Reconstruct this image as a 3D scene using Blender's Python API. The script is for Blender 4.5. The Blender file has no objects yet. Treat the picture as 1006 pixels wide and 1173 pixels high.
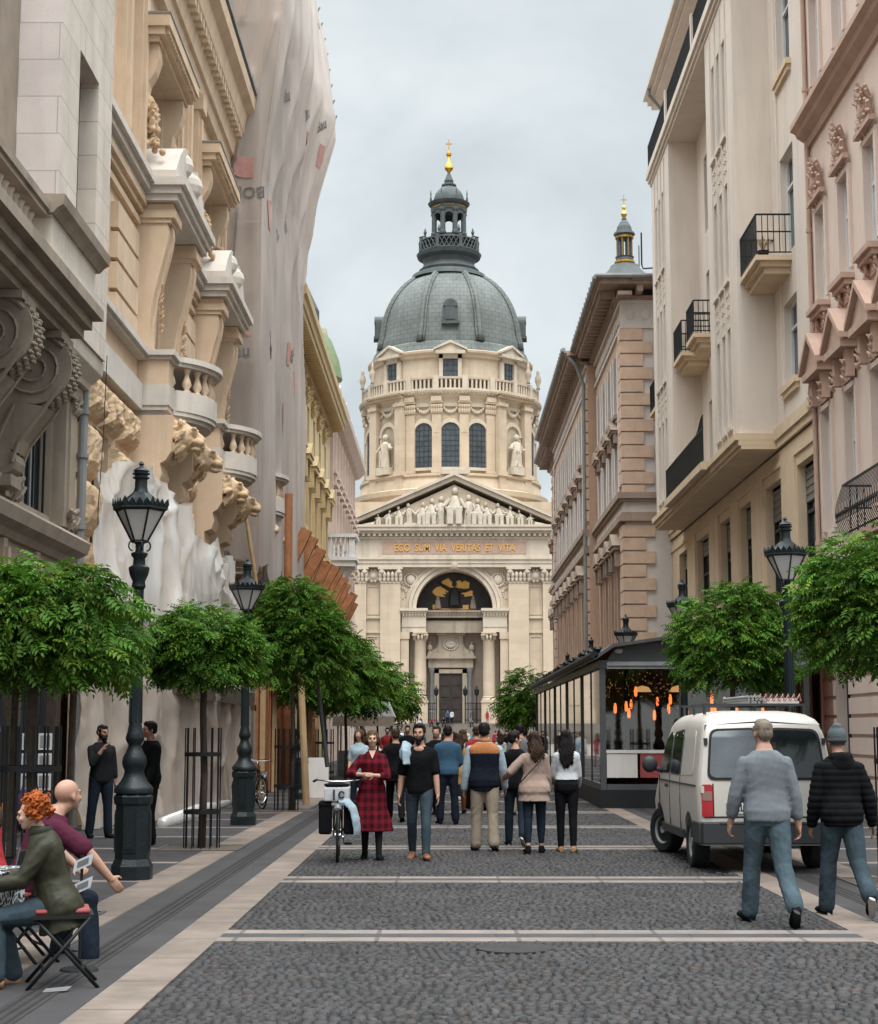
import bpy, bmesh, math, random
import numpy as np
from mathutils import Vector, Matrix, noise as mnoise
R = math.radians
PI = math.pi
S = bpy.context.scene
COL = S.collection

# ------------------------------------------------------------------ camera
cam_d = bpy.data.cameras.new('camera')
cam = bpy.data.objects.new('camera', cam_d)
COL.objects.link(cam)
cam_d.sensor_fit = 'HORIZONTAL'
cam_d.sensor_width = 36.0
cam_d.lens = 1900.0 / 1006.0 * 36.0
cam_d.clip_end = 3000.0
cam.location = (0, 0, 1.68)
cam.rotation_euler = (PI / 2 + math.atan2(250.5, 1900.0), 0, math.atan2(10.0, math.hypot(1900.0, 250.5)))
S.camera = cam

# ------------------------------------------------------------------ light
SUN_EL, SUN_AZ = R(62), R(170)      # azimuth clockwise from +Y
W = bpy.data.worlds.new('World')
S.world = W
W.use_nodes = True
nt = W.node_tree
nt.nodes.clear()
def wn(t, **k):
    n = nt.nodes.new(t)
    for a, b in k.items(): setattr(n, a, b)
    return n
wo = wn('ShaderNodeOutputWorld'); bg = wn('ShaderNodeBackground'); bg2 = wn('ShaderNodeBackground')
sky = wn('ShaderNodeTexSky', sky_type='NISHITA')
sky.sun_disc = False; sky.sun_elevation = SUN_EL; sky.sun_rotation = SUN_AZ
sky.air_density = 1.0; sky.dust_density = 2.0; sky.altitude = 100
bg.inputs[1].default_value = 0.09
tc = wn('ShaderNodeTexCoord'); sep = wn('ShaderNodeSeparateXYZ')
nt.links.new(tc.outputs['Generated'], sep.inputs[0])
# flat cloud deck: project the view direction on a plane overhead
zc = wn('ShaderNodeMath', operation='MAXIMUM'); zc.inputs[1].default_value = 0.0
nt.links.new(sep.outputs[2], zc.inputs[0])
za = wn('ShaderNodeMath', operation='ADD'); za.inputs[1].default_value = 0.45
nt.links.new(zc.outputs[0], za.inputs[0])
dx = wn('ShaderNodeMath', operation='DIVIDE'); dy = wn('ShaderNodeMath', operation='DIVIDE')
for d, i in ((dx, 0), (dy, 1)):
    nt.links.new(sep.outputs[i], d.inputs[0]); nt.links.new(za.outputs[0], d.inputs[1])
cmb = wn('ShaderNodeCombineXYZ')
nt.links.new(dx.outputs[0], cmb.inputs[0]); nt.links.new(dy.outputs[0], cmb.inputs[1])
n1 = wn('ShaderNodeTexNoise'); n1.inputs['Scale'].default_value = 3.4; n1.inputs['Detail'].default_value = 7
n1.inputs['Roughness'].default_value = 0.52; n1.inputs['Distortion'].default_value = 0.35
nt.links.new(cmb.outputs[0], n1.inputs['Vector'])
cr = wn('ShaderNodeValToRGB')
cr.color_ramp.elements[0].position = 0.36; cr.color_ramp.elements[0].color = (0.52, 0.575, 0.595, 1)
cr.color_ramp.elements[1].position = 0.62; cr.color_ramp.elements[1].color = (0.695, 0.74, 0.745, 1)
nt.links.new(n1.outputs['Fac'], cr.inputs[0])
nt.links.new(sky.outputs[0], bg.inputs[0]); nt.links.new(cr.outputs[0], bg2.inputs[0])
bg2.inputs[1].default_value = 0.62
# an overcast deck is two to three times as bright overhead as near the horizon
zr = wn('ShaderNodeMapRange', interpolation_type='SMOOTHSTEP'); zr.inputs[1].default_value = 0.42; zr.inputs[2].default_value = 0.88
zr.inputs[3].default_value = 0.56; zr.inputs[4].default_value = 3.6
nt.links.new(sep.outputs[2], zr.inputs[0]); nt.links.new(zr.outputs[0], bg2.inputs[1])
mix = wn('ShaderNodeMixShader'); mix.inputs[0].default_value = 0.93      # almost closed overcast
nt.links.new(bg.outputs[0], mix.inputs[1]); nt.links.new(bg2.outputs[0], mix.inputs[2])
nt.links.new(mix.outputs[0], wo.inputs[0])
sun_d = bpy.data.lights.new('sun', 'SUN')
sun_d.energy = 1.0; sun_d.angle = R(24); sun_d.color = (1.0, 0.955, 0.90)
sun = bpy.data.objects.new('sun', sun_d)
COL.objects.link(sun)
sv = Vector((math.sin(SUN_AZ) * math.cos(SUN_EL), math.cos(SUN_AZ) * math.cos(SUN_EL), math.sin(SUN_EL)))
sun.rotation_euler = sv.to_track_quat('Z', 'Y').to_euler()
S.view_settings.view_transform = 'Standard'
S.view_settings.look = 'None'
S.view_settings.gamma = 1.0
S.view_settings.exposure = 1.12

# ------------------------------------------------------------------ materials
MATS = {}
def M(name, col, rough=0.85, var=0.12, scale=1.5, bump=0.0, bscale=30.0, metal=0.0, streak=0.0, brick=None,
      spec=0.3, alpha=1.0, trans=0.0, emit=None, estr=0.0, attr=None, sheen=0.0, coat=0.0, sscale=1.0):
    m = bpy.data.materials.new(name); m.use_nodes = True
    t = m.node_tree; N = t.nodes; L = t.links
    b = N['Principled BSDF']
    tcn = N.new('ShaderNodeTexCoord')
    def mixc(kind, fac, a, c):
        x = N.new('ShaderNodeMix'); x.data_type = 'RGBA'; x.blend_type = kind
        for s, v in ((0, fac), (6, a), (7, c)):
            if hasattr(v, 'is_output'): L.new(v, x.inputs[s])
            elif s == 0: x.inputs[0].default_value = v
            else: x.inputs[s].default_value = (*v[:3], 1)
        return x.outputs[2]
    cur = None
    nz = N.new('ShaderNodeTexNoise'); nz.inputs['Scale'].default_value = scale
    nz.inputs['Detail'].default_value = 6; nz.inputs['Roughness'].default_value = 0.62
    L.new(tcn.outputs['Object'], nz.inputs['Vector'])
    rp = N.new('ShaderNodeMapRange'); rp.inputs[1].default_value = 0.3; rp.inputs[2].default_value = 0.7
    L.new(nz.outputs['Fac'], rp.inputs[0])
    lo = tuple(c * (1 - var) for c in col[:3]); hi = tuple(min(1, c * (1 + var)) for c in col[:3])
    cur = mixc('MIX', rp.outputs[0], lo, hi)
    if attr:
        an = N.new('ShaderNodeAttribute'); an.attribute_name = attr
        cur = mixc('MULTIPLY', 1.0, cur, an.outputs['Color'])
    if streak:
        mp = N.new('ShaderNodeMapping'); mp.inputs['Scale'].default_value = (1.1 * sscale, 1.1 * sscale, 0.10 * sscale)
        L.new(tcn.outputs['Object'], mp.inputs[0])
        ns = N.new('ShaderNodeTexNoise'); ns.inputs['Scale'].default_value = 1.6; ns.inputs['Detail'].default_value = 5
        ns.inputs['Roughness'].default_value = 0.65
        L.new(mp.outputs[0], ns.inputs['Vector'])
        r2 = N.new('ShaderNodeMapRange'); r2.inputs[1].default_value = 0.5; r2.inputs[2].default_value = 0.72
        L.new(ns.outputs['Fac'], r2.inputs[0])
        mu = N.new('ShaderNodeMath'); mu.operation = 'MULTIPLY'; mu.inputs[1].default_value = streak
        L.new(r2.outputs[0], mu.inputs[0])
        cur = mixc('MIX', mu.outputs[0], cur, tuple(c * 0.42 for c in col[:3]))
    hgt = None
    if brick:
        ax, bw, bh, dark = brick[:4]
        sp = N.new('ShaderNodeSeparateXYZ'); L.new(tcn.outputs['Object'], sp.inputs[0])
        cb = N.new('ShaderNodeCombineXYZ')
        L.new(sp.outputs[ax], cb.inputs[0]); L.new(sp.outputs[brick[4] if len(brick) > 4 else 2], cb.inputs[1])
        bt = N.new('ShaderNodeTexBrick'); bt.inputs['Scale'].default_value = 1.0
        bt.inputs['Brick Width'].default_value = bw; bt.inputs['Row Height'].default_value = bh
        bt.inputs['Mortar Size'].default_value = min(bw, bh) * (brick[5] if len(brick) > 5 else 0.018); bt.inputs['Mortar Smooth'].default_value = 0.2
        bt.inputs['Color1'].default_value = (0.9, 0.9, 0.9, 1); bt.inputs['Color2'].default_value = (1, 1, 1, 1)
        bt.inputs['Mortar'].default_value = (dark, dark, dark, 1)
        L.new(cb.outputs[0], bt.inputs['Vector'])
        cur = mixc('MULTIPLY', 1.0, cur, bt.outputs['Color'])
    L.new(cur, b.inputs['Base Color'])
    b.inputs['Roughness'].default_value = rough
    b.inputs['Metallic'].default_value = metal
    b.inputs['Specular IOR Level'].default_value = spec
    if coat: b.inputs['Coat Weight'].default_value = coat; b.inputs['Coat Roughness'].default_value = 0.08
    if sheen: b.inputs['Sheen Weight'].default_value = sheen
    if alpha < 1: b.inputs['Alpha'].default_value = alpha
    if trans: b.inputs['Transmission Weight'].default_value = trans
    if emit: b.inputs['Emission Color'].default_value = (*emit, 1); b.inputs['Emission Strength'].default_value = estr
    if bump:
        n2 = N.new('ShaderNodeTexNoise'); n2.inputs['Scale'].default_value = bscale; n2.inputs['Detail'].default_value = 5
        L.new(tcn.outputs['Object'], n2.inputs['Vector'])
        bp = N.new('ShaderNodeBump'); bp.inputs['Strength'].default_value = bump; bp.inputs['Distance'].default_value = 0.02
        L.new(n2.outputs['Fac'], bp.inputs['Height']); L.new(bp.outputs[0], b.inputs['Normal'])
    MATS[name] = m
    return m

def glass_mat(name, tint=(0.75, 0.8, 0.8), gl=0.12):
    """thin pane: mostly see-through with a mirror sheen that grows at grazing angles"""
    m = bpy.data.materials.new(name); m.use_nodes = True
    t = m.node_tree; N = t.nodes; L = t.links; N.clear()
    o = N.new('ShaderNodeOutputMaterial'); tr = N.new('ShaderNodeBsdfTransparent'); g = N.new('ShaderNodeBsdfGlossy')
    tr.inputs[0].default_value = (*tint, 1); g.inputs['Roughness'].default_value = 0.03
    fr = N.new('ShaderNodeFresnel'); fr.inputs[0].default_value = 1.5
    ad = N.new('ShaderNodeMath'); ad.operation = 'MULTIPLY_ADD'; ad.inputs[1].default_value = 1.6; ad.inputs[2].default_value = gl
    ad.use_clamp = True
    L.new(fr.outputs[0], ad.inputs[0])
    mx = N.new('ShaderNodeMixShader'); L.new(ad.outputs[0], mx.inputs[0])
    L.new(tr.outputs[0], mx.inputs[1]); L.new(g.outputs[0], mx.inputs[2]); L.new(mx.outputs[0], o.inputs[0])
    MATS[name] = m
    return m

def sheet_mat(name, col, transp=0.25, translu=0.3, gloss=0.15, rough=0.3, fine=0.0):
    """plastic sheeting / netting: diffuse + translucent + some see-through"""
    m = bpy.data.materials.new(name); m.use_nodes = True
    t = m.node_tree; N = t.nodes; L = t.links; N.clear()
    o = N.new('ShaderNodeOutputMaterial')
    tcn = N.new('ShaderNodeTexCoord'); nz = N.new('ShaderNodeTexNoise'); nz.inputs['Scale'].default_value = 0.9
    nz.inputs['Detail'].default_value = 6; L.new(tcn.outputs['Object'], nz.inputs['Vector'])
    mp = N.new('ShaderNodeMapping'); mp.inputs['Scale'].default_value = (1, 1, 0.22); L.new(tcn.outputs['Object'], mp.inputs[0])
    L.new(mp.outputs[0], nz.inputs['Vector'])
    rp = N.new('ShaderNodeValToRGB')
    rp.color_ramp.elements[0].position = 0.32; rp.color_ramp.elements[0].color = (*[c * 0.80 for c in col], 1)
    rp.color_ramp.elements[1].position = 0.68; rp.color_ramp.elements[1].color = (*[min(1, c * 1.12) for c in col], 1)
    L.new(nz.outputs['Fac'], rp.inputs[0])
    bp = N.new('ShaderNodeBump'); n2 = N.new('ShaderNodeTexNoise'); n2.inputs['Scale'].default_value = 4
    n2.inputs['Detail'].default_value = 5; mp2 = N.new('ShaderNodeMapping'); mp2.inputs['Scale'].default_value = (1.6, 1.6, .16); L.new(tcn.outputs['Object'], mp2.inputs[0]); L.new(mp2.outputs[0], n2.inputs['Vector'])
    L.new(n2.outputs['Fac'], bp.inputs['Height']); bp.inputs['Strength'].default_value = 0.30; bp.inputs['Distance'].default_value = 0.05
    d = N.new('ShaderNodeBsdfDiffuse'); tl = N.new('ShaderNodeBsdfTranslucent'); g = N.new('ShaderNodeBsdfGlossy'); tr = N.new('ShaderNodeBsdfTransparent')
    for s in (d, tl): L.new(rp.outputs[0], s.inputs[0])
    for s in (d, tl, g): L.new(bp.outputs[0], s.inputs['Normal'])
    g.inputs['Roughness'].default_value = rough; g.inputs[0].default_value = (0.9, 0.9, 0.9, 1)
    def mxs(f, a, c):
        x = N.new('ShaderNodeMixShader'); x.inputs[0].default_value = f
        L.new(a, x.inputs[1]); L.new(c, x.inputs[2]); return x.outputs[0]
    s = mxs(translu, d.outputs[0], tl.outputs[0]); s = mxs(gloss, s, g.outputs[0])
    x = N.new('ShaderNodeMixShader'); L.new(s, x.inputs[1]); L.new(tr.outputs[0], x.inputs[2])
    if fine:       # woven mesh: the see-through share follows a fine grid
        wv = N.new('ShaderNodeTexNoise'); wv.inputs['Scale'].default_value = 2.2; wv.inputs['Detail'].default_value = 4
        L.new(mp.outputs[0], wv.inputs['Vector'])
        mr = N.new('ShaderNodeMapRange'); mr.inputs[3].default_value = max(0, transp - fine); mr.inputs[4].default_value = transp + fine
        L.new(wv.outputs['Fac'], mr.inputs[0]); L.new(mr.outputs[0], x.inputs[0])
    else: x.inputs[0].default_value = transp
    L.new(x.outputs[0], o.inputs[0])
    MATS[name] = m
    return m

# ------------------------------------------------------------------ mesh helpers
SPLIT = {'shop_post', 'pilaster', 'post', 'window_surround', 'string_course', 'pilaster_strip', 'window_sill', 'sill', 'parapet', 'gable', 'iron_gate',
         'downpipe', 'urn', 'inner_pier', 'kneeling_figure', 'rock_faced_block', 'stucco_garland', 'dormer', 'relief_figure', 'rusticated_base', 'quoin', 'bracket_cap', 'frieze', 'base_wall', 'leg', 'stretcher', 'railing', 'roof_rack', 'gilt_finial', 'cornice'}
class MB:
    """collects shapes; build() links them as ONE mesh object"""
    def __init__(s, fr=None):
        s.v = []; s.f = []; s.mi = []; s.fr = fr; s.cur = 0
    def add(s, vs, fs):
        n = len(s.v)
        if s.fr: vs = [s.fr(*p) for p in vs]
        s.v.extend([tuple(p) for p in vs])
        for f in fs: s.f.append(tuple(i + n for i in f)); s.mi.append(s.cur)
        return s
    def box(s, x0, x1, y0, y1, z0, z1):
        return s.add([(x0, y0, z0), (x1, y0, z0), (x1, y1, z0), (x0, y1, z0), (x0, y0, z1), (x1, y0, z1), (x1, y1, z1), (x0, y1, z1)],
                     [(0, 3, 2, 1), (4, 5, 6, 7), (0, 1, 5, 4), (1, 2, 6, 5), (2, 3, 7, 6), (3, 0, 4, 7)])
    def quad(s, a, b, c, d): return s.add([a, b, c, d], [(0, 1, 2, 3)])
    def prism(s, poly, a0, a1, axis=0):
        """2-D polygon (the two other axes, in order) extruded along axis"""
        n = len(poly)
        def pt(p, a):
            q = list(p); q.insert(axis, a); return tuple(q)
        vs = [pt(p, a0) for p in poly] + [pt(p, a1) for p in poly]
        fs = [tuple(range(n)), tuple(range(2 * n - 1, n - 1, -1))]
        fs += [(i, i + n, (i + 1) % n + n, (i + 1) % n) for i in range(n)]
        return s.add(vs, fs)
    def tube(s, pts, r, n=8, cap=True):
        pts = [Vector(p) for p in pts]
        rs = r if isinstance(r, (list, tuple)) else [r] * len(pts)
        vs = []; fs = []
        up = None
        for i, p in enumerate(pts):
            t = (pts[min(i + 1, len(pts) - 1)] - pts[max(i - 1, 0)]).normalized()
            if up is None: up = t.orthogonal().normalized()
            else: up = (up - t * up.dot(t)).normalized()
            sd = t.cross(up)
            rr = rs[i] if isinstance(rs[i], tuple) else (rs[i], rs[i])
            for k in range(n):
                a = 2 * PI * k / n
                vs.append(p + up * math.cos(a) * rr[0] + sd * math.sin(a) * rr[1])
        for i in range(len(pts) - 1):
            for k in range(n):
                fs.append((i * n + k, i * n + (k + 1) % n, (i + 1) * n + (k + 1) % n, (i + 1) * n + k))
        if cap:
            fs.append(tuple(range(n - 1, -1, -1))); fs.append(tuple(range((len(pts) - 1) * n, len(pts) * n)))
        return s.add([tuple(v) for v in vs], fs)
    def lathe(s, prof, c=(0, 0, 0), n=16, a0=0.0, a1=2 * PI, off=0.0):
        full = abs(a1 - a0 - 2 * PI) < 1e-6
        m = n if full else n + 1
        vs = []; fs = []
        for r, z in prof:
            for k in range(m):
                a = a0 + (a1 - a0) * k / n + off
                vs.append((c[0] + r * math.cos(a), c[1] + r * math.sin(a), c[2] + z))
        for i in range(len(prof) - 1):
            for k in range(n):
                k2 = (k + 1) % m
                fs.append((i * m + k, i * m + k2, (i + 1) * m + k2, (i + 1) * m + k))
        if full:
            if prof[0][0] > 1e-4: fs.append(tuple(range(m - 1, -1, -1)))
            if prof[-1][0] > 1e-4: fs.append(tuple(range((len(prof) - 1) * m, len(prof) * m)))
        return s.add(vs, fs)
    def ell(s, c, r, n=10, m=7, rot=None):
        r = r if isinstance(r, (tuple, list)) else (r, r, r)
        vs = []; fs = []
        for i in range(1, m):
            th = PI * i / m
            for k in range(n):
                a = 2 * PI * k / n
                vs.append(Vector((r[0] * math.sin(th) * math.cos(a), r[1] * math.sin(th) * math.sin(a), r[2] * math.cos(th))))
        vs += [Vector((0, 0, r[2])), Vector((0, 0, -r[2]))]
        if rot is not None: vs = [rot @ v for v in vs]
        vs = [(v.x + c[0], v.y + c[1], v.z + c[2]) for v in vs]
        for i in range(m - 2):
            for k in range(n): fs.append((i * n + k, (i + 1) * n + k, (i + 1) * n + (k + 1) % n, i * n + (k + 1) % n))
        T = len(vs) - 2; B = T + 1
        for k in range(n):
            fs.append((T, k, (k + 1) % n)); fs.append((B, (m - 2) * n + (k + 1) % n, (m - 2) * n + k))
        return s.add(vs, fs)
    def pieces(s, gap=.006):
        """groups of faces that touch: one MB each"""
        n = len(s.v); par = list(range(n))
        def find(a):
            while par[a] != a: par[a] = par[par[a]]; a = par[a]
            return a
        for f in s.f:
            r = find(f[0])
            for i in f[1:]: par[find(i)] = r
        V = np.array(s.v); lab = np.array([find(i) for i in range(n)]); ids = {l: k for k, l in enumerate(sorted(set(lab.tolist())))}
        lab = np.array([ids[l] for l in lab.tolist()]); K = len(ids)
        lo = np.full((K, 3), 1e9); hi = np.full((K, 3), -1e9)
        np.minimum.at(lo, lab, V); np.maximum.at(hi, lab, V)
        p2 = list(range(K))
        def f2(a):
            while p2[a] != a: p2[a] = p2[p2[a]]; a = p2[a]
            return a
        for i in range(K):
            t = np.where(np.all((lo <= hi[i] + gap) & (hi >= lo[i] - gap), 1))[0]
            for j in t: p2[f2(int(j))] = f2(i)
        out = {}
        for f, mi in zip(s.f, s.mi): out.setdefault(f2(int(lab[f[0]])), []).append((f, mi))
        res = []
        for g in out.values():
            idx = sorted({i for f, _ in g for i in f}); mp = {a: b for b, a in enumerate(idx)}
            b = MB(); b.v = [s.v[i] for i in idx]; b.f = [tuple(mp[i] for i in f) for f, _ in g]; b.mi = [m for _, m in g]; res.append(b)
        return res
    def build(s, name, mat, parent=None, smooth=False, recalc=True, bevel=0.0, label=None, sharp=None, split=None):
        if split is None: split = name in SPLIT
        if split:
            ps = s.pieces()
            if 1 < len(ps) <= 60: return [p.build(name, mat, parent, smooth, recalc, bevel, label, sharp, False) for p in ps][0]
        me = bpy.data.meshes.new(name)
        off = Vector((0, 0, 0))
        if parent is not None:
            r = parent
            while r.parent: r = r.parent
            off = r.location
        me.from_pydata([(a - off.x, b - off.y, c - off.z) for a, b, c in s.v], [], s.f)
        if recalc:
            bm = bmesh.new(); bm.from_mesh(me); bmesh.ops.recalc_face_normals(bm, faces=bm.faces[:]); bm.to_mesh(me); bm.free()
        for m in (mat if isinstance(mat, (list, tuple)) else [mat]): me.materials.append(m if not isinstance(m, str) else MATS[m])
        if any(s.mi): me.polygons.foreach_set('material_index', s.mi)
        if smooth:
            me.polygons.foreach_set('use_smooth', [True] * len(me.polygons))
            if sharp: me.set_sharp_from_angle(angle=R(sharp))
        me.update()
        o = bpy.data.objects.new(name, me); COL.objects.link(o)
        if parent is not None: o.parent = parent
        if bevel:
            b = o.modifiers.new('bevel', 'BEVEL'); b.width = bevel; b.segments = 2; b.limit_method = 'ANGLE'
        if label: o['label'] = label
        return o

def wob(P, f, seed, octs=3):
    """cheap smooth pseudo noise on an array of points"""
    r = np.random.default_rng(seed); out = np.zeros(len(P)); amp = 1.0
    for o in range(octs):
        for _ in range(3):
            k = r.normal(0, 1, 3); k /= np.linalg.norm(k); out += amp / 3 * np.sin(P @ (k * f * 2 ** o * r.uniform(.7, 1.4)) * 2 * PI + r.uniform(0, 6.28))
        amp *= .5
    return out
def fuse(mb, name, mat, parent=None, voxel=.012, it=3, disp=None, label=None, fac=.5):
    """melt overlapping closed shapes into one continuous skin; disp(P, N) -> offset along the normal"""
    me0 = bpy.data.meshes.new('tmp'); me0.from_pydata(mb.v, [], mb.f); me0.update()
    bm = bmesh.new(); bm.from_mesh(me0); bmesh.ops.recalc_face_normals(bm, faces=bm.faces[:]); bm.to_mesh(me0); bm.free()
    ob = bpy.data.objects.new('tmp', me0); COL.objects.link(ob)
    r = ob.modifiers.new('r', 'REMESH'); r.mode = 'VOXEL'; r.voxel_size = voxel; r.use_smooth_shade = True
    if it: q = ob.modifiers.new('s', 'SMOOTH'); q.factor = fac; q.iterations = it
    dg = bpy.context.evaluated_depsgraph_get(); me = bpy.data.meshes.new_from_object(ob.evaluated_get(dg))
    bpy.data.objects.remove(ob); bpy.data.meshes.remove(me0)
    me.name = name; n = len(me.vertices)
    if n and (disp or parent):
        P = np.empty(n * 3, np.float32); me.vertices.foreach_get('co', P); P = P.reshape(-1, 3).astype(np.float64)
        if disp:
            N = np.empty(n * 3, np.float32); me.vertex_normals.foreach_get('vector', N); N = N.reshape(-1, 3)
            P = P + N * disp(P, N)[:, None]
        if parent is not None:
            rt = parent
            while rt.parent: rt = rt.parent
            P -= np.array(rt.location)
        me.vertices.foreach_set('co', P.astype(np.float32).reshape(-1))
    me.materials.clear()
    for m in (mat if isinstance(mat, (list, tuple)) else [mat]): me.materials.append(MATS[m])
    me.polygons.foreach_set('use_smooth', [True] * len(me.polygons)); me.update()
    o = bpy.data.objects.new(name, me); COL.objects.link(o)
    if parent is not None: o.parent = parent
    if label: o['label'] = label
    return o
def tag(o, label, cat, group=None, kind=None):
    if label: o['label'] = label
    if cat: o['category'] = cat
    if group: o['group'] = group
    if kind: o['kind'] = kind
    return o
def thing(name, label, cat, loc=(0, 0, 0), group=None):
    o = bpy.data.objects.new(name, None); COL.objects.link(o); o.location = loc; o.empty_display_size = 0.3
    return tag(o, label, cat, group)
def structure(o): o['kind'] = 'structure'; return o
def dup(root, loc=None, rz=None, label=None, group=None, scale=None):
    r = root.copy(); COL.objects.link(r)
    if loc is not None: r.location = loc
    if rz is not None: r.rotation_euler = (0, 0, rz)
    if scale is not None: r.scale = (scale,) * 3 if not isinstance(scale, tuple) else scale
    if label: r['label'] = label
    if group: r['group'] = group
    for ch in list(root.children):
        c = ch.copy(); COL.objects.link(c); c.parent = r
        for g in list(ch.children):
            d = g.copy(); COL.objects.link(d); d.parent = c
    return r

# facade frames: (u, d, z) = along the wall, out of the wall, up
def FR_right(X): return lambda u, d, z: (X - d, u, z)      # a wall on the right side, facing the street
def FR_left(X): return lambda u, d, z: (X + d, u, z)
def FR_front(Y): return lambda u, d, z: (u, Y - d, z)      # a wall that faces back down the street

def wall(mb, u0, u1, z0, z1, ops=(), th=0.3, d=0.0):
    """front skin with openings cut out, and the reveals of each opening"""
    us = sorted({u0, u1, *[o[0] for o in ops], *[o[1] for o in ops]}); zs = sorted({z0, z1, *[o[2] for o in ops], *[o[3] for o in ops]})
    us = [u for u in us if u0 <= u <= u1]; zs = [z for z in zs if z0 <= z <= z1]
    for a, b in zip(us, us[1:]):
        for c, e in zip(zs, zs[1:]):
            um, zm = (a + b) / 2, (c + e) / 2
            if any(o[0] < um < o[1] and o[2] < zm < o[3] for o in ops): continue
            mb.quad((a, d, c), (b, d, c), (b, d, e), (a, d, e))
    for a, b, c, e in [o[:4] for o in ops]:
        mb.quad((a, d, c), (a, d - th, c), (a, d - th, e), (a, d, e)); mb.quad((b, d, c), (b, d - th, c), (b, d - th, e), (b, d, e))
        mb.quad((a, d, c), (b, d, c), (b, d - th, c), (a, d - th, c)); mb.quad((a, d, e), (b, d, e), (b, d - th, e), (a, d - th, e))
    return mb
def window(parent, F, u0, u1, z0, z1, d=-0.2, fmat='white_paint', pmat='pane', mull=1, trans=(0.68,), fw=0.07, name='window', blind=0.0):
    m = MB(F)
    m.box(u0, u0 + fw, d - .04, d + .03, z0, z1); m.box(u1 - fw, u1, d - .04, d + .03, z0, z1)
    m.box(u0 + fw, u1 - fw, d - .04, d + .03, z0, z0 + fw); m.box(u0 + fw, u1 - fw, d - .04, d + .03, z1 - fw, z1)
    for k in range(mull):
        uc = u0 + (u1 - u0) * (k + 1) / (mull + 1); m.box(uc - fw * .5, uc + fw * .5, d - .04, d + .027, z0 + fw, z1 - fw)
    for t in trans:
        zc = z0 + (z1 - z0) * t; m.box(u0 + fw, u1 - fw, d - .04, d + .033, zc - fw * .5, zc + fw * .5)
    o = m.build(name, fmat, parent)
    p = MB(F); p.box(u0 + .02, u1 - .02, d - .06, d - .045, z0 + .02, z1 - .02); p.build('pane', pmat, o)
    if blind:
        b = MB(F); zb = z1 - (z1 - z0) * blind; n = max(3, int((z1 - zb) / .09))
        for k in range(n): b.box(u0 + .03, u1 - .03, d - .03, d + .05 - .02 * (k % 2), zb + (z1 - zb) * k / n, zb + (z1 - zb) * (k + 1) / n)
        b.build('blind', 'shutter', o)
    return o
def cornice(mb, u0, u1, prof):
    """prof: (d, z) outline"""
    return mb.prism([(d, z) for d, z in prof], u0, u1, 0)
# base colours
M('stone_grey', (0.62, 0.54, 0.465), var=.10, bump=.15, bscale=25, streak=.35, brick=(1, 2.1, 0.62, .62))
M('stone_grey_side', (0.62, 0.55, 0.52), var=.08, bump=.15, bscale=25, streak=.25, brick=(0, 1.3, 0.62, .62))
M('stone_brown', (0.29, 0.235, 0.185), var=.16, bump=.25, bscale=18, streak=.6)
M('wood_beige', (0.42, 0.33, 0.26), var=.1, streak=.3, bump=.1)
M('sand', (0.64, 0.485, 0.345), var=.10, bump=.18, bscale=22, streak=.32)
M('sand_rough', (0.56, 0.40, 0.255), var=.22, scale=5, bump=.9, bscale=14, streak=.25)
M('sand_white', (0.60, 0.545, 0.49), var=.10, bump=.12, bscale=20, streak=.28)
M('yellow', (0.68, 0.54, 0.31), var=.08, streak=.2, bump=.08)
M('yellow_trim', (0.55, 0.42, 0.24), var=.10, streak=.2, bump=.08)
M('pink_far', (0.62, 0.50, 0.43), var=.08, streak=.2)
M('cream', (0.69, 0.60, 0.525), var=.045, scale=.7, streak=.22, bump=.10, bscale=40)
M('cream_base', (0.66, 0.51, 0.355), var=.07, streak=.22, bump=.1, bscale=30)
M('pink', (0.69, 0.55, 0.475), var=.05, scale=.8, streak=.18, bump=.08, bscale=40)
M('pink_trim', (0.52, 0.355, 0.28), var=.10, streak=.25, bump=.2)
M('brown', (0.49, 0.335, 0.25), var=.09, streak=.3, bump=.1)
M('brown_quoin', (0.58, 0.415, 0.31), var=.12, scale=2.5, streak=.2, bump=.25, bscale=16)
M('brown_trim', (0.33, 0.245, 0.195), var=.14, streak=.5, bump=.15)
M('plaster_pale', (0.63, 0.58, 0.55), var=.06, streak=.2, bump=.08)
M('slate', (0.52, 0.53, 0.55), var=.14, brick=(0, .5, .3, .5, 1))
M('zinc', (0.23, 0.235, 0.235), rough=.55, metal=.0, var=.15, streak=.4)
M('basilica', (0.54, 0.435, 0.325), var=.09, scale=.35, streak=.30, sscale=.35, brick=(0, 2.4, 1.0, .86))
M('basilica_trim', (0.53, 0.45, 0.36), var=.10, scale=.5, streak=.45, sscale=.5)
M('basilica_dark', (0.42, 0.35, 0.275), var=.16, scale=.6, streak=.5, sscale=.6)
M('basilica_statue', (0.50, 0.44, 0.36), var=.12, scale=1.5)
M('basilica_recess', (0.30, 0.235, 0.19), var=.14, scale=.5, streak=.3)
M('red_panel', (0.42, 0.285, 0.225), var=.15, scale=.6)
M('copper', (0.13, 0.142, 0.132), rough=.6, var=.20, scale=.25, streak=.55, sscale=.4, brick=(0, 1.1, .75, .60, 2, .07))
M('copper_dark', (0.075, 0.085, 0.085), rough=.6, var=.25, scale=.8, streak=.3)
M('gold', (0.62, 0.34, 0.06), rough=.35, metal=1.0, var=.1)
M('gold_flat', (0.66, 0.37, 0.10), rough=.6, metal=.0, var=.1)
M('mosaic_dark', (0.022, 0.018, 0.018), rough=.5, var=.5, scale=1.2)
M('door_bronze', (0.05, 0.04, 0.035), rough=.5, var=.3)
M('leaded', (0.055, 0.07, 0.085), rough=.22, var=.35, scale=1.2, spec=.6)
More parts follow.
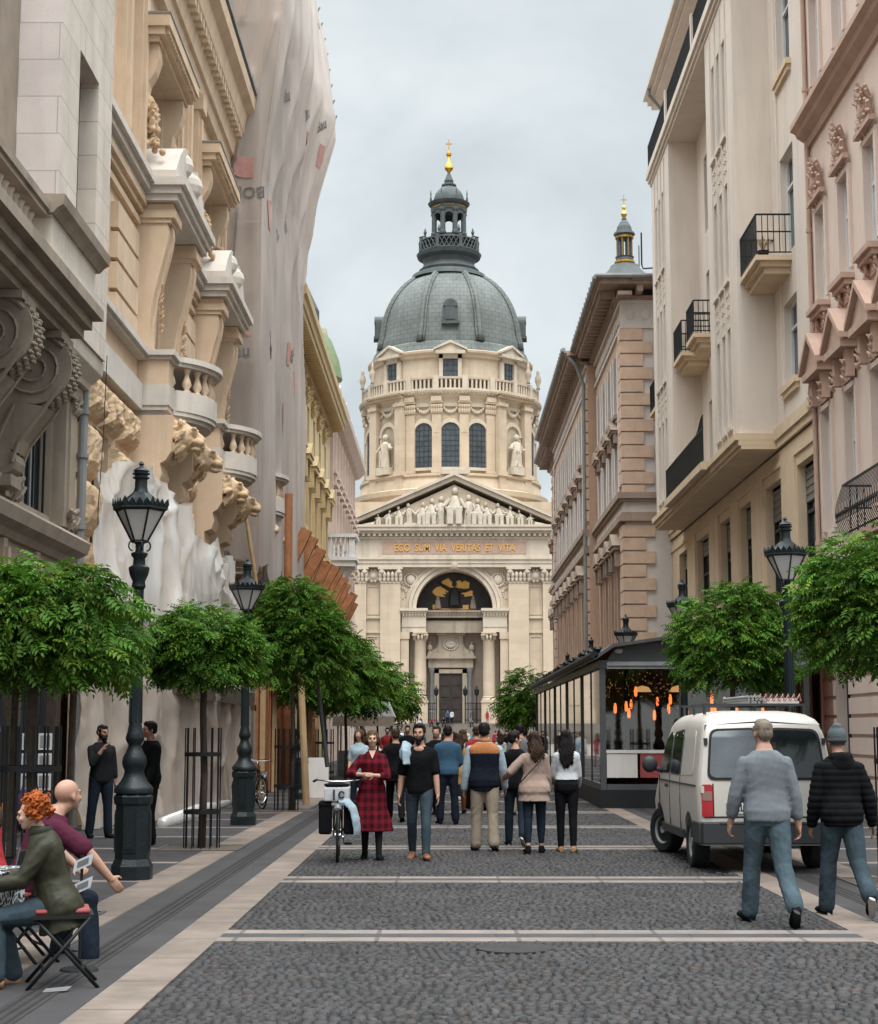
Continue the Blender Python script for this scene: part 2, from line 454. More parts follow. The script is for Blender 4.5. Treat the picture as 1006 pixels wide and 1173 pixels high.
M('pane', (0.035, 0.04, 0.045), rough=.08, var=.3, spec=.7)
M('pane_light', (0.40, 0.43, 0.45), rough=.12, var=.25, scale=1.2, spec=.7)
M('pane_brown', (0.10, 0.065, 0.05), rough=.2, var=.25, spec=.5)
M('white_paint', (0.66, 0.66, 0.66), rough=.5, var=.05)
M('grey_paint', (0.36, 0.37, 0.37), rough=.55, var=.08)
M('dark_frame', (0.035, 0.035, 0.037), rough=.5, var=.2)
M('shutter', (0.21, 0.20, 0.17), rough=.7, var=.12, streak=.3)
M('iron', (0.008, 0.009, 0.010), rough=.5, var=.3, spec=.3)
M('iron_green', (0.006, 0.0105, 0.012), rough=.45, var=.35, scale=8, bump=.25, bscale=40, spec=.3)
M('frosted', (0.50, 0.47, 0.45), rough=.35, var=.08, spec=.5)
M('steel_grey', (0.05, 0.052, 0.055), rough=.45, var=.15, spec=.5)
M('plank', (0.33, 0.135, 0.06), rough=.75, var=.30, scale=4, streak=.4, bump=.3)
M('plank_pale', (0.42, 0.28, 0.15), rough=.75, var=.2, scale=4, streak=.3, bump=.3)
M('bark', (0.075, 0.055, 0.04), rough=.95, var=.3, scale=12, bump=.8, bscale=40)
M('soil', (0.09, 0.065, 0.05), rough=1, var=.3, scale=10, bump=.6)
M('black_plain', (0.012, 0.012, 0.013), rough=.6, var=.2)
M('interior', (0.05, 0.04, 0.033), rough=.9, var=.4)
M('rope', (0.10, 0.085, 0.07), rough=.9)
M('burgundy', (0.22, 0.045, 0.042), rough=.6, var=.08)
M('panel_white', (0.48, 0.45, 0.43), rough=.6, var=.06, streak=.2)
M('print_red', (0.45, 0.24, 0.21), rough=.8, var=.15)
M('print_dark', (0.16, 0.15, 0.15), rough=.8, var=.3)
M('bulb', (1.0, .35, .08), emit=(1.0, .20, .05), estr=1.1)
M('bulb_soft', (1.0, .6, .3), emit=(1.0, .55, .22), estr=.35)
M('green_dome', (0.16, 0.21, 0.11), rough=.7, var=.15, brick=(2, .6, .5, .7))
glass_mat('glass_thin', (0.88, 0.88, 0.86), .03)
glass_mat('glass_tint', (0.30, 0.32, 0.32), .10)
sheet_mat('plastic_dusty', (0.66, 0.575, 0.51), transp=.30, translu=.40, gloss=.16, rough=.3, fine=.14)
sheet_mat('plastic', (0.90, 0.88, 0.86), transp=.24, translu=.45, gloss=.22, rough=.24, fine=.12)
sheet_mat('net', (0.76, 0.685, 0.64), transp=.10, translu=.46, gloss=.03, rough=.5, fine=.10)
sheet_mat('net_thin', (0.63, 0.545, 0.49), transp=.40, translu=.25, gloss=.02, rough=.5, fine=.14)
M('net_inner', (0.40, 0.33, 0.28), var=.2, scale=1.0, streak=.5)
# ------------------------------------------------------------------ ground
M('asphalt', (0.06, 0.057, 0.055), var=.18, bump=.2)
M('paving_dark', (0.034, 0.0305, 0.032), rough=.75, var=.32, scale=1.2, bump=.15, bscale=50, brick=(1, .9, .45, .72, 0), spec=.35)
M('paving_pale', (0.165, 0.128, 0.106), rough=.75, var=.30, scale=1.6, bump=.12, bscale=50, streak=.3, brick=(1, 1.15, 3.0, .55, 0), spec=.35)
M('paving_pale_cross', (0.175, 0.143, 0.126), rough=.75, var=.30, scale=1.6, bump=.12, bscale=50, streak=.3, brick=(0, 1.15, 3.0, .5, 1), spec=.35)
M('paving_dark_cross', (0.045, 0.042, 0.044), rough=.75, var=.22, scale=4, bump=.12, brick=(0, .8, 3.0, .7, 1), spec=.35)
M('drain_stone', (0.028, 0.025, 0.026), var=.25, scale=5, brick=(1, 1.0, .5, .6, 0))
M('joint', (0.016, 0.014, 0.013), rough=1, var=.4, scale=6, bump=.6)
M('setts_far', (0.027, 0.0245, 0.025), rough=.8, var=.25, scale=2.5, brick=(0, .11, .10, .45, 1), spec=.3)
M('square', (0.17, 0.145, 0.125), var=.15, scale=.4)
g = MB(); g.box(-1500, 1500, -60, 2500, -1.0, -.012)
structure(g.build('ground', 'asphalt'))
g = MB(); g.box(-60, 60, 112, 222, -.5, 0.0); structure(g.build('square_paving', 'square'))
CX0, CX1 = -1.87, 3.40
BANDS = [14.02 - 5.2 + 5.2 * k for k in range(0, 20)]
g = MB()
g.box(-9.5, CX0 - .37, 2, 112, -.5, 0.0); g.box(CX1 + .37, 11, 2, 112, -.5, 0.0)
structure(g.build('pavement', 'paving_dark'))
g = MB(); g.box(CX0, CX1, 2, 112, -.5, -.008); structure(g.build('road_bed', 'joint'))
g = MB()
for a, b, z in ((CX0 - .37, CX0, .004), (CX1, CX1 + .37, .004)): g.box(a, b, 2, 112, -.3, z)
for a, b in ((-3.44, -2.99), (4.52, 4.97)):
    g.box(a, b, 2, 112, -.3, .004)
structure(g.build('edging_strip', 'paving_pale'))
g = MB(); gd = MB()
for y in BANDS:
    g.box(CX0, CX1, y - .38, y - .13, -.3, .005); g.box(CX0, CX1, y + .13, y + .38, -.3, .005)
    gd.box(CX0, CX1, y - .129, y + .129, -.3, .004)
    for xa, xb in ((-9.4, -3.441), (4.971, 10.5)):          # pale cross bands of the side pavements
        g.box(xa, xb, y - .34, y - .10, -.2, .005); g.box(xa, xb, y + 2.3, y + 2.54, -.2, .005)
structure(g.build('cross_band', 'paving_pale_cross')); structure(gd.build('cross_band_middle', 'paving_dark_cross'))
# slot drain in the dark strip on each side
for xs in (-2.62, 4.15):
    g = MB(); g.box(xs - .11, xs + .11, 2, 112, -.2, .0045)
    structure(g.build('drain_channel', 'drain_stone'))
    g = MB()
    for k in range(3): g.box(xs - .075 + k * .065, xs - .055 + k * .065, 2, 112, -.1, .0065)
    structure(g.build('drain_slot', 'joint'))

# stone setts, one shaped stone each, in slightly wavering rows
rng = np.random.default_rng(5)
def setts(y0, y1):
    P = 0.088; PW = .074; V = []; C = []
    y = y0
    while y < y1 - P * .6:
        n = int((CX1 - CX0) / PW)
        w = rng.uniform(.8, 1.25, n); w = np.cumsum(w / w.sum() * (CX1 - CX0 - .01)); x1 = CX0 + .005 + w; x0 = np.r_[CX0 + .005, x1[:-1]]
        xm = (x0 + x1) / 2
        wav = .022 * np.sin(xm * 2.1 + y * .9) + .012 * np.sin(xm * 5 + y * 2)
        g = rng.uniform(.003, .008, n)
        yb = y + wav + rng.normal(0, .010, n); dpt = P * rng.uniform(.88, 1.02, n)
        keep = (yb > y0 + .002) & (yb + dpt < y1 - .002)
        zt = rng.normal(0.004, .0045, n); tx = rng.normal(0, .003, n); ty = rng.normal(0, .003, n)
        ins = rng.uniform(.006, .012, n)
        j = lambda: rng.normal(0, .0045, n)
        bot = [(x0 + g, yb), (x1 - g, yb), (x1 - g, yb + dpt), (x0 + g, yb + dpt)]
        st = np.zeros((n, 8, 3))
        for k, (bx, by) in enumerate(bot):
            st[:, k, 0] = bx; st[:, k, 1] = by; st[:, k, 2] = -.02
            sx = 1 if k in (0, 3) else -1; sy = 1 if k in (0, 1) else -1
            st[:, 4 + k, 0] = bx + sx * ins + j(); st[:, 4 + k, 1] = by + sy * ins + j(); st[:, 4 + k, 2] = zt - sx * tx - sy * ty
        V.append(st[keep])
        base = rng.normal(1, .24, n)
        c = np.stack([base * rng.normal(1.0, .035, n), base, base * rng.normal(1.0, .045, n)], 1)
        br = rng.random(n) < .10; c[br] *= np.array([1.30, 1.02, .86])
        C.append(c[keep]); y += P * rng.uniform(.97, 1.03)
    return np.concatenate(V), np.concatenate(C)
VV = []; CC = []
for a, b in zip(BANDS, BANDS[1:]):
    if a > 62: break
    v, c = setts(a + .385, b - .385); VV.append(v); CC.append(c)
VV = np.concatenate(VV); CC = np.clip(np.concatenate(CC), .35, 1.9); n = len(VV)
me = bpy.data.meshes.new('cobblestones')
F0 = np.array([(4, 5, 6, 7), (0, 1, 5, 4), (1, 2, 6, 5), (2, 3, 7, 6), (3, 0, 4, 7)])
faces = (F0[None] + (np.arange(n) * 8)[:, None, None]).reshape(-1)
me.vertices.add(n * 8); me.vertices.foreach_set('co', VV.reshape(-1))
me.loops.add(len(faces)); me.loops.foreach_set('vertex_index', faces)
me.polygons.add(n * 5); me.polygons.foreach_set('loop_start', np.arange(n * 5) * 4); me.polygons.foreach_set('loop_total', np.full(n * 5, 4))
me.update(calc_edges=True)
at = me.color_attributes.new('stone', 'FLOAT_COLOR', 'POINT')
at.data.foreach_set('color', np.concatenate([np.repeat(CC, 8, 0), np.ones((n * 8, 1))], 1).astype(np.float32).reshape(-1))
M('sett_stone', (0.025, 0.0225, 0.0235), rough=.66, var=.30, scale=.9, bump=.35, bscale=90, attr='stone', spec=.4)
me.materials.append(MATS['sett_stone'])
o = bpy.data.objects.new('cobblestones', me); COL.objects.link(o); structure(o)
g = MB()
for a, b in zip(BANDS, BANDS[1:]):
    if a > 62: g.box(CX0, CX1, a + .385, b - .385, -.2, .002)
structure(g.build('cobblestones_beyond', 'setts_far'))
# round cover in the cobbles
mc = MB(); mc.lathe([(0, .012), (.30, .012), (.30, -.02)], (.52, 13.2, 0), 28)
mo = mc.build('manhole_cover', 'setts_far'); tag(mo, 'round manhole cover set into the cobbles beside the nearest pale band', 'manhole cover')
# ------------------------------------------------------------------ right side of the street
def railing(F, u0, u1, d0, d1, z0, h, parent, mat='iron', step=.13, ends=True, belly=0.0, deco=False, name='railing'):
    """bars along the street face at depth d1 and, if asked, returning to the wall at both ends"""
    m = MB(F)
    m.box(u0, u1, d1 - .02, d1 + .02, z0 + h - .04, z0 + h); m.box(u0, u1, d1 - .015, d1 + .015, z0 + .06, z0 + .09)
    n = max(2, int((u1 - u0) / step))
    for k in range(n + 1):
        u = u0 + (u1 - u0) * k / n
        if belly:
            pts = [(u, d1 + belly * math.sin(PI * t) ** 1.0 * (1 - t * .5), z0 + h * t) for t in (0, .15, .3, .45, .6, .8, 1)]
            m.tube(pts, .009, 5)
        else: m.box(u - .010, u + .010, d1 - .010, d1 + .010, z0 + .09, z0 + h - .04)
    if ends:
        for u in (u0, u1):
            m.box(u - .02, u + .02, d0, d1 - .021, z0 + h - .04, z0 + h); m.box(u - .015, u + .015, d0, d1 - .016, z0 + .06, z0 + .09)
            k2 = max(2, int((d1 - d0) / step))
            for k in range(1, k2):
                d = d0 + (d1 - d0) * k / k2
                m.box(u - .010, u + .010, d - .010, d + .010, z0 + .09, z0 + h - .04)
            m.box(u - .014, u + .014, d0, d1 - .016, z0 + h * .55, z0 + h * .58)
    if deco:
        rnd = random.Random(3)
        for k in range(n):
            u = u0 + (u1 - u0) * (k + .5) / n
            for t in (.36,):
                dd = d1 + belly * math.sin(PI * t) * (1 - t * .5)
                m.tube([(u + .045 * math.cos(q), dd + .01, z0 + h * t + .10 * math.sin(q)) for q in np.linspace(0, 5.5, 9)], .008, 4)
    return m.build(name, mat, parent)

# ---- cream building with two projecting bays
cream = thing('cream_building', 'tall cream modern block with two projecting window bays over beige ground floors', 'building', (8.7, 51.5, 0))
F = FR_right(8.7)
ops_low = [(38.95, 40.85), (42.7, 45.0), (47.0, 49.0), (50.5, 52.6), (54.7, 57.6), (59.7, 62.0)]
m = MB(F)
wall(m, 38.5, 64.8, 0, 8.95, [(a, b, 5.1, 8.22) for a, b in ops_low] + [(a, b, .3, 4.1) for a, b in ops_low], .35)
m.box(38.5, 64.8, -9, -.5, 0, 8.9)
for z0, z1, d in ((4.35, 4.6, .10), (8.5, 8.62, .05)): m.box(38.5, 64.8, 0.0, d, z0, z1)
for (a, b), (c, e) in zip(ops_low, ops_low[1:]): m.box(b + .12, c - .12, 0, .06, .0, 4.34); m.box(b + .12, c - .12, 0, .06, 4.61, 8.49)
m.build('base_wall', 'cream_base', cream)
for a, b in ops_low:
    window(cream, F, a, b, 5.1, 8.22, -.25, 'dark_frame', 'pane', 2 if b - a > 2 else 1, (.62,), .08, blind=.30 if a < 52 else .18)
    window(cream, F, a, b, .3, 4.1, -.25, 'dark_frame', 'pane', 1, (.7,), .09)
up = []
for u0, u1 in ((40.3, 41.9), (62.0, 63.4)):
    up += [(u0, u1, 10.4, 12.55), (u0, u1, 13.75, 16.45), (u0, u1, 18.6, 21.2)]
rec = [(49.0, 50.0), (50.9, 52.4), (53.2, 54.3)]
for u0, u1 in rec: up += [(u0, u1, 9.9, 12.5), (u0, u1, 14.25, 16.9), (u0, u1, 18.3, 20.9)]
m = MB(F)
wall(m, 38.5, 64.8, 9.5, 25.2, up, .32)
m.box(38.5, 64.8, -9, -.5, 9.0, 25.2)
m.box(42.0, 42.14, 0, .05, 9.5, 25); m.box(38.5, 38.75, 0, .05, 9.5, 25.1)
m.build('upper_wall', 'cream', cream)
for a, b, c, e in up:
    window(cream, F, a, b, c, e, -.2, 'white_paint', 'pane', 1, (.7,), .07)
m = MB(F)
for a, b, c, e in up:
    if c in (10.4, 18.6): m.box(a - .12, b + .12, 0, .14, c - .16, c); m.box(a - .05, b + .05, 0, .09, c - .30, c - .161)
m.build('sill', 'cream_base', cream)
# bays
BZ0, BZ1, BD = 9.42, 22.1, .98
fl = [(9.85, 12.6), (13.95, 16.7), (18.05, 20.85)]
def bay(u0, u1, s):
    trip = [(u0 + 1.05, u0 + 1.65), (u0 + 1.95, u0 + 2.55), (u0 + 2.85, u0 + 3.45)]
    trip = trip if s > 0 else [(a + .25, b + .25) for a, b in trip]
    m = MB(F)
    o = [(a, b, c, e) for a, b in trip for c, e in fl]
    wall(m, u0, u1, BZ0, BZ1, o, .24, BD)
    for u in (u0, u1): m.quad((u, 0, BZ0), (u, BD, BZ0), (u, BD, BZ1), (u, 0, BZ1))
    m.quad((u0, 0, BZ0), (u1, 0, BZ0), (u1, BD, BZ0), (u0, BD, BZ0)); m.quad((u0, 0, BZ1), (u1, 0, BZ1), (u1, BD, BZ1), (u0, BD, BZ1))
    m.box(u0 + .3, u1 - .3, 0, BD - .4, BZ0 + .1, BZ1 - .1)
    # fluted piers between the strips of windows and the studded aprons
    for a, b in trip:
        m.box(a - .16, a - .06, BD, BD + .035, BZ0 + .1, BZ1 - .15); m.box(b + .06, b + .16, BD, BD + .035, BZ0 + .1, BZ1 - .15)
        for z0, z1 in ((12.75, 13.75), (16.85, 17.85)):
            for i in range(2):
                for k in range(3):
                    uc = a + (b - a) * (.3 + .4 * i); zc = z0 + (z1 - z0) * (.22 + .28 * k)
                    m.box(uc - .05, uc + .05, BD, BD + .05, zc - .05, zc + .05)
        for c, e in fl: m.box(a - .06, b + .06, BD, BD + .09, c - .12, c)
    b = m.build('bay', 'cream', cream)
    for q in o: window(b, F, *q, d=BD - .15, fmat='white_paint', pmat='pane', mull=0, trans=(.7,), fw=.05)
    return b
bay(43.05, 47.6, 1); bay(55.9, 60.7, -1)
m = MB(F)   # balcony slab that runs under both bays
for d, z0, z1 in ((1.00, 9.0, 9.10), (1.07, 9.10, 9.24), (1.16, 9.24, 9.42)): m.box(42.98 - d * .05, 60.75, .0, d, z0, z1)
m.box(47.62, 55.88, 1.161, 1.34, 9.2, 9.42); m.box(38.5, 42.9, 0, .08, 9.0, 9.20); m.box(38.5, 42.9, 0, .14, 9.20, 9.5); m.box(60.8, 64.8, 0, .14, 9.2, 9.5); m.box(60.8, 64.8, 0, .08, 9.0, 9.2)
sl = m.build('balcony', 'cream_base', cream)
r = railing(F, 47.65, 55.85, .9, 1.26, 9.42, 1.02, sl, ends=False, step=.10)
m = MB(F)
for k in range(12):
    u = 47.65 + k * .1; m.box(u - .01, u + .01, 1.25, 1.27, 10.40, 10.46 + .34 * math.cos(k / 12 * PI / 2) ** 2)
m.tube([(47.65 + k * .1, 1.26, 10.46 + .34 * math.cos(k / 12 * PI / 2) ** 2) for k in range(13)], .022, 6)
m.build('railing', 'iron', sl)
def corner_balcony(u0, u1, z, d1=.88, label=None):
    m = MB(F)
    for d, a, b in ((d1 - .22, z - .42, z - .26), (d1 - .10, z - .26, z - .13), (d1 + .03, z - .13, z)):
        ins = d1 + .03 - d
        m.box(u0 + ins - .03, u1, 0, d, a, b)
    s = m.build('balcony', 'cream_base', cream)
    railing(F, u0, u1 - .02, .0, d1, z, 1.08, s, step=.13)
    return s
corner_balcony(40.75, 43.03, 13.6); corner_balcony(60.75, 62.9, 13.75)
corner_balcony(51.3, 52.9, 14.15, .9); corner_balcony(53.9, 55.8, 14.15, .92)
# pot plant and a curled bracket on the near corner balcony
pt = thing('potted_plant', 'dark pot plant standing on the iron balcony of the cream block', 'plant', (8.05, 41.1, 13.6))
m = MB(); m.lathe([(.10, 13.6), (.15, 13.78), (.16, 13.80), (.13, 13.80)], (8.05, 41.1, 0), 12); m.build('pot', 'black_plain', pt, smooth=True)
m = MB()
for k in range(7):
    a = k * .9; m.tube([(8.05, 41.1, 13.78), (8.05 + .08 * math.cos(a), 41.1 + .08 * math.sin(a), 14.0 + .05 * (k % 3)), (8.05 + .22 * math.cos(a), 41.1 + .2 * math.sin(a), 14.1 + .07 * (k % 2))], [.012, .03, .004], 5)
m.build('stem', 'sand_rough', pt)
# top: slab, terrace railing, set-back storey, eave
m = MB(F)
for d, z0, z1 in ((1.02, 22.1, 22.22), (1.10, 22.22, 22.36), (1.18, 22.36, 22.62)): m.box(42.98, 60.8, 0, d, z0, z1)
ts = m.build('terrace', 'cream', cream)
for a, b in ((43.1, 49.0), (49.25, 55.2), (55.45, 60.7)): railing(F, a, b, .9, 1.08, 22.62, 1.05, ts, ends=False, step=.10)
m = MB(F); m.box(49.02, 49.22, .98, 1.16, 22.62, 23.75); m.box(55.22, 55.43, .98, 1.16, 22.62, 23.75); m.build('post', 'cream', ts)
m = MB(F)
for d, z0, z1 in ((.9, 25.2, 25.35), (1.05, 25.35, 25.52), (1.22, 25.52, 25.70)): m.box(38.5, 60.9, -9, d, z0, z1)
m.box(38.5, 64.8, -9, -.1, 25.71, 26.0)
m.build('eave', 'cream', cream)
m = MB(F); m.tube([(59.6, 1.14, 25.62), (59.6, 1.14, 25.3), (59.8, .5, 24.6), (59.8, .12, 24.3), (59.8, .12, 22.62)], .06, 8); m.build('downpipe', 'zinc', cream)
m = MB(F); m.tube([(64.68, .09, 9.6), (64.68, .09, 0)], .07, 8); m.build('downpipe', 'steel_grey', cream)
m = MB(F); m.tube([(60.9, .9, 19.0), (61.0, 1.3, 19.0), (61.0, 1.35, 19.15), (61.0, 1.35, 20.4)], .03, 6); m.tube([(61, 1.45, 19.1), (61, 1.45, 19.9)], .02, 5); m.build('aerial', 'iron', cream)

# ---- pink building with ornate windows
pink = thing('pink_building', 'ornate pink stucco house with pedimented windows at the right edge', 'building', (8.7, 33.5, 0))
F = FR_right(8.72)
cols = [30.6, 32.9, 35.2, 37.45]; cols = [32.92 - 2.27, 32.92, 35.19, 37.46]; hw = .44
ops = []
for c in cols:
    ops += [(c - hw, c + hw, 6.2, 9.0), (c - hw, c + hw, 11.55, 13.75), (c - hw, c + hw, 16.9, 19.2)]
m = MB(F)
wall(m, 28, 38.48, 4.6, 20.5, ops, .25); m.box(28, 38.48, -9, -.5, 0, 20.5)
m.build('wall', 'pink', pink)
dops = [(35.9, 37.2, .2, 3.3), (31.0, 33.0, .2, 3.3)]
m = MB(F); wall(m, 28, 38.48, 0, 4.35, dops, .3, .06)
z = .35
while z < 4.1:
    for a, b in ((28, 30.95), (33.05, 35.85), (37.25, 38.46)): m.box(a, b, .06, .12, z, z + .34)
    z += .42
m.box(28, 38.48, 0, .22, 4.36, 4.6)
m.build('rusticated_base', 'pink', pink)
for q in dops: window(pink, F, *q, d=-.2, fmat='dark_frame', pmat='pane', mull=1, trans=(.75,), fw=.09)
for q in ops: window(pink, F, *q, d=-.13, fmat='white_paint', pmat='pane_light', mull=1, trans=(.62,), fw=.075)
rnd = random.Random(8)
def acanthus(m, u, d, z, w, h, n=16, s=.07, seed=1):
    """curling carved leaves: short tapering tubes that rise and roll outwards"""
    r = random.Random(seed)
    for k in range(n):
        a = r.uniform(-1, 1); b = r.uniform(0, .8); x = u + a * w / 2 * (1 - .4 * b); z0 = z + b * h; l = s * r.uniform(1.3, 2.4); sw = a * .5 + r.uniform(-.6, .6); q = s * r.uniform(.32, .55)
        m.tube([(x, d - .02, z0), (x + sw * l * .5, d + s * .5, z0 + l * .5), (x + sw * l, d + s * r.uniform(.7, 1.2), z0 + l * .85), (x + sw * l * 1.25, d + s * .9, z0 + l * .7)], [q * .8, q * 1.1, q * .8, q * .25], 6)
for c in cols:
    m = MB(F)     # surround, apron, sill
    for zz0, zz1 in ((6.2, 9.0), (11.55, 13.75), (16.9, 19.2)):
        m.box(c - hw - .15, c - hw, 0, .07, zz0, zz1 + .12); m.box(c + hw, c + hw + .15, 0, .07, zz0, zz1 + .12); m.box(c - hw, c + hw, 0, .07, zz1, zz1 + .12)
    m.build('window_surround', 'pink', pink)
    m = MB(F)     # pediment above the first floor window
    m.box(c - .62, c - .42, 0.071, .26, 9.15, 9.75); m.box(c + .42, c + .62, 0.071, .26, 9.15, 9.75)
    acanthus(m, c - .52, .26, 9.0, .16, .6, 10, .06, 3); acanthus(m, c + .52, .26, 9.0, .16, .6, 10, .06, 4)
    m.box(c - .40, c + .40, 0, .10, 9.15, 9.72)
    m.box(c - .80, c + .80, 0, .40, 9.76, 9.92)
    m.prism([(c - .86, 9.925), (c + .86, 9.925), (c, 10.62)], 0, .34, 1)
    for s in (-1, 1): m.prism([(c - s * .90, 9.93), (c - s * .90, 10.06), (c, 10.78), (c, 10.63)], .02, .46, 1)
    m.build('pediment', 'pink_trim', pink)
    m = MB(F)     # second floor: sill on consoles, shell ornament over the window
    m.box(c - .62, c + .62, 0, .30, 11.30, 11.42); m.box(c - .56, c + .56, 0, .22, 11.18, 11.299)
    for s in (-1, 1): acanthus(m, c + s * .38, .08, 10.83, .22, .32, 12, .07, 5)
    m.box(c - .5, c + .5, 0, .05, 10.9, 11.17)
    m.build('window_sill', 'pink_trim', pink)
    m = MB(F)
    m.box(c - .66, c + .66, 0.071, .20, 13.95, 14.06); acanthus(m, c, .08, 13.88, .95, .95, 34, .11, 6); acanthus(m, c, .15, 14.3, .4, .62, 14, .10, 7)
    m.ell((c, .14, 14.42), (.20, .10, .26), 10, 8)
    m.build('window_crest', 'pink_trim', pink)
    m = MB(F); m.box(c - .6, c + .6, 0.071, .16, 19.4, 19.52); acanthus(m, c, .08, 19.5, .9, .8, 24, .1, 9); m.build('window_crest', 'pink_trim', pink)
m = MB(F); cornice(m, 28, 38.5, [(0, 15.55), (.08, 15.55), (.12, 15.7), (.30, 15.82), (.34, 15.92), (.46, 15.98), (.46, 16.12), (.10, 16.22), (0, 16.22)])
m.build('cornice', 'pink_trim', pink)
m = MB(F); cornice(m, 28, 38.5, [(0, 20.5), (.3, 20.5), (.7, 21.0), (.7, 21.2), (0, 21.4)]); m.build('cornice', 'pink_trim', pink)
m = MB(F); m.tube([(38.36, .10, 20.4), (38.36, .10, 10.0), (38.36, .18, 9.7), (38.36, .18, 9.3), (38.36, .10, 9.0), (38.36, .10, 0)], .055, 8)
for z in (6, 10.5, 13.5, 17): m.lathe([(.075, -.05), (.075, .05)], (38.36, .10, z), 8)
m.build('downpipe', 'pink_trim', pink)
# balcony with a bellied wrought iron front
m = MB(F); m.box(30.4, 33.9, 0, .62, 5.45, 5.6); m.box(30.5, 33.8, 0, .5, 5.3, 5.449)
for u in (30.9, 33.4): m.box(u - .15, u + .15, 0, .4, 4.85, 5.299)
bl = m.build('balcony', 'pink_trim', pink)
railing(F, 30.45, 33.85, 0, .58, 5.6, 1.1, bl, step=.13, belly=.22, deco=True)

# ---- brown building with pedimented windows
brown = thing('brown_building', 'long brown palazzo with pale quoins and slate roof on the right', 'building', (6.9, 86, 0))
secs = [(64.0, 75.6, 6.9, [65.9, 68.35, 70.8, 73.25]), (75.6, 99.6, 6.5, [78.6, 81.55, 84.5, 87.45, 90.4, 93.35, 96.3]), (99.6, 108.5, 6.9, [101.6, 104.05, 106.5])]
for u0, u1, X, cs in secs:
    F = FR_right(X); hw = .55
    ops = [(c - hw, c + hw, z0, z1) for c in cs for z0, z1 in ((.4, 3.3), (5.1, 8.3), (11.15, 13.3), (14.3, 16.5))]
    m = MB(F); wall(m, u0, u1, 0, 18.6, ops, .28); m.box(u0 + .01, u1, -6, -.5, 0, 18.6)
    if X < 6.8:
        for u in (u0, u1): m.quad((u, 0, 0), (u, -.41, 0), (u, -.41, 18.6), (u, 0, 18.6))
    m.build('wall', 'brown', brown)
    for q in ops: window(brown, F, *q, d=-.16, fmat='dark_frame', pmat='pane_brown', mull=1, trans=(.66,), fw=.07)
    m = MB(F); mp = MB(F)
    for c in cs:
        for z0, z1 in ((5.1, 8.3),): m.box(c - hw - .2, c - hw, 0, .09, z0 - .1, z1 + .2); m.box(c + hw, c + hw + .2, 0, .09, z0 - .1, z1 + .2); m.box(c - hw, c + hw, 0, .09, z1, z1 + .2)
        # pale pilaster strips of the two upper floors
        for s in (-1, 1): mp.box(c + s * (hw + .20) - .17, c + s * (hw + .20) + .17, 0, .12, 11.05, 16.75)
    m.build('window_surround', 'brown', brown); mp.build('pilaster_strip', 'plaster_pale', brown)
    for c in cs:
        m = MB(F); m.box(c - .9, c + .9, 0, .36, 8.75, 8.9); m.box(c - .72, c + .72, 0.091, .2, 8.5, 8.749)
        m.prism([(c - .98, 8.91), (c + .98, 8.91), (c, 9.46)], 0, .42, 1)
        for s in (-1, 1): m.box(c + s * .70 - .1, c + s * .70 + .1, .0951, .30, 8.1, 8.74)
        m.build('window_hood', 'brown_trim', brown)
        m = MB(F); m.box(c - .75, c + .75, 0.1201, .34, 13.45, 13.56); m.prism([(c - .82, 13.561), (c + .82, 13.561), (c, 14.0)], 0.0, .40, 1)
        m.box(c - .7, c + .7, .1201, .26, 14.05, 14.2)
        for s in (-1, 1): m.box(c + s * .6 - .09, c + s * .6 + .09, .1202, .28, 13.05, 13.449)
        m.build('window_hood', 'brown_trim', brown)
    m = MB(F)
    e0 = u0 if X > 6.8 and u0 < 70 else u0
    for a, b, z0, z1 in ((.0, .30, 10.62, 10.86), (0, .20, 10.50, 10.619), (0, .12, 9.98, 10.1), (0, .24, 9.74, 9.979)): m.box(e0, u1, a, b, z0, z1)
    m.build('string_course', 'brown_trim', brown)
    m = MB(F); m.box(u0, u1, 0, .06, 10.101, 10.499); m.build('string_band', 'plaster_pale', brown)
    m = MB(F); m.box(u0, u1, 0, .07, 4.1, 4.35); m.box(u0, u1, 0.0, .09, 17.42, 17.55); m.box(u0, u1, 0, .12, 18.4, 18.55)
    for k in range(int((u1 - u0) / .62)): m.ell((u0 + .4 + k * .62, .03, 17.98), (.19, .06, .24), 7, 5)
    m.build('frieze', 'plaster_pale', brown)
    # heavy bracketed cornice and gutter
    y0 = u0 - (.95 if u0 < 70 else 0)
    m = MB(F); m.box(y0, u1, -.3, .25, 18.55, 18.7); m.box(y0, u1, -.3, .95, 18.99, 19.12); m.box(y0, u1, -.3, 1.05, 19.12, 19.22)
    n = int((u1 - u0) / .62)
    for k in range(n): 
        u = u0 + .35 + k * .62; m.box(u - .11, u + .11, .251, .85, 18.72, 18.989)
    for k in range(int((u1 - u0) / .2)): m.box(u0 + k * .2, u0 + k * .2 + .1, .251, .33, 18.58, 18.70)
    m.build('cornice', 'brown_trim', brown)
    m = MB(F); m.tube([(y0, 1.10, 19.27), (u1, 1.10, 19.27)], .10, 8)
    for k in range(int((u1 - u0) / .8)): m.box(y0 + .4 + k * .8, y0 + .45 + k * .8, 1.0, 1.22, 19.2, 19.38)
    m.build('gutter', 'zinc', brown)
    if X < 6.8 or u0 < 70:
        m = MB(F); qs = [(u0 + .0, 1.15)] + ([(u1 - 1.0, 1.0)] if X < 6.8 else [])
        for q, w in qs:
            z = .3; k = 0
            while z < 17.2:
                if not (9.5 < z < 10.9 and True): m.box(q + .0, q + (w if k % 2 else w - .25), 0, .11, z, min(z + .46, 17.4))
                z += .52; k += 1
        m.build('quoin', 'brown_quoin', brown)
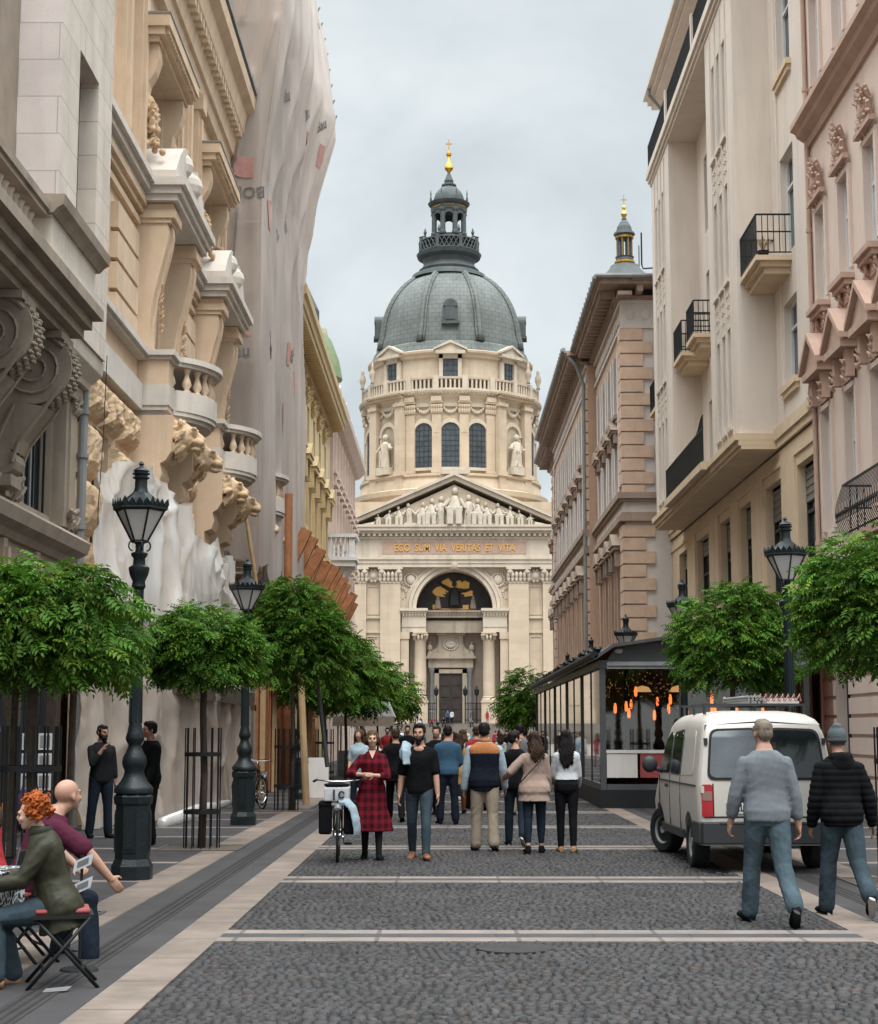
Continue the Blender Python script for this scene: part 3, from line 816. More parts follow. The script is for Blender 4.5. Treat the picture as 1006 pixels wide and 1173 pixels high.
    if X < 6.8: m = MB(F); m.tube([(u0 + .15, 1.05, 19.2), (u0 + .1, .5, 18.5), (u0 + .1, .18, 17.6), (u0 + .1, .18, 4)], .09, 8); m.build('downpipe', 'zinc', brown)
# gable end that faces back down the street
F = FR_front(64.0)
m = MB(F); m.box(6.9, 13, -.3, -.0, 0, 18.6); m.build('end_wall', 'plaster_pale', brown)
m = MB(F); z = .3; k = 0
while z < 17.2:
    if not 9.5 < z < 10.6: m.box(6.79, 6.9 + (1.15 if k % 2 else .78), .0, .11, z, min(z + .46, 17.4))
    z += .52; k += 1
m.build('quoin', 'brown_quoin', brown)
m = MB(F)
for a, z0, z1 in ((.30, 10.62, 10.86), (.20, 10.50, 10.619), (.12, 9.98, 10.1), (.24, 9.74, 9.979)): m.box(6.9 - a, 13, 0, a, z0, z1)
m.build('string_course', 'brown_trim', brown)
m = MB(F); m.box(6.85, 13, 0, .06, 10.101, 10.499); m.box(6.8, 13, 0, .07, 4.1, 4.35); m.box(6.8, 13, 0, .09, 17.42, 17.55); m.box(6.8, 13, 0, .05, 17.551, 18.399); m.box(6.8, 13, 0, .12, 18.4, 18.55)
for k in range(7): m.ell((7.2 + k * .62, .06, 17.98), (.19, .06, .24), 7, 5)
m.build('frieze', 'plaster_pale', brown)
m = MB(F); m.box(7.2, 13, 0, .25, 18.551, 18.7); m.box(7.2, 13, 0, .945, 18.992, 19.118); m.box(7.2, 13, 0, 1.045, 19.1201, 19.219)
for k in range(6): m.box(7.4 + k * .9, 7.65 + k * .9, .251, .85, 18.72, 18.99)
m.build('cornice', 'brown_trim', brown)
m = MB(F); m.tube([(5.8, 1.08, 19.27), (13, 1.08, 19.27)], .10, 8); m.build('gutter', 'zinc', brown)
# hipped slate roof
m = MB(); a = [(5.85, 63.0), (20, 63.0), (20, 108.5), (5.85, 108.5)]
m.add([(5.85, 63.0, 19.23), (20.5, 63.0, 19.23), (20.5, 108.5, 19.23), (5.85, 108.5, 19.23), (13.2, 73.5, 22.6), (13.2, 98, 22.6)], [(0, 1, 4), (1, 2, 5, 4), (2, 3, 5), (3, 0, 4, 5), (0, 3, 2, 1)])
m.build('roof', 'slate', brown)
# ------------------------------------------------------------------ the domed basilica at the end of the street
bas = thing('basilica', 'domed stone basilica with arched portal closing the far end of the street', 'church', (.9, 218, 0))
BX = .9; FY = 218.0
F = lambda u, d, z: (BX + u, FY - d, z)
GZ = 2.6
# --- front block: wall with the great arch
AR, AZ = 5.05, 17.6        # arch opening radius and springing height
m = MB(F)
N = 28
W2 = 13.0; ZT = 23.0
pts = [(AR * math.cos(PI * k / N), AZ + AR * math.sin(PI * k / N)) for k in range(N + 1)]
for i in range(N):
    (xa, za), (xb, zb) = pts[i], pts[i + 1]
    m.quad((xa, 0, za), (xb, 0, zb), (xb, 0, ZT), (xa, 0, ZT)); m.quad((xa, 0, za), (xb, 0, zb), (xb, -5, zb), (xa, -5, za))
for s in (-1, 1):
    a, b = (AR, W2 + .2) if s > 0 else (-W2 - .2, -AR)
    m.quad((a, 0, AZ), (b, 0, AZ), (b, 0, ZT), (a, 0, ZT))
    # below the springing: outer pier, then the side passage with its column
    c, e = (6.0, W2 + .2) if s > 0 else (-W2 - .2, -6.0)
    m.box(c, e, -5, 0, 0, AZ - .001)
    f, g = (AR - .45, 6.0) if s > 0 else (-6.0, -AR + .45)
m.build('front_wall', 'basilica', bas)
m = MB(F); m.box(-W2 - .2, W2 + .2, -16, -5.2, 0, ZT); m.box(-27, 27, -34, -16.1, 0, 34); m.build('nave_wall', 'basilica', bas)
# recess back wall
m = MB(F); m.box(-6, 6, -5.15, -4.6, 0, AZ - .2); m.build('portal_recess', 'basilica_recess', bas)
# archivolt
m = MB(F)
for r0, r1, d in ((AR + .0, AR + .5, .25), (AR + .55, AR + 1.0, .40), (AR + 1.05, AR + 1.35, .22)):
    for k in range(N):
        a0, a1 = PI * k / N, PI * (k + 1) / N
        q = [(r0 * math.cos(a0), AZ + r0 * math.sin(a0)), (r1 * math.cos(a0), AZ + r1 * math.sin(a0)), (r1 * math.cos(a1), AZ + r1 * math.sin(a1)), (r0 * math.cos(a1), AZ + r0 * math.sin(a1))]
        m.prism(q, 0, d, 1)
m.box(-.55, .55, .41, .8, AZ + AR + .1, AZ + AR + 1.5); m.ell((0, .8, AZ + AR + .8), (.6, .3, .7), 10, 8)
m.build('archivolt', 'basilica_trim', bas)
# mosaic lunette in the arch
LY = -2.8
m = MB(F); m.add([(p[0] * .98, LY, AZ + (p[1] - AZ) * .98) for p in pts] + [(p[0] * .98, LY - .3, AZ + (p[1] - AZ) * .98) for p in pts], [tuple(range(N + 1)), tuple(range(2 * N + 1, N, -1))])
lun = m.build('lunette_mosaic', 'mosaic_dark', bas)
m = MB(F); rr = random.Random(4)
poly = []
for k in range(26):
    a = PI * (.08 + .84 * k / 25); r = 2.55 + rr.uniform(-.35, .35); poly.append((r * 1.12 * math.cos(a), 18.9 + r * 1.15 * math.sin(a) * .95))
for k in range(25):
    (xa, za), (xb, zb) = poly[k], poly[k + 1]; t = .52 + rr.uniform(-.08, .08)
    c = (0, 19.2)
    m.quad((xa, LY + .02, za), (xb, LY + .02, zb), (c[0] + (xb - c[0]) * t, LY + .02, c[1] + (zb - c[1]) * t), (c[0] + (xa - c[0]) * t, LY + .02, c[1] + (za - c[1]) * t))
for x in (-2.4, 1.6, 2.4): m.box(x - .5, x + .5, LY + .02, LY + .04, 17.75, 18.15 + .3 * rr.random())
m.box(-2.8, 2.8, LY + .02, LY + .03, 17.68, 17.8)
m.build('golden_cloud', 'gold_flat', lun)
m = MB(F); m.tube([(0, LY + .06, 18.2), (0, LY + .06, 19.6), (0, LY + .06, 20.6)], [.8, .75, .35], 8); m.ell((0, LY + .1, 21.1), (.33, .12, .4), 8, 6)
m.tube([(-.4, LY + .06, 20.2), (-1.6, LY + .06, 20.9), (-2.3, LY + .06, 21.4)], [.34, .24, .14], 6); m.tube([(.4, LY + .06, 20.2), (1.5, LY + .06, 20.2), (2.2, LY + .06, 20.4)], [.34, .24, .14], 6)
m.build('robed_figure', 'mosaic_dark', lun)
m = MB(F)
for x in (-2.2, 2.5): m.tube([(x, LY + .06, 17.8), (x, LY + .06, 19.0)], [.5, .3], 7); m.ell((x, LY + .1, 19.2), (.22, .1, .26), 7, 5)
m.build('kneeling_figure', 'basilica_recess', lun)
# beam across the recess under the lunette
m = MB(F); m.box(-AR + .3, AR - .3, -4.5, LY + .25, 16.6, 17.3); m.box(-AR + .3, AR - .3, -4.5, LY + .6, 17.3, 17.55); m.box(-AR + .3, AR - .3, -4.59, LY - .2, 14.6, 16.2)
for k in range(24): m.box(-4.6 + k * .39, -4.4 + k * .39, LY + .251, LY + .5, 17.0, 17.29)
m.build('recess_beam', 'basilica_dark', bas)
# entablature blocks at the arch springing, columns and inner piers
for s in (-1, 1):
    m = MB(F); a, b = sorted((s * 3.75, s * 6.9))
    m.box(a, b, -4.5, .5, 15.15, 16.3); m.box(a - .12, b + .12, -4.5, .75, 16.95, 17.25); m.box(a - .25, b + .25, -4.5, 1.0, 17.25, 17.6); m.box(a, b, -4.5, .42, 14.5, 15.14); m.box(a, b, -4.5, .5, 16.3, 16.95)
    for k in range(8): m.box(a + .1 + k * .4, a + .32 + k * .4, .501, .74, 16.65, 16.94)
    m.build('entablature', 'basilica_trim', bas)
    m = MB(F); c = (s * 4.5, -.1, 0)
    m.box(c[0] - 1.0, c[0] + 1.0, -1.1, .9, 2.4, 5.3); m.box(c[0] - 1.1, c[0] + 1.1, -1.2, 1.0, 5.3, 5.5)
    m.lathe([(.98, 5.5), (.98, 5.7), (.86, 5.85), (.90, 6.0), (.80, 6.1), (.80, 9.0), (.72, 13.4), (.78, 13.5)], c, 20)
    m.box(c[0] - .95, c[0] + .95, -1.05, .85, 14.28, 14.5)
    for k in range(10):
        an = 2 * PI * k / 10; m.ell((c[0] + .78 * math.cos(an), c[1] + .78 * math.sin(an), 13.85), (.2, .2, .45), 6, 5)
    for q in (-1, 1): m.lathe([(0, -.1), (.33, -.1), (.33, .1), (0, .1)], (c[0] + q * .75, .86, 14.1), 8)
    m.build('column', 'basilica', bas, smooth=True, sharp=35)
    m = MB(F); a, b = sorted((s * 6.0, s * 7.05)); m.box(a, b, 0.0, .28, 2.4, 14.499); m.box(a - .1, b + .1, .281, .42, 13.6, 14.498); m.box(a - .1, b + .1, .0, .6, 2.4, 4.8)
    m.build('pilaster', 'basilica', bas)
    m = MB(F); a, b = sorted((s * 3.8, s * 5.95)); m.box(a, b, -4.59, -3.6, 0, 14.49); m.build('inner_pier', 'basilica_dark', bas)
# giant corner pilasters with capitals
for x0, x1 in ((-9.75, -7.1), (-13.1, -11.6), (7.1, 9.75), (11.6, 13.2)):
    m = MB(F); m.box(x0, x1, .0, .75, 0, 21.0); m.box(x0 - .15, x1 + .15, 0, .95, 0, 4.5); m.build('giant_pilaster', 'basilica', bas)
    m = MB(F); m.box(x0 - .05, x1 + .05, .0, .82, 20.9, 21.1); m.box(x0 - .3, x1 + .3, 0, 1.15, 22.7, 23.0)
    r = random.Random(int(x0 * 7) & 255); n = int((x1 - x0) / .5)
    for k in range(n + 1):
        for row in range(2): m.ell((x0 + (x1 - x0) * k / n, .85 + .12 * row, 21.45 + .55 * row), (.24, .22, .42), 6, 5)
    for q in (x0 + .2, x1 - .2): m.lathe([(0, -.15), (.38, -.15), (.38, .15), (0, .15)], (q, 1.0, 22.4), 8); m.ell((q, 1.05, 22.35), (.36, .2, .36), 8, 6)
    m.build('capital', 'basilica_trim', bas, smooth=True, sharp=35)
for x0, x1 in ((-11.6, -9.75), (9.75, 11.6)):
    m = MB(F)
    m.box(x0, x1, 0, .25, 16.3, 16.6); m.box(x0, x1, 0, .2, 14.4, 14.6)
    for z0, z1 in ((16.8, 20.6), (5, 14)):
        for q in ((x0 + .12, x0 + .24, z0, z1), (x1 - .24, x1 - .12, z0, z1), (x0 + .241, x1 - .241, z0, z0 + .12), (x0 + .241, x1 - .241, z1 - .12, z1)): m.box(q[0], q[1], 0, .1, q[2], q[3])
    c = (x0 + x1) / 2; m.ell((c, .2, 21.9), (.85, .3, .8), 12, 8); m.ell((c, .42, 21.9), (.45, .2, .45), 8, 6)
    for k in range(10): a = 2 * PI * k / 10; m.ell((c + .8 * math.cos(a), .3, 21.9 + .75 * math.sin(a)), (.2, .16, .2), 6, 5)
    m.build('wreath_panel', 'basilica_trim', bas)
# spandrel reliefs and medallions
for s in (-1, 1):
    m = MB(F); r = random.Random(11)
    cx = s * 5.75
    for k in range(16): a = 2 * PI * k / 16; m.ell((cx + .85 * math.cos(a), .12, 21.4 + .85 * math.sin(a)), (.18, .12, .18), 6, 5)
    m.ell((cx, .1, 21.4), (.62, .28, .66), 10, 8)
    for k in range(60):
        x = s * r.uniform(4.6, 6.95); z = r.uniform(18.0, 22.6)
        if math.hypot(x, z - AZ) > AR + 1.55 and math.hypot(x - cx, z - 21.4) > 1.05: m.ell((x, .03, z), (r.uniform(.1, .25), .13, r.uniform(.12, .35)), 6, 5)
    m.build('spandrel_relief', 'basilica_trim', bas)
# entablature over everything, inscription
m = MB(F)
for z0, z1, d in ((23.0, 23.5, .95), (23.5, 24.0, 1.05), (24.0, 24.25, 1.2), (24.25, 26.7, .9), (26.7, 27.0, 1.1), (27.4, 27.75, 1.5), (27.75, 28.2, 2.0), (28.2, 28.5, 2.15)): m.box(-W2 - d + .7, W2 + d - .7, -16, d, z0, z1)
m.box(-W2, W2, -16, 1.0, 27.0, 27.4)
for k in range(36): x = -12.7 + k * .726; m.box(x - .18, x + .18, 1.001, 1.6, 27.05, 27.398)
m.build('frieze', 'basilica_trim', bas)
m = MB(F); m.box(-9.55, 9.45, .9, .96, 24.75, 26.35); rp = m.build('inscription_panel', 'red_panel', bas)
def text_mesh(name, body, size, depth, mat, parent, mtx, sx=1.0, align='CENTER'):
    cu = bpy.data.curves.new(name, 'FONT'); cu.body = body; cu.size = size; cu.extrude = depth; cu.align_x = align; cu.align_y = 'CENTER'; cu.resolution_u = 3; cu.offset = .012 * size
    t = bpy.data.objects.new(name, cu); COL.objects.link(t)
    bpy.context.view_layer.update()
    me = bpy.data.meshes.new_from_object(t); bpy.data.objects.remove(t)
    r = parent
    while r.parent: r = r.parent
    me.transform(Matrix.Diagonal((sx, 1, 1, 1)))
    me.transform(Matrix.Translation(-r.location) @ mtx)
    me.materials.clear(); me.materials.append(MATS[mat])
    o = bpy.data.objects.new(name, me); COL.objects.link(o); o.parent = parent
    return o
text_mesh('inscription', 'EGO  SUM  VIA  VERITAS  ET  VITA', 1.36, .05, 'gold_flat', rp, Matrix.Translation((BX, FY - 1.02, 25.52)) @ Matrix.Rotation(PI / 2, 4, 'X'), .77)
# pediment
PZ, PT, PW = 28.5, 34.6, 13.6
m = MB(F); m.prism([(-PW + 1.6, PZ), (PW - 1.6, PZ), (0, PT - .6)], -8, .5, 1); m.build('tympanum', 'basilica', bas)
m = MB(F)
for s in (-1, 1):
    m.prism([(-s * (PW + .3), PZ + .01), (-s * (PW + .3), PZ + .45), (0, PT + .55), (0, PT)], -9, 1.15, 1)
    m.prism([(-s * (PW + .5), PZ + .46), (-s * (PW + .5), PZ + .80), (0, PT + .95), (0, PT + .56)], -9, 1.5, 1)
m.box(-1.9, 1.9, -1.5, 1.4, PT + .75, PT + 1.35); m.box(-1.5, 1.5, -1.5, 1.2, PT + 1.35, PT + 1.7)
m.build('pediment_cornice', 'basilica_trim', bas)
def statue(m, x, d, z, h, seed, lean=0.0, sit=False, halo=False):
    r = random.Random(seed); k = h / 2.6
    hz = h * .88
    if sit:
        m.tube([(x - .1 * k, d, z), (x, d + .15, z + .55 * h), (x + lean * .5, d, z + .78 * h)], [(.62 * k, .4 * k), (.52 * k, .36 * k), (.20 * k, .2 * k)], 8)
        m.tube([(x - .35 * k, d + .2, z + .42 * h), (x - .30 * k, d + .75 * k, z + .40 * h), (x - .3 * k, d + .8 * k, z)], [.28 * k, .26 * k, .22 * k], 6)
        m.tube([(x + .35 * k, d + .2, z + .42 * h), (x + .30 * k, d + .75 * k, z + .40 * h), (x + .3 * k, d + .8 * k, z)], [.28 * k, .26 * k, .22 * k], 6)
    else:
        m.tube([(x, d, z), (x + .04, d + .05, z + .4 * h), (x + lean * .6, d, z + .72 * h), (x + lean, d, z + .80 * h)], [(.48 * k, .38 * k), (.40 * k, .34 * k), (.42 * k, .3 * k), (.14 * k, .14 * k)], 8)
    m.ell((x + lean, d + .05, z + hz + .04 * h), (.22 * k, .24 * k, .28 * k), 8, 6)
    for s in (-1, 1):
        a = r.uniform(-.9, .7); m.tube([(x + lean * .6 + s * .36 * k, d + .05, z + .70 * h), (x + s * .62 * k, d + .25, z + .55 * h), (x + s * (.62 + .3 * math.cos(a)) * k * .9, d + .4, z + (.55 + .16 * a) * h)], [.15 * k, .13 * k, .09 * k], 6)
    for q in range(5): m.tube([(x + r.uniform(-.4, .4) * k, d + .3 * k, z + .05), (x + r.uniform(-.35, .35) * k, d + .36 * k, z + .5 * h)], [.08 * k, .06 * k], 5)
rel = [(-10.0, 1.5, 0, 1), (-8.7, 2.0, 1, 1), (-7.3, 2.5, 0, 1), (-6.0, 2.9, 0, 0), (-4.3, 3.0, 1, 1), (-3.1, 3.5, 1, 1), (-1.9, 3.8, 1, 0), (0, 5.0, 0, 1), (1.8, 4.0, 0, 0), (3.0, 3.5, 0, 1), (4.3, 3.0, 1, 1), (5.9, 2.9, 1, 1), (7.3, 2.5, 0, 1), (8.7, 2.0, 1, 1), (10.0, 1.5, 0, 1)]
for i, (x, h, ln, st) in enumerate(rel):
    m = MB(F); statue(m, x, .65, PZ + .05, h, i, (.15 if ln else -.1) * (1 if x < 0 else -1), bool(st))
    if i == 7:
        m.box(-1.1, 1.1, .5, .9, PZ + .02, PZ + 1.2); m.tube([(-.9, .6, PZ), (-.9, .6, PZ + 3.2)], .14, 6); m.tube([(.9, .6, PZ), (.9, .6, PZ + 3.2)], .14, 6)
    m.build('relief_figure', 'basilica_statue', bas, smooth=True, sharp=40)
m = MB(F)
for s in (-1, 1): m.tube([(s * 10.6, .8, PZ + .25), (s * 11.4, .8, PZ + .2), (s * 12.2, .7, PZ + .12)], [.28, .2, .1], 6); m.tube([(s * 4.6, .6, PZ + .2), (s * 6.6, .9, PZ + .15)], [.2, .25], 6)
m.build('relief_figure', 'basilica_statue', bas)
# door with its marble frame
DX = -.5
F2 = lambda u, d, z: (BX + DX + u, FY + 4.55 - d, z)
m = MB(F2); m.box(-1.55, 1.55, 0, .2, 2.6, 9.25)
for x in (-.78, .78):
    for k in range(4): m.box(x - .55, x + .55, .2, .27, 3.0 + k * 1.55, 4.2 + k * 1.55)
m.box(-.04, .04, .2, .3, 2.6, 9.25); m.build('door', 'door_bronze', bas)
m = MB(F2)
for s in (-1, 1): m.box(*sorted((s * 1.56, s * 2.15)), 0, .45, 2.6, 9.9); m.box(*sorted((s * 2.151, s * 3.0)), 0, .3, 2.6, 10.2)
m.box(-2.15, 2.15, 0, .45, 9.26, 9.9); m.box(-3.0, 3.0, 0, .5, 10.21, 11.7); m.box(-3.35, 3.35, 0, .9, 11.7, 12.15); m.box(-3.1, 3.1, 0, .7, 12.15, 12.6)
m.box(-1.65, 1.65, 0, .5, 12.61, 15.6); m.box(-1.95, 1.95, 0, .75, 15.6, 15.95); m.box(-1.5, 1.5, 0, .55, 15.95, 16.15)
for s in (-1, 1):
    m.prism([(s * 1.66, 12.61), (s * 2.9, 12.61), (s * 2.5, 13.1), (s * 2.0, 13.4), (s * 1.66, 14.4)], 0, .35, 1)
    m.lathe([(.28, 12.61), (.2, 12.9), (.38, 13.3), (.34, 13.8), (.12, 14.1), (.18, 14.3), (.02, 14.6)], (s * 2.8, .45, 0), 10)
m.build('portal_frame', 'basilica_dark', bas)
m = MB(F2)
for k in range(18): a = 2 * PI * k / 18; m.ell((.95 * math.cos(a), .52, 14.1 + .95 * math.sin(a)), (.18, .14, .18), 6, 5)
m.ell((0, .5, 14.1), (.75, .2, .75), 10, 8); m.ell((0, .66, 14.25), (.28, .2, .36), 8, 6); m.ell((0, .6, 13.8), (.5, .2, .4), 8, 6)
m.build('medallion', 'basilica_statue', bas)
for s in (-1, 1):
    m = MB(F2); m.lathe([(.42, 2.6), (.42, 4.2), (.34, 4.3), (.30, 9.2), (.42, 9.5), (.42, 10.2)], (s * 2.58, .62, 0), 12); m.build('portal_column', 'zinc', bas, smooth=True, sharp=30)
PORTAL = [o for o in bas.children if o.name.split('.')[0] in ('portal_frame', 'medallion', 'portal_column')]
# railing and lanterns at the top of the steps
m = MB(F)
for x0, x1 in ((-5.0, -2.4), (1.4, 5.0)):
    n = int((x1 - x0) / .22)
    for k in range(n + 1): u = x0 + (x1 - x0) * k / n; m.box(u - .03, u + .03, -.6, -.54, 2.6, 5.2)
    m.box(x0, x1, -.61, -.53, 5.2, 5.3); m.box(x0, x1, -.61, -.53, 3.0, 3.1); m.box(x0, x1, -.61, -.53, 4.4, 4.48)
for x in (-3.9, -2.4, 1.4, 2.9): m.tube([(x, -.57, 2.6), (x, -.57, 6.2)], .08, 6); m.lathe([(.02, 6.1), (.28, 6.4), (.32, 7.0), (.1, 7.3), (.02, 7.6)], (x, -.57, 0), 8)
m.build('iron_gate', 'iron', bas)
# steps
m = MB(F)
for k in range(13): m.box(-15 - .0, 15, -5, 1.5 + (13 - k) * .42, -.2 + .0 * k, .2 * (k + 1))
m.build('front_steps', 'square', bas)

# --- dome drum and dome
_before = set(bpy.data.objects)
CX_, CY_ = .45, 262.0
def ring(m, prof, n=64, c=(CX_, CY_, 0), off=0.0): return m.lathe(prof, c, n, off=off)
def FRr(ang, rad):      # local frame on the drum: ang measured from the axis towards the street
    ca, sa = math.cos(ang), math.sin(ang)
    return lambda u, d, z: (CX_ + (rad + d) * sa + u * ca, CY_ - (rad + d) * ca + u * sa, z)
m = MB(); ring(m, [(14.9, 30), (14.9, 37.4), (15.5, 37.6), (15.6, 38.4), (14.6, 38.8), (14.2, 41.6), (14.5, 41.7), (14.5, 42.2), (13.35, 42.5), (13.35, 54.2)], 48)
m.build('drum_wall', 'basilica', bas, smooth=True, sharp=25)
m = MB()
ring(m, [(13.3, 52.9), (13.65, 52.9), (13.7, 53.6), (13.55, 53.7), (13.6, 54.6), (14.0, 55.0), (14.1, 55.4), (14.6, 55.7), (14.7, 56.1), (13.4, 56.3)], 64)
m.build('drum_cornice', 'basilica_trim', bas, smooth=True, sharp=25)
m = MB()
for k in range(150): f = FRr(2 * PI * k / 150, 14.12); m.fr = f; m.box(-.16, .16, 0, .38, 55.42, 55.68)
m.fr = None; m.build('dentil_course', 'basilica_trim', bas)
angs = [(0, 'w'), (.305, 'w'), (-.305, 'w'), (.785, 'n'), (-.785, 'n'), (1.2, 'w'), (-1.2, 'w')]
for a, kind in angs:
    f = FRr(a, 13.38); hw = 1.42
    m = MB(f); n = 14
    arc = [(hw * math.cos(PI * k / n), 49.6 + hw * math.sin(PI * k / n)) for k in range(n + 1)]
    if kind == 'w':
        m.prism([(hw, 43.4)] + arc + [(-hw, 43.4)], .0, .10, 1); w = m.build('arched_window', 'leaded', bas)
        m = MB(f)
        for x in (-.72, 0, .72): m.box(x - .04, x + .04, .10, .16, 43.4, 50.6)
        for z in np.arange(44.4, 50.6, .9): m.box(-hw + .05, hw - .05, .10, .15, z - .04, z + .04)
        m.build('glazing_bars', 'dark_frame', w)
    else:
        m.prism([(hw, 43.4)] + arc + [(-hw, 43.4)], .0, .06, 1); w = m.build('niche_shade_plate', 'basilica_dark', bas)  # flat plate without a hollow: the niche's shade is put into its darker colour
        m = MB(f); m.box(-1.2, 1.2, .2, 1.6, 42.6, 43.9); statue(m, 0, .8, 43.9, 5.6, int(a * 10) + 20, .1); m.build('niche_statue', 'basilica_statue', bas, smooth=True, sharp=40)
    m = MB(f)
    for i in range(n):
        a0, a1 = PI * i / n, PI * (i + 1) / n
        q = [(r_ * math.cos(t), 49.6 + r_ * math.sin(t)) for r_, t in ((hw, a0), (hw + .5, a0), (hw + .5, a1), (hw, a1))]
        m.prism(q, 0, .34, 1)
    for s in (-1, 1): m.box(*sorted((s * hw, s * (hw + .42))), 0, .26, 43.0, 49.3); m.box(*sorted((s * (hw - .02), s * (hw + .6))), 0, .4, 49.3, 49.62)
    m.box(-hw, hw, 0, .36, 42.9, 43.4)
    m.build('window_surround', 'basilica_trim', bas)
pil = [.153, -.153, .46, -.46, 1.02, -1.02, 1.4, -1.4]
for a in pil:
    big = abs(a) > .4
    f = FRr(a, 13.36); m = MB(f); w = .72
    m.box(-w, w, 0, .7, 38.8, 42.4) ; m.box(-w, w, 0, .5, 42.4, 52.0); m.box(-w - .12, w + .12, 0, .75, 42.41, 42.9)
    m.box(-w - .25, w + .25, 0, .85, 53.55, 53.9)
    for q in range(5):
        for row in range(2): m.ell((-w + q * w / 2, .55 + .1 * row, 52.4 + .6 * row), (.25, .2, .4), 6, 5)
    m.box(-w - .1, w + .1, 0, .95, 53.91, 54.9)
    m.build('drum_pilaster', 'basilica', bas)
for a in (.785, -.785):      # projecting corner bays that carry the flat niche plates
    f = FRr(a, 13.3); m = MB(f)
    for x0, x1 in ((-3.6, -2.1), (2.1, 3.6)): m.box(x0, x1, -1, .95, 38.8, 54.9); m.box(x0 - .15, x1 + .15, 0, 1.15, 42.41, 42.9); m.box(x0 - .2, x1 + .2, 0, 1.2, 53.2, 53.9)
    m.box(-3.7, 3.7, -1, 1.35, 54.91, 55.4); m.box(-4.0, 4.0, -1, 1.75, 55.7, 56.15); m.box(-3.7, 3.7, -1, 1.3, 38.6, 40.0); m.box(-3.9, 3.9, -1, 1.2, 42.0, 42.39)
    for k in range(14): m.box(-3.7 + k * .55, -3.4 + k * .55, 1.0, 1.7, 55.41, 55.69)
    m.build('corner_bay', 'basilica', bas)
for a in (0, .305, -.305, .62, -.62, .785, -.785, .95, -.95, 1.2, -1.2):   # garlands
    f = FRr(a, 13.42 if abs(abs(a) - .785) > .1 else 13.6); m = MB(f)
    for k in range(9): t = k / 8 * 2 - 1; m.ell((t * 1.3, .1, 53.0 - .75 * (1 - t * t)), (.24, .16, .22), 6, 5)
    m.build('garland', 'basilica_trim', bas)
# balustrade
m = MB(); ring(m, [(13.75, 56.2), (14.2, 56.2), (14.2, 56.6), (13.75, 56.6)], 64); ring(m, [(13.75, 58.25), (14.2, 58.25), (14.25, 58.6), (13.7, 58.6)], 64)
for k in range(132):
    a = 2 * PI * k / 132; f = FRr(a, 13.98); m.fr = f
    m.box(-.14, .14, -.14, .14, 56.6, 58.25)
for k in range(20): m.fr = FRr(2 * PI * k / 20 + .157, 13.98); m.box(-.42, .42, -.32, .32, 56.2, 58.8)
m.fr = None; m.build('balustrade', 'basilica_trim', bas)
m = MB()
for a in (1.02, -1.02, 1.35, -1.35, .6, -.6)[:4]:
    f = FRr(a, 14.3); c = f(0, 0, 0); m.lathe([(.35, 58.8), (.2, 59.2), (.48, 59.9), (.5, 60.5), (.2, 61), (.28, 61.2), (.03, 61.9)], (c[0], c[1], 0), 10)
m.build('urn', 'basilica_dark', bas, smooth=True)
# attic drum
m = MB(); ring(m, [(12.45, 56), (12.45, 61.6), (12.8, 61.7), (12.9, 62.1), (13.25, 62.3), (13.3, 62.7), (12.4, 63.2)], 64); m.build('attic_wall', 'basilica', bas, smooth=True, sharp=25)
for a in (0, .785, -.785):
    f = FRr(a, 12.45); m = MB(f); m.box(-1.15, 1.15, 0, .12, 58.9, 61.4); w = m.build('window', 'leaded', bas)
    m = MB(f)
    for x in (-.4, .4): m.box(x - .04, x + .04, .12, .17, 58.9, 61.4)
    for z in (59.7, 60.5): m.box(-1.1, 1.1, .12, .16, z - .03, z + .03)
    m.build('glazing_bars', 'dark_frame', w)
    m = MB(f)
    for s in (-1, 1): m.box(*sorted((s * 1.151, s * 1.75)), 0, .5, 58.0, 62.0)
    m.box(-1.75, 1.75, 0, .5, 61.41, 62.0); m.box(-1.9, 1.9, 0, .6, 58.2, 58.85); m.box(-2.3, 2.3, -.5, 1.2, 62.0, 62.5)
    m.prism([(-2.4, 62.51), (2.4, 62.51), (0, 64.0)], -1.2, 1.0, 1)
    for s in (-1, 1): m.prism([(-s * 2.6, 62.52), (-s * 2.6, 62.9), (0, 64.5), (0, 64.01)], -1.4, 1.3, 1)
    m.build('dormer', 'basilica_trim', bas)
# copper dome
prof = [(13.0, 62.7), (12.6, 63.6), (12.35, 64.6), (11.95, 65.0), (11.9, 66.3)]
R0, Z0, H0 = 11.55, 66.3, 13.1
for k in range(1, 15):
    t = k / 14 * 1.24; prof.append((R0 * math.cos(t) ** .92, Z0 + H0 * math.sin(t) * .985))
m = MB(); ring(m, prof, 64); m.build('dome', 'copper', bas, smooth=True, sharp=25)
ztop = prof[-1][1]; rtop = prof[-1][0]
for k in range(16):
    if k % 2: continue
    a = 2 * PI * (k + 1) / 16
    if math.cos(a) < -.3: continue
    m = MB()
    for s in (-1, 0, 1):
        p = []
        for r_, z in prof[3:]:
            f = FRr(a, r_ + .12); p.append(f(s * (.55 * (r_ / 12 * .7 + .3)), .0 if s else .08, z))
        m.tube(p, .20 if s else .42, 6)
    m.build('dome_rib', 'copper', bas, smooth=True)
f0 = [(0, 'f'), (PI / 2 - .06, 's'), (-PI / 2 + .06, 's')]
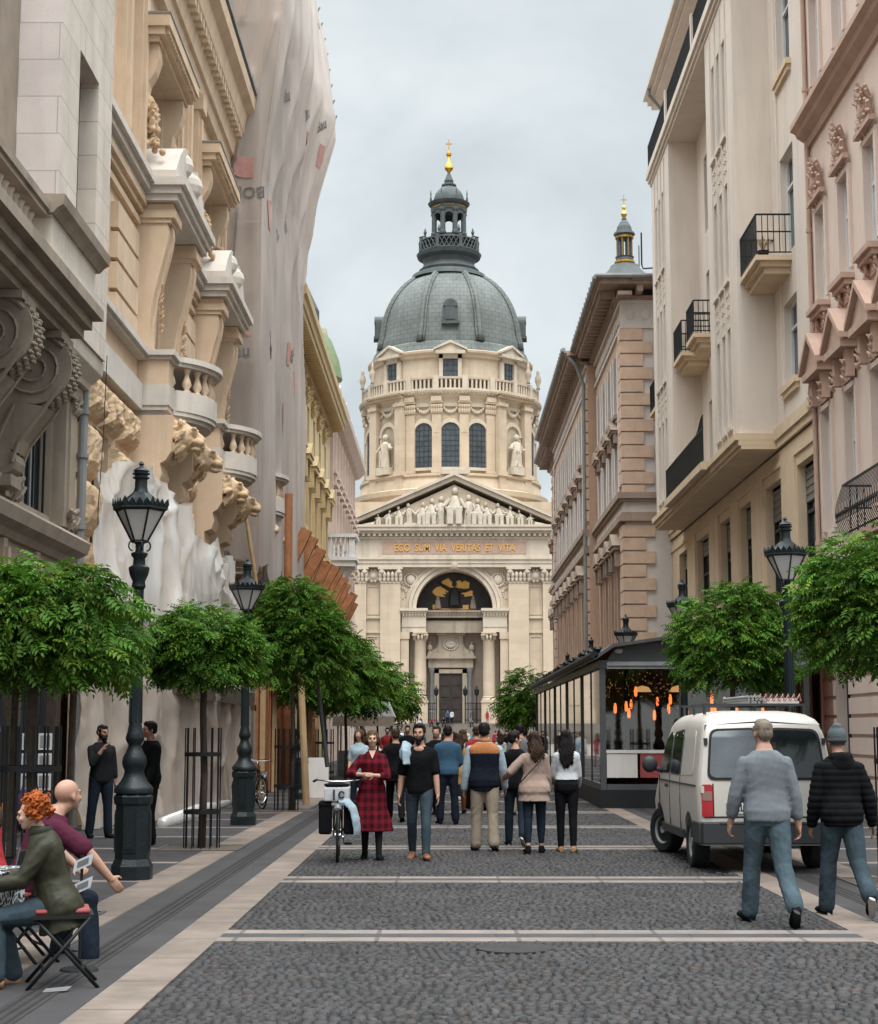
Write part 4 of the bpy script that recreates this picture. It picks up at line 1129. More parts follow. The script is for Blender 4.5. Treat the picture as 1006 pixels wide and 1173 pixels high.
for a, kd in f0:
    f = FRr(a, 10.9 if kd == 'f' else 11.0); zb = 68.2
    m = MB(f); m.box(-1.15, 1.15, -2, 1.1, zb, zb + 2.4); m.box(-1.4, 1.4, -2, 1.35, zb - .4, zb - .01)
    n = 10; arc = [(1.15 * math.cos(PI * i / n), zb + 2.4 + 1.15 * math.sin(PI * i / n)) for i in range(n + 1)]
    m.prism(arc, -2.5, 1.25, 1); m.box(-.75, .75, 1.101, 1.2, zb + .3, zb + 2.6)
    m.build('dome_dormer', 'copper_dark', bas)
_mid = set(bpy.data.objects)
# lantern on top of the dome
c = (.25, CY_, 0)
m = MB(); m.lathe([(6.2, 75.2), (6.0, 75.9), (5.2, 76.3), (4.75, 76.5), (4.9, 76.9), (4.5, 77.2), (4.1, 78.1), (4.3, 78.9), (5.1, 79.4), (5.3, 80.0), (4.7, 80.2), (3.2, 80.3)], c, 32); m.build('lantern_base', 'copper_dark', bas, smooth=True, sharp=25)
m = MB(); m.lathe([(4.75, 80.2), (4.95, 80.2), (4.95, 80.45), (4.75, 80.45)], c, 32); m.lathe([(4.75, 82.3), (4.95, 82.3), (4.95, 82.55), (4.75, 82.55)], c, 32)
for k in range(40):
    a = 2 * PI * k / 40; b = 2 * PI * (k + 1) / 40
    for p, q in (((a, 80.45), (b, 82.3)), ((b, 80.45), (a, 82.3))): m.tube([(c[0] + 4.85 * math.sin(p[0]), c[1] - 4.85 * math.cos(p[0]), p[1]), (c[0] + 4.85 * math.sin(q[0]), c[1] - 4.85 * math.cos(q[0]), q[1])], .09, 4)
for k in range(8): a = 2 * PI * (k + .5) / 8; m.lathe([(.3, 80.2), (.3, 82.9), (.4, 83.0), (.15, 83.4), (.32, 83.9), (.03, 84.9)], (c[0] + 4.85 * math.sin(a), c[1] - 4.85 * math.cos(a), 0), 8)
m.build('lantern_balustrade', 'copper_dark', bas)
m = MB(); m.lathe([(3.9, 80.2), (3.9, 81.8), (3.6, 82.2), (3.3, 82.6), (3.3, 83.4), (3.5, 83.5), (0, 83.5)], c, 32); m.build('lantern_plinth', 'copper_dark', bas, smooth=True, sharp=25)
m = MB()
for k in range(8):
    a = 2 * PI * k / 8 + PI / 8; ca, sa = math.sin(a), -math.cos(a)
    m.lathe([(.62, 83.5), (.62, 84.0), (.5, 84.2), (.46, 88.2), (.66, 88.6), (.66, 89.0)], (c[0] + 3.0 * ca, c[1] + 3.0 * sa, 0), 10)
    # arch between this column and the next
    for i in range(8):
        t0, t1 = i / 8, (i + 1) / 8
        a0 = a + t0 * PI / 4; a1 = a + t1 * PI / 4
        h0 = 86.6 + 1.5 * math.sin(PI * t0) ** .6; h1 = 86.6 + 1.5 * math.sin(PI * t1) ** .6
        for rr_ in (2.6, 3.15): m.quad((c[0] + rr_ * math.sin(a0), c[1] - rr_ * math.cos(a0), h0), (c[0] + rr_ * math.sin(a1), c[1] - rr_ * math.cos(a1), h1), (c[0] + rr_ * math.sin(a1), c[1] - rr_ * math.cos(a1), 89.0), (c[0] + rr_ * math.sin(a0), c[1] - rr_ * math.cos(a0), 89.0))
m.build('lantern_arcade', 'copper_dark', bas)
m = MB(); m.lathe([(3.3, 88.9), (3.3, 91.0), (3.6, 91.2), (3.9, 91.9), (4.0, 92.3), (3.4, 92.5), (2.95, 92.6), (2.9, 93.6), (2.6, 94.8), (2.0, 95.9), (1.3, 96.6), (1.15, 96.7), (1.4, 96.9), (1.4, 97.2), (.8, 97.5), (.9, 98.0), (.5, 99.0), (.25, 99.6)], c, 24)
for k in range(8):
    a = 2 * PI * k / 8 + PI / 8; m.lathe([(.22, 92.3), (.22, 93.2), (.1, 93.6), (.14, 94.2), (.02, 95.4)], (c[0] + 3.7 * math.sin(a), c[1] - 3.7 * math.cos(a), 0), 6)
m.build('lantern_cupola', 'copper_dark', bas, smooth=True, sharp=25)
m = MB()
for k in range(8):
    a = 2 * PI * k / 8
    for q in (-.22, -.1, 0, .1, .22): m.ell((c[0] + 3.34 * math.sin(a + q), c[1] - 3.34 * math.cos(a + q), 90.1 + .12 * math.cos(q * 25)), (.2, .12, .22), 6, 5)
m.build('gilt_garland', 'gold', bas)
m = MB(); m.lathe([(.2, 99.5), (.35, 99.9), (.85, 100.6), (.8, 101.3), (.35, 102.2), (.25, 103.6), (.5, 103.9), (.5, 104.4), (.2, 104.6), (.12, 105.0)], c, 12)
m.box(c[0] - .09, c[0] + .09, CY_ - .09, CY_ + .09, 104.9, 107.0); m.box(c[0] - .6, c[0] + .6, CY_ - .08, CY_ + .08, 106.1, 106.3)
sc_ = m
m.build('cross', 'gold', bas, smooth=True, sharp=30)
def zremap(obs, xs, ys, sxy=None):
    for o in obs:
        if o.type != 'MESH': continue
        n = len(o.data.vertices); a = np.empty(n * 3, np.float32); o.data.vertices.foreach_get('co', a); a = a.reshape(-1, 3)
        if sxy:
            w = np.where(a[:, 2] > sxy[0], sxy[1], 1.0); cx, cy = c[0] - bas.location.x, c[1] - bas.location.y
            a[:, 0] = cx + (a[:, 0] - cx) * w; a[:, 1] = cy + (a[:, 1] - cy) * w
        a[:, 2] = np.interp(a[:, 2], xs, ys); o.data.vertices.foreach_set('co', a.reshape(-1)); o.data.update()
zremap(_mid - _before, [30, 38.6, 42.4, 43.4, 49.6, 51, 52.9, 54.9, 56.15, 58.6, 62.3, 66.3, 79.0], [30, 38.0, 40.4, 41.3, 46.9, 48.2, 50.7, 52.2, 53.1, 55.2, 59.3, 62.5, 75.2])
zremap(set(bpy.data.objects) - _mid, [75.2, 76.9, 80.2, 82.5, 83.5, 89, 92.3, 97, 99.6, 104.6, 107], [74.0, 75.6, 78.4, 80.3, 81.3, 85.6, 86.9, 90, 92.2, 95.7, 97.9], (83.3, .86))
zremap(PORTAL, [0, 9.3, 16.2], [0, 9.3, 14.8])
# --- right bell tower, seen over the roofs
_t0 = set(bpy.data.objects)
for tx in (25.4, -23.9):
    _t1 = set(bpy.data.objects)
    c = (tx, 231.0, 0)
    m = MB(); m.box(tx - 6.5, tx + 6.5, 226, 238, 0, 56); m.box(tx - 7, tx + 7, 225.5, 238.5, 56, 57.2); m.build('tower', 'basilica', bas)
    m = MB(); m.lathe([(5.6, 57.2), (5.6, 60), (4.6, 62), (3.3, 64.6), (2.9, 65.5), (2.6, 66.0), (1.7, 66.2), (1.6, 67.1), (1.75, 67.2), (0, 67.2)], c, 24); m.build('tower_dome', 'copper_dark', bas, smooth=True, sharp=25)
    m = MB(); m.lathe([(1.5, 66.1), (1.9, 66.4), (1.9, 66.6), (1.4, 66.8)], c, 16); m.lathe([(1.66, 69.75), (1.76, 70.0), (1.66, 70.2)], c, 16); m.build('gilt_ring', 'gold', bas)
    m = MB()
    for k in range(8):
        a = 2 * PI * k / 8 + PI / 8; m.tube([(tx + 1.25 * math.sin(a), 231 - 1.25 * math.cos(a), 67.1), (tx + 1.25 * math.sin(a), 231 - 1.25 * math.cos(a), 69.9)], .24, 6)
    m.lathe([(1.6, 69.7), (1.65, 70.4), (2.0, 70.6), (1.9, 71.0), (1.5, 71.2), (1.3, 72.2), (.8, 73.2), (.4, 73.7), (.5, 73.9), (.3, 74.2)], c, 16); m.build('tower_lantern', 'copper_dark', bas)
    m = MB()
    for k in range(8):
        a = 2 * PI * k / 8 + PI / 8; m.tube([(tx + 1.5 * math.sin(a), 231 - 1.5 * math.cos(a), 67.1), (tx + 1.5 * math.sin(a), 231 - 1.5 * math.cos(a), 69.7)], .045, 5)
    m.lathe([(.3, 74.1), (.6, 74.8), (.25, 75.4), (.35, 75.9), (.1, 76.3)], c, 10); m.box(tx - .07, tx + .07, 230.93, 231.07, 76.2, 78); m.box(tx - .5, tx + .5, 230.94, 231.06, 77.1, 77.25)
    m.build('gilt_finial', 'gold', bas)
    c = (tx, 231.0, 0); zremap([o for o in set(bpy.data.objects) - _t1 if o.name.split('.')[0] != 'tower'], [57.2, 66, 67.2, 69.7, 74.2, 78], [58.0, 67.6, 68.9, 71.6, 74.8, 78.2], (65.0, .78))
# ------------------------------------------------------------------ left side of the street
def strip_box(m, u0, u1, rows):
    for d, z0, z1 in rows: m.box(u0, u1, 0, d, z0, z1)
def baluster(m, p, z0, z1, r=.075):
    h = z1 - z0
    m.lathe([(r * .8, 0), (r * .8, .06 * h), (r * .45, .12 * h), (r, .30 * h), (r * .75, .48 * h), (r * .42, .72 * h), (r * .6, .85 * h), (r * .8, .92 * h), (r * .8, h)], (p[0], p[1], z0), 8)

# ---- grey stone house with scroll brackets
grey = thing('grey_stone_house', 'grey stone house with a balustraded balcony on scroll brackets above a shopfront', 'building', (-6.9, 25, 0))
L0 = -6.9; F = FR_left(L0)
m = MB(F)
wall(m, 14, 29.4, 4.9, 8.3, [(25.7, 28.45, 5.35, 7.75), (20.5, 23.2, 5.35, 7.75)], .3); m.box(14, 29.4, -9, -.6, 0, 17)
wall(m, 14, 25.5, 8.31, 17, [(21.5, 23.2, 9, 12.6)], .3)
m.build('wall', 'stone_brown', grey)
for a, b in ((25.7, 28.45), (20.5, 23.2)):
    w = window(grey, F, a, b, 5.35, 7.75, -.22, 'dark_frame', 'pane_light', 3, (.78,), .07)
    mb = MB(F)
    for k in range(7): mb.box(a + .2 + k * .36, a + .235 + k * .36, -.05, -.015, 5.37, 7.73)
    mb.box(a + .02, b - .02, -.055, -.01, 7.02, 7.08); mb.build('bars', 'iron', w)
m = MB(F)
for u0, u1 in ((28.5, 29.3), (24.7, 25.5), (23.3, 24.0)):
    m.box(u0, u1, 0, .24, 5.2, 7.5); m.box(u0 - .06, u1 + .06, 0, .32, 7.5, 7.75); m.box(u0 + .18, u1 - .18, .24, .28, 5.4, 7.3)
    acanthus(m, (u0 + u1) / 2, .28, 5.15, .5, .35, 14, .08, 3); acanthus(m, (u0 + u1) / 2, .3, 7.2, .4, .4, 12, .07, 4)
m.build('pilaster', 'stone_brown', grey)
m = MB(F); cornice(m, 14, 29.55, [(0, 7.76), (.40, 7.80), (.42, 7.9), (.62, 8.05), (.66, 8.28), (0, 8.32)]); m.build('cornice', 'stone_grey', grey)
# oriel storey
OX = .7; Fo = FR_left(L0 + OX)
m = MB(Fo); wall(m, 25.5, 29.4, 8.3, 17.0, [(26.75, 28.25, 8.9, 13.1)], .42); m.quad((25.5, 0, 8.3), (29.4, 0, 8.3), (29.4, -.7, 8.3), (25.5, -.7, 8.3)); m.quad((29.4, 0, 8.3), (29.4, 0, 17), (29.4, -1.5, 17), (29.4, -1.5, 8.3))
m.box(25.6, 29.3, -1.4, -.7, 8.4, 16.9)
ow = m.build('oriel', 'stone_grey', grey)
m = MB(Fo); m.box(25.49, 25.5, -1.6, 0, 8.3, 17); m.build('oriel_side', 'stone_grey_side', grey)
window(ow, Fo, 26.75, 28.25, 8.9, 13.1, -.36, 'pane_brown', 'pane_brown', 1, (), .1)
# balcony: slab, balustrade, end pedestal
m = MB(F)
for d, z0, z1 in ((1.30, 7.66, 7.80), (1.42, 7.80, 7.95), (1.58, 7.95, 8.12)): m.box(14, 25.0 + (d - 1.5) * .3, -.0, d, z0, z1)
m.box(14, 24.6, .05, 1.15, 7.56, 7.659)
bs = m.build('balcony', 'stone_brown', grey)
m = MB(F); m.box(22.05, 24.9, 1.0, 1.46, 8.121, 8.72); m.box(22.0, 24.95, 1.0, 1.52, 8.13, 8.26); m.box(24.45, 24.9, .0, 1.0, 8.121, 8.72)
m.build('pedestal', 'stone_grey', bs)
m = MB(F); cornice(m, 21.95, 25.05, [(.9, 8.721), (1.50, 8.721), (1.56, 8.79), (1.64, 8.84), (1.66, 8.98), (.9, 9.0)]); m.box(24.4, 25.04, 0, .9, 8.721, 8.98)
m.box(14, 21.94, 1.02, 1.42, 8.66, 8.74); m.box(14, 21.94, .98, 1.46, 8.741, 8.86); m.box(14, 21.94, 1.05, 1.4, 8.121, 8.2)
m.build('coping', 'stone_brown', bs)
m = MB(F)
for k in range(24): p = F(21.75 - k * .26, 1.22, 0); m.fr = None; baluster(m, p, 8.2, 8.66, .10); m.fr = F
m.build('balustrade', 'stone_grey', bs, smooth=True)
# scroll brackets
def scroll(uc, w=.56):
    m = MB(F); u0, u1 = uc - w / 2, uc + w / 2
    cx, cz, r = .78, 7.02, .56
    out = []
    for k in range(13): a = PI * .55 - PI * 1.12 * k / 12; out.append((cx + r * math.cos(a), cz + r * math.sin(a)))
    out += [(.98, 6.42), (.80, 6.2), (.62, 5.95), (.55, 5.75)]
    for k in range(7): a = .35 * PI - PI * 1.1 * k / 6; out.append((.36 + .20 * math.cos(a), 5.62 + .20 * math.sin(a)))
    out += [(.0, 5.5), (.0, 7.56), (.65, 7.56)]
    m.prism(out, u0, u1, 0)
    for s in (u0 - .03, u1 + .0):       # spiral relief on both cheeks
        for i in range(40):
            t0, t1 = i / 40, (i + 1) / 40
            q = []
            for t in (t0, t1):
                a = 2.6 * 2 * PI * t + .6; rr = r * (.92 - .84 * t); q.append((s + .015, cx + rr * math.cos(a), cz + rr * math.sin(a)))
            m.tube(q, .028, 5)
        m.tube([(s + .015, 1.2, 6.75), (s + .015, .9, 6.3), (s + .015, .6, 5.9), (s + .015, .5, 5.6)], .03, 5); m.tube([(s + .015, .5, 6.45), (s + .015, .35, 6.1), (s + .015, .22, 5.75)], .03, 5)
    rr = random.Random(2)
    for k in range(44):    # leaf along the outer edge
        a = PI * .5 - PI * .95 * k / 43; m.ell((uc + .16 * (k % 3 - 1), cx + (r + .01) * math.cos(a), cz + (r + .01) * math.sin(a)), (.08, .05, .035), 6, 5)
    b = m.build('scroll_bracket', 'stone_brown', grey)
    m = MB(F); m.box(u0 - .1, u1 + .1, 0, 1.2, 7.44, 7.55); m.box(u0 - .02, u1 + .02, .0, .5, 5.25, 5.42); m.build('bracket_cap', 'stone_brown', b)
scroll(22.0); scroll(24.3)
# shopfront
m = MB(F); cornice(m, 14, 29.0, [(0, 4.55), (.32, 4.55), (.38, 4.66), (.56, 4.74), (.62, 4.92), (.50, 5.02), (.0, 5.14)]); m.build('shop_cornice', 'stone_brown', grey)
m = MB(F); m.box(14, 28.9, 0, .22, 3.55, 4.549)
for u in (18, 20.2, 22.4, 24.6, 26.6, 28.6): m.box(u - .12, u + .12, .22, .30, 3.55, 4.54); m.box(u - .07, u + .07, .3, .36, 3.7, 4.4)
m.build('sign_board', 'wood_beige', grey)
m = MB(F)
for u in (16.1, 19.5, 22.9, 26.0, 28.7): m.box(u - .16, u + .16, -.1, .2, 0, 3.549)
m.build('shop_post', 'bark', grey)
for a, b in ((16.3, 19.3), (19.7, 22.7), (23.1, 25.8), (26.2, 28.5)):
    window(grey, F, a, b, .35, 3.5, 0, 'dark_frame', 'pane', 1, (.8,), .08, name='shop_window')
m = MB(F); m.tube([(29.55, .3, 8.3), (29.55, .3, 0.0)], .085, 10)
for z in (2.5, 5.3, 6.6, 7.4): m.lathe([(.115, -.04), (.115, .04)], (29.55, .3, z), 10)
m.build('downpipe', 'zinc', grey)
m = MB(F); m.tube([(29.3, .75, 8.4), (29.6, .66, 7.0), (29.5, .62, 5.6), (29.2, .7, 4.6), (28.9, .75, 3.9)], .008, 5); m.build('cable', 'black_plain', grey)

# ---- sand coloured ornate building
sand = thing('sand_building', 'ornate sand coloured building with lion headed balconies under renovation', 'building', (-6.7, 45, 0))
L1 = -6.7; F = FR_left(L1)
UB = [34.5, 42.4, 50.3]
ops = []; opl = []; opu = []
for u in UB:
    ops += [(u + .95, u + 3.05, 9.0, 12.3), (u - 4.55, u - 3.0, 9.75, 12.25)]
    opu += [(u + .95, u + 2.9, 14.0, 16.4), (u - 4.3, u - 2.9, 14.2, 17.6)]
    opl += [(u + .9, u + 3.1, .4, 6.4), (u - 3.7, u - 2.2, 5.0, 7.4)]
m = MB(F)
wall(m, 29.41, 61, 8.4, 13.0, ops, .4); wall(m, 29.41, 61, 13.0, 18.5, opu, .4); m.box(29.41, 61, -9, -.7, 0, 24); wall(m, 29.41, 61, 20.5, 26, [], .2)
m.build('wall', 'sand', sand)
for q in ops + opu: window(sand, F, *q, d=-.3, fmat='white_paint', pmat='pane', mull=1, trans=(.7,), fw=.08)
m = MB(F); wall(m, 29.41, 61, 0, 8.4, opl, .4); m.build('ground_floor_wall', 'sand', sand)
for q in opl: window(sand, F, *q, d=-.3, fmat='dark_frame', pmat='pane', mull=1, trans=(.7,), fw=.09)
# rock faced blocks of the ground floor
m = MB(F); rr = random.Random(6)
def rock(u0, u1, z0, z1, d=.28):
    nu, nz = 16, 12; vs = []; fs = []
    for i in range(nu + 1):
        for k in range(nz + 1):
            e = min(i, nu - i, k, nz - k); vs.append((u0 + (u1 - u0) * i / nu, (0.0 if e == 0 else d * (.55, .8, .95, 1.0)[min(e, 4) - 1] + .055 * mnoise.noise(Vector((u0 + (u1 - u0) * i / nu, z0 * 1.3 + (z1 - z0) * k / nz, 1)) * 5) + .03 * mnoise.noise(Vector((u0 + (u1 - u0) * i / nu, z0 + (z1 - z0) * k / nz, 7)) * 13)), z0 + (z1 - z0) * k / nz))
    for i in range(nu):
        for k in range(nz): a = i * (nz + 1) + k; fs.append((a, a + nz + 1, a + nz + 2, a + 1))
    m.add(vs, fs)
for u in UB:
    for a, b in ((u - 5.0, u - 3.75), (u - 2.15, u - .05)):
        for k in range(8): 
            if k < 6: rock(a, b, 1.0 + k * 1.06, 1.0 + k * 1.06 + 1.0)
    rock(u - 4.95, u - 3.3, 7.45, 8.3); rock(u - 3.25, u - 1.7, 7.45, 8.3); rock(u - 1.65, u - .05, 7.45, 8.3)
m.build('rock_faced_block', 'sand_rough', sand)
# continuous courses
m = MB(F)
for a, b in zip([29.41] + [u + 4.1 for u in UB], [u - .02 for u in UB] + [61]):
    strip_box(m, a, b, [(.24, 8.40, 8.97), (.30, 9.48, 9.56), (.38, 9.56, 9.70)]); strip_box(m, a, b, [(.22, 13.02, 13.14), (.34, 13.14, 13.30), (.44, 13.30, 13.46)])
m.build('string_course', 'sand_white', sand)
m = MB(F)
for a, b in zip([29.41] + [u + 4.1 for u in UB], [u - .02 for u in UB] + [61]):
    strip_box(m, a, b, [(.12, 8.971, 9.479), (.16, 12.72, 12.86), (.24, 12.86, 13.019), (.10, 12.45, 12.60)])
for u in UB:      # grooved side panels beside the bays, flat upper pilasters
    for z in (9.75, 10.37, 10.99, 11.61): m.box(u - 2.6, u - .35, 0, .16, z, z + .53)
    for q in (u - 2.2, u - .5, u + 4.3): m.box(q - .26, q + .26, 0, .20, 13.47, 18.2); m.box(q - .13, q + .13, .2, .27, 13.8, 17.6); m.box(q - .32, q + .32, 0, .32, 17.8, 18.2)
m.build('pilaster', 'sand', sand)
m = MB(F); cornice(m, 29.41, 47.7, [(0, 18.3), (.2, 18.3), (.26, 18.6), (.34, 18.65), (.40, 19.1), (.62, 19.4), (.70, 19.9), (.92, 20.1), (.95, 20.45), (0, 20.55)])
for k in range(40): m.box(29.6 + k * .45, 29.82 + k * .45, .35, .60, 19.12, 19.40)
m.build('cornice', 'sand', sand)
m = MB(F); m.box(29.41, 47.7, 0, 1.0, 20.56, 20.68); m.build('cornice_flashing', 'zinc', sand)
def plan(u, grow=0.0, n=14):
    """bowed balcony plan: (u, d)"""
    w = 4.0; p = [(u - grow, 0), (u - grow, .80 + grow), (u + .62, .80 + grow)]
    for k in range(n + 1): t = k / n; p.append((u + .62 + (w - 1.24) * t, .86 + grow + .66 * math.sin(PI * t) ** .75))
    p += [(u + w - .62, .80 + grow), (u + w + grow, .80 + grow), (u + w + grow, 0)]
    return p
for bi, u in enumerate(UB):
    m = MB(F)
    for g, z0, z1 in ((-.12, 8.33, 8.42), (-.03, 8.42, 8.52), (.0, 8.52, 8.97)): m.prism(plan(u, g), z0, z1, 2)
    b = m.build('balcony', 'sand_white', sand)
    m = MB(F)
    m.prism(plan(u, .04), 9.50, 9.58, 2); m.prism(plan(u, .12), 9.581, 9.70, 2); m.build('rail', 'sand_white', b)
    m = MB(F); m.box(u + .0, u + .6, .05, .78, 8.97, 9.499); m.box(u + 3.4, u + 4.0, .05, .78, 8.97, 9.499); m.box(u + .03, u + .08, .2, .7, 9.05, 9.42); m.build('parapet', 'sand', b)
    m = MB()
    p = plan(u, -.14, 9)[3:-3]
    for q in p: w = F(q[0], q[1], 0); baluster(m, w, 8.97, 9.5, .115)
    m.build('balustrade', 'sand', b, smooth=True)
    for s, uc in ((0, u + .55), (1, u + 3.45)):
        m = MB(F); pr = [(0, 8.32), (.86, 8.32), (.86, 7.55), (.74, 7.35), (.62, 7.28), (.66, 7.05), (.60, 6.85), (.42, 6.78), (.42, 6.1), (.30, 5.95), (0, 5.9)]
        m.prism(pr, uc - .48, uc + .48, 0); br = m.build('bracket', 'sand', b)
        m = MB(F); r2 = random.Random(bi * 2 + s)      # lion head: skull, muzzle, mane
        hz = 7.92
        m.ell((uc, 1.00, hz), (.27, .28, .33), 12, 9); m.ell((uc, 1.20, hz + .10), (.20, .16, .13), 10, 7); m.tube([(uc, 1.22, hz + .12), (uc, 1.42, hz - .04)], [(.08, .08), (.085, .07)], 8)
        m.ell((uc, 1.36, hz - .12), (.155, .14, .11), 10, 7); m.ell((uc, 1.46, hz - .05), (.07, .05, .045), 7, 5); m.ell((uc, 1.31, hz - .27), (.12, .12, .06), 8, 6)
        for q in (-1, 1): m.ell((uc + q * .13, 1.28, hz + .16), (.085, .07, .045), 7, 5); m.ell((uc + q * .24, 1.0, hz + .27), (.09, .06, .10), 7, 5)
        for k in range(70):
            a = r2.uniform(0, 2 * PI); rd = r2.uniform(.24, .34); c_, s_ = math.cos(a), math.sin(a); dd = r2.uniform(.82, 1.08)
            m.tube([(uc + rd * c_, dd + .04, hz + rd * s_), (uc + (rd + .06) * c_, dd - .02, hz + (rd + .06) * s_ - .05), (uc + (rd + .09) * c_ + r2.uniform(-.03, .03), dd - .12, hz - .13 + (rd + .09) * s_)], [.045, .042, .018], 5)
        fuse(m, 'lion_head', 'sand_rough', br, .02, 1)
        continue
    # scroll shaped pilasters and the pediment they carry
    for uc in (u + .45, u + 3.55):
        m = MB(F); pr = [(0, 9.7), (.30, 9.7), (.33, 10.3), (.40, 10.9), (.54, 11.5), (.66, 12.0), (.70, 12.3), (.68, 12.52), (0, 12.52)]
        m.prism(pr, uc - .38, uc + .38, 0); m.prism([(d + .06, z) for d, z in pr[1:-1]] + [(0.05, 12.4), (.05, 9.8)], uc - .12, uc + .12, 0)
        m.box(uc - .42, uc + .42, 0, .76, 12.521, 12.62); m.box(uc - .46, uc + .46, 0, .84, 12.62, 12.80); m.box(uc - .42, uc + .42, 0, .80, 12.80, 12.94)
        c = m.build('scroll_pilaster', 'sand', sand)
        m = MB(F); acanthus(m, uc, .50, 10.1, .16, 1.9, 40, .05, int(uc)); m.build('leaf_chain', 'sand_rough', c)
    m = MB(F); m.box(u - .15, u + 4.15, 0, .92, 12.96, 13.10); m.box(u - .22, u + 4.22, 0, 1.0, 13.10, 13.26); m.box(u - .30, u + 4.30, 0, 1.10, 13.26, 13.44)
    # broken segmental pediment
    for s in (-1, 1):
        o = [(u + 2.0 + s * 2.2, 13.45), (u + 2.0 + s * 2.2, 13.62)] + [(u + 2.0 + s * (2.2 - 1.5 * t), 13.62 + .95 * math.sin(t * PI / 2)) for t in (.2, .4, .6, .8, 1)] + [(u + 2.0 + s * .7, 13.45)]
        m.prism(o, 0.05, .88, 1)
        q = F(u + 2.0 + s * .72, .5, 14.2)
        m.fr = None; m.ell(q, (.52, .36, .40), 12, 8); m.fr = F
    m.build('broken_pediment', 'sand_white', sand)
    # upper window: hood on brackets, fruit festoons
    m = MB(F); m.box(u - .42, u + 3.5, 0, .50, 16.42, 16.55); m.box(u - .5, u + 3.6, 0, .62, 16.55, 16.72); m.box(u - .56, u + 3.66, 0, .74, 16.72, 16.98)
    for k in range(20): m.box(u - .4 + k * .2, u - .3 + k * .2, .62, .70, 16.60, 16.719)
    h = m.build('window_hood', 'sand', sand)
    m = MB(F); m.box(u - .58, u + 3.68, .0, .76, 16.985, 17.03); m.build('flashing', 'zinc', h)
    for uc in (u - .1, u + 3.15):
        m = MB(F); m.prism([(0, 16.41), (.46, 16.41), (.48, 16.1), (.40, 15.8), (.26, 15.55), (.2, 15.2), (0, 15.1)], uc - .2, uc + .2, 0); m.build('bracket', 'sand', h)
        m = MB(F); r3 = random.Random(int(uc * 10))
        for k in range(46): t = r3.random(); m.ell((uc + r3.uniform(-.24, .24) * (.35 + t), .16 + r3.uniform(0, .30) * (.4 + t), 15.3 - 1.25 * t), (.06 + .06 * t * r3.random(), .08, .06 + .07 * r3.random()), 7, 5)
        acanthus(m, uc, .3, 14.1, .5, 1.1, 30, .11, 5)
        fuse(m, 'fruit_festoon', 'sand_rough', h, .022, 1)

# ---- yellow house
yel = thing('yellow_house', 'narrow strip of a yellow palazzo with deep bracketed cornice behind the scaffolding', 'building', (-6.3, 74, 0))
F = FR_left(-6.3)
cs = [63.6, 67, 70.4, 73.8, 77.2, 80.6, 84.2]
ops = [(c - .6, c + .6, a, b) for c in cs for a, b in ((.4, 3.6), (5.5, 8.2), (10.2, 12.9), (14.3, 16.2))]
m = MB(F); wall(m, 61.2, 87, 0, 17.4, ops, .25); m.box(61.2, 87, -8, -.5, 0, 17.4); m.box(86.9, 87, -1, 0, 0, 17.4); m.build('wall', 'yellow', yel)
for q in ops: window(yel, F, *q, d=-.15, fmat='white_paint', pmat='pane', mull=1, trans=(.7,), fw=.08)
m = MB(F); cornice(m, 60.8, 87.2, [(0, 17.2), (.18, 17.25), (.22, 17.5), (.85, 17.75), (.90, 17.95), (1.0, 18.05), (1.02, 18.35), (0, 18.5)])
m.build('cornice', 'yellow_trim', yel)
m = MB(F)
for k in range(62): m.box(61.1 + k * .42, 61.31 + k * .42, .2, .80, 17.42, 17.70)
m.build('modillion', 'yellow_trim', yel)
m = MB(F)
for c in cs:
    acanthus(m, c - 1.7, .05, 16.0, .7, .9, 14, .15, 4); acanthus(m, c, .05, 16.5, 1.2, .5, 12, .14, 5)
m.build('stucco_garland', 'yellow_trim', yel)
for c in cs:
    m = MB(F); m.box(c - .9, c + .9, 0, .45, 13.15, 13.35); m.prism([(c - 1.0, 13.36), (c + 1.0, 13.36), (c, 13.95)], 0, .5, 1); m.box(c - .9, c + .9, 0, .55, 9.8, 10.0)
    for s in (-1, 1): m.box(c + s * .75 - .12, c + s * .75 + .12, 0, .35, 12.4, 13.15); m.box(c + s * .7 - .12, c + s * .7 + .12, 0, .4, 9.3, 9.8); m.box(c + s * .75 - .14, c + s * .75 + .14, 0, .12, 10.0, 12.4)
    m.build('window_surround', 'yellow_trim', yel)
m = MB(F); m.box(61.2, 87, 0, .3, 9.0, 9.28); m.box(61.2, 87, 0, .2, 13.9, 14.05); m.box(61.2, 87, 0, .18, 4.6, 4.85); m.build('string_course', 'yellow_trim', yel)
# ---- pink apartment house further on
pk = thing('pink_apartment_house', 'tall pale pink apartment house with white balcony, next to the square on the left', 'building', (-6.3, 99, 0))
cs = [89.2, 91.8, 94.4, 97, 99.6, 102.2, 104.8, 107.4, 110]
ops = [(c - .55, c + .55, a, b) for c in cs for a, b in ((.4, 3.6), (5.0, 7.4), (8.8, 11.2), (12.4, 14.6), (15.8, 17.8))]
m = MB(F); wall(m, 87.01, 112, 0, 19.0, ops, .25); m.box(87.01, 112, -10, -.5, 0, 19); m.build('wall', 'pink_far', pk)
for q in ops: window(pk, F, *q, d=-.15, fmat='white_paint', pmat='pane', mull=1, trans=(.7,), fw=.08)
for c in cs:
    m = MB(F)
    for z in (7.6, 11.4, 14.8): m.box(c - .8, c + .8, 0, .35, z, z + .16); acanthus(m, c, .1, z + .2, .9, .45, 10, .12, 3)
    for z in (4.7, 8.5, 12.1, 15.5): m.box(c - .7, c + .7, 0, .3, z, z + .16)
    m.box(c - 1.45, c - 1.15, 0, .18, 4.7, 18.2)
    m.build('window_surround', 'pink_far', pk)
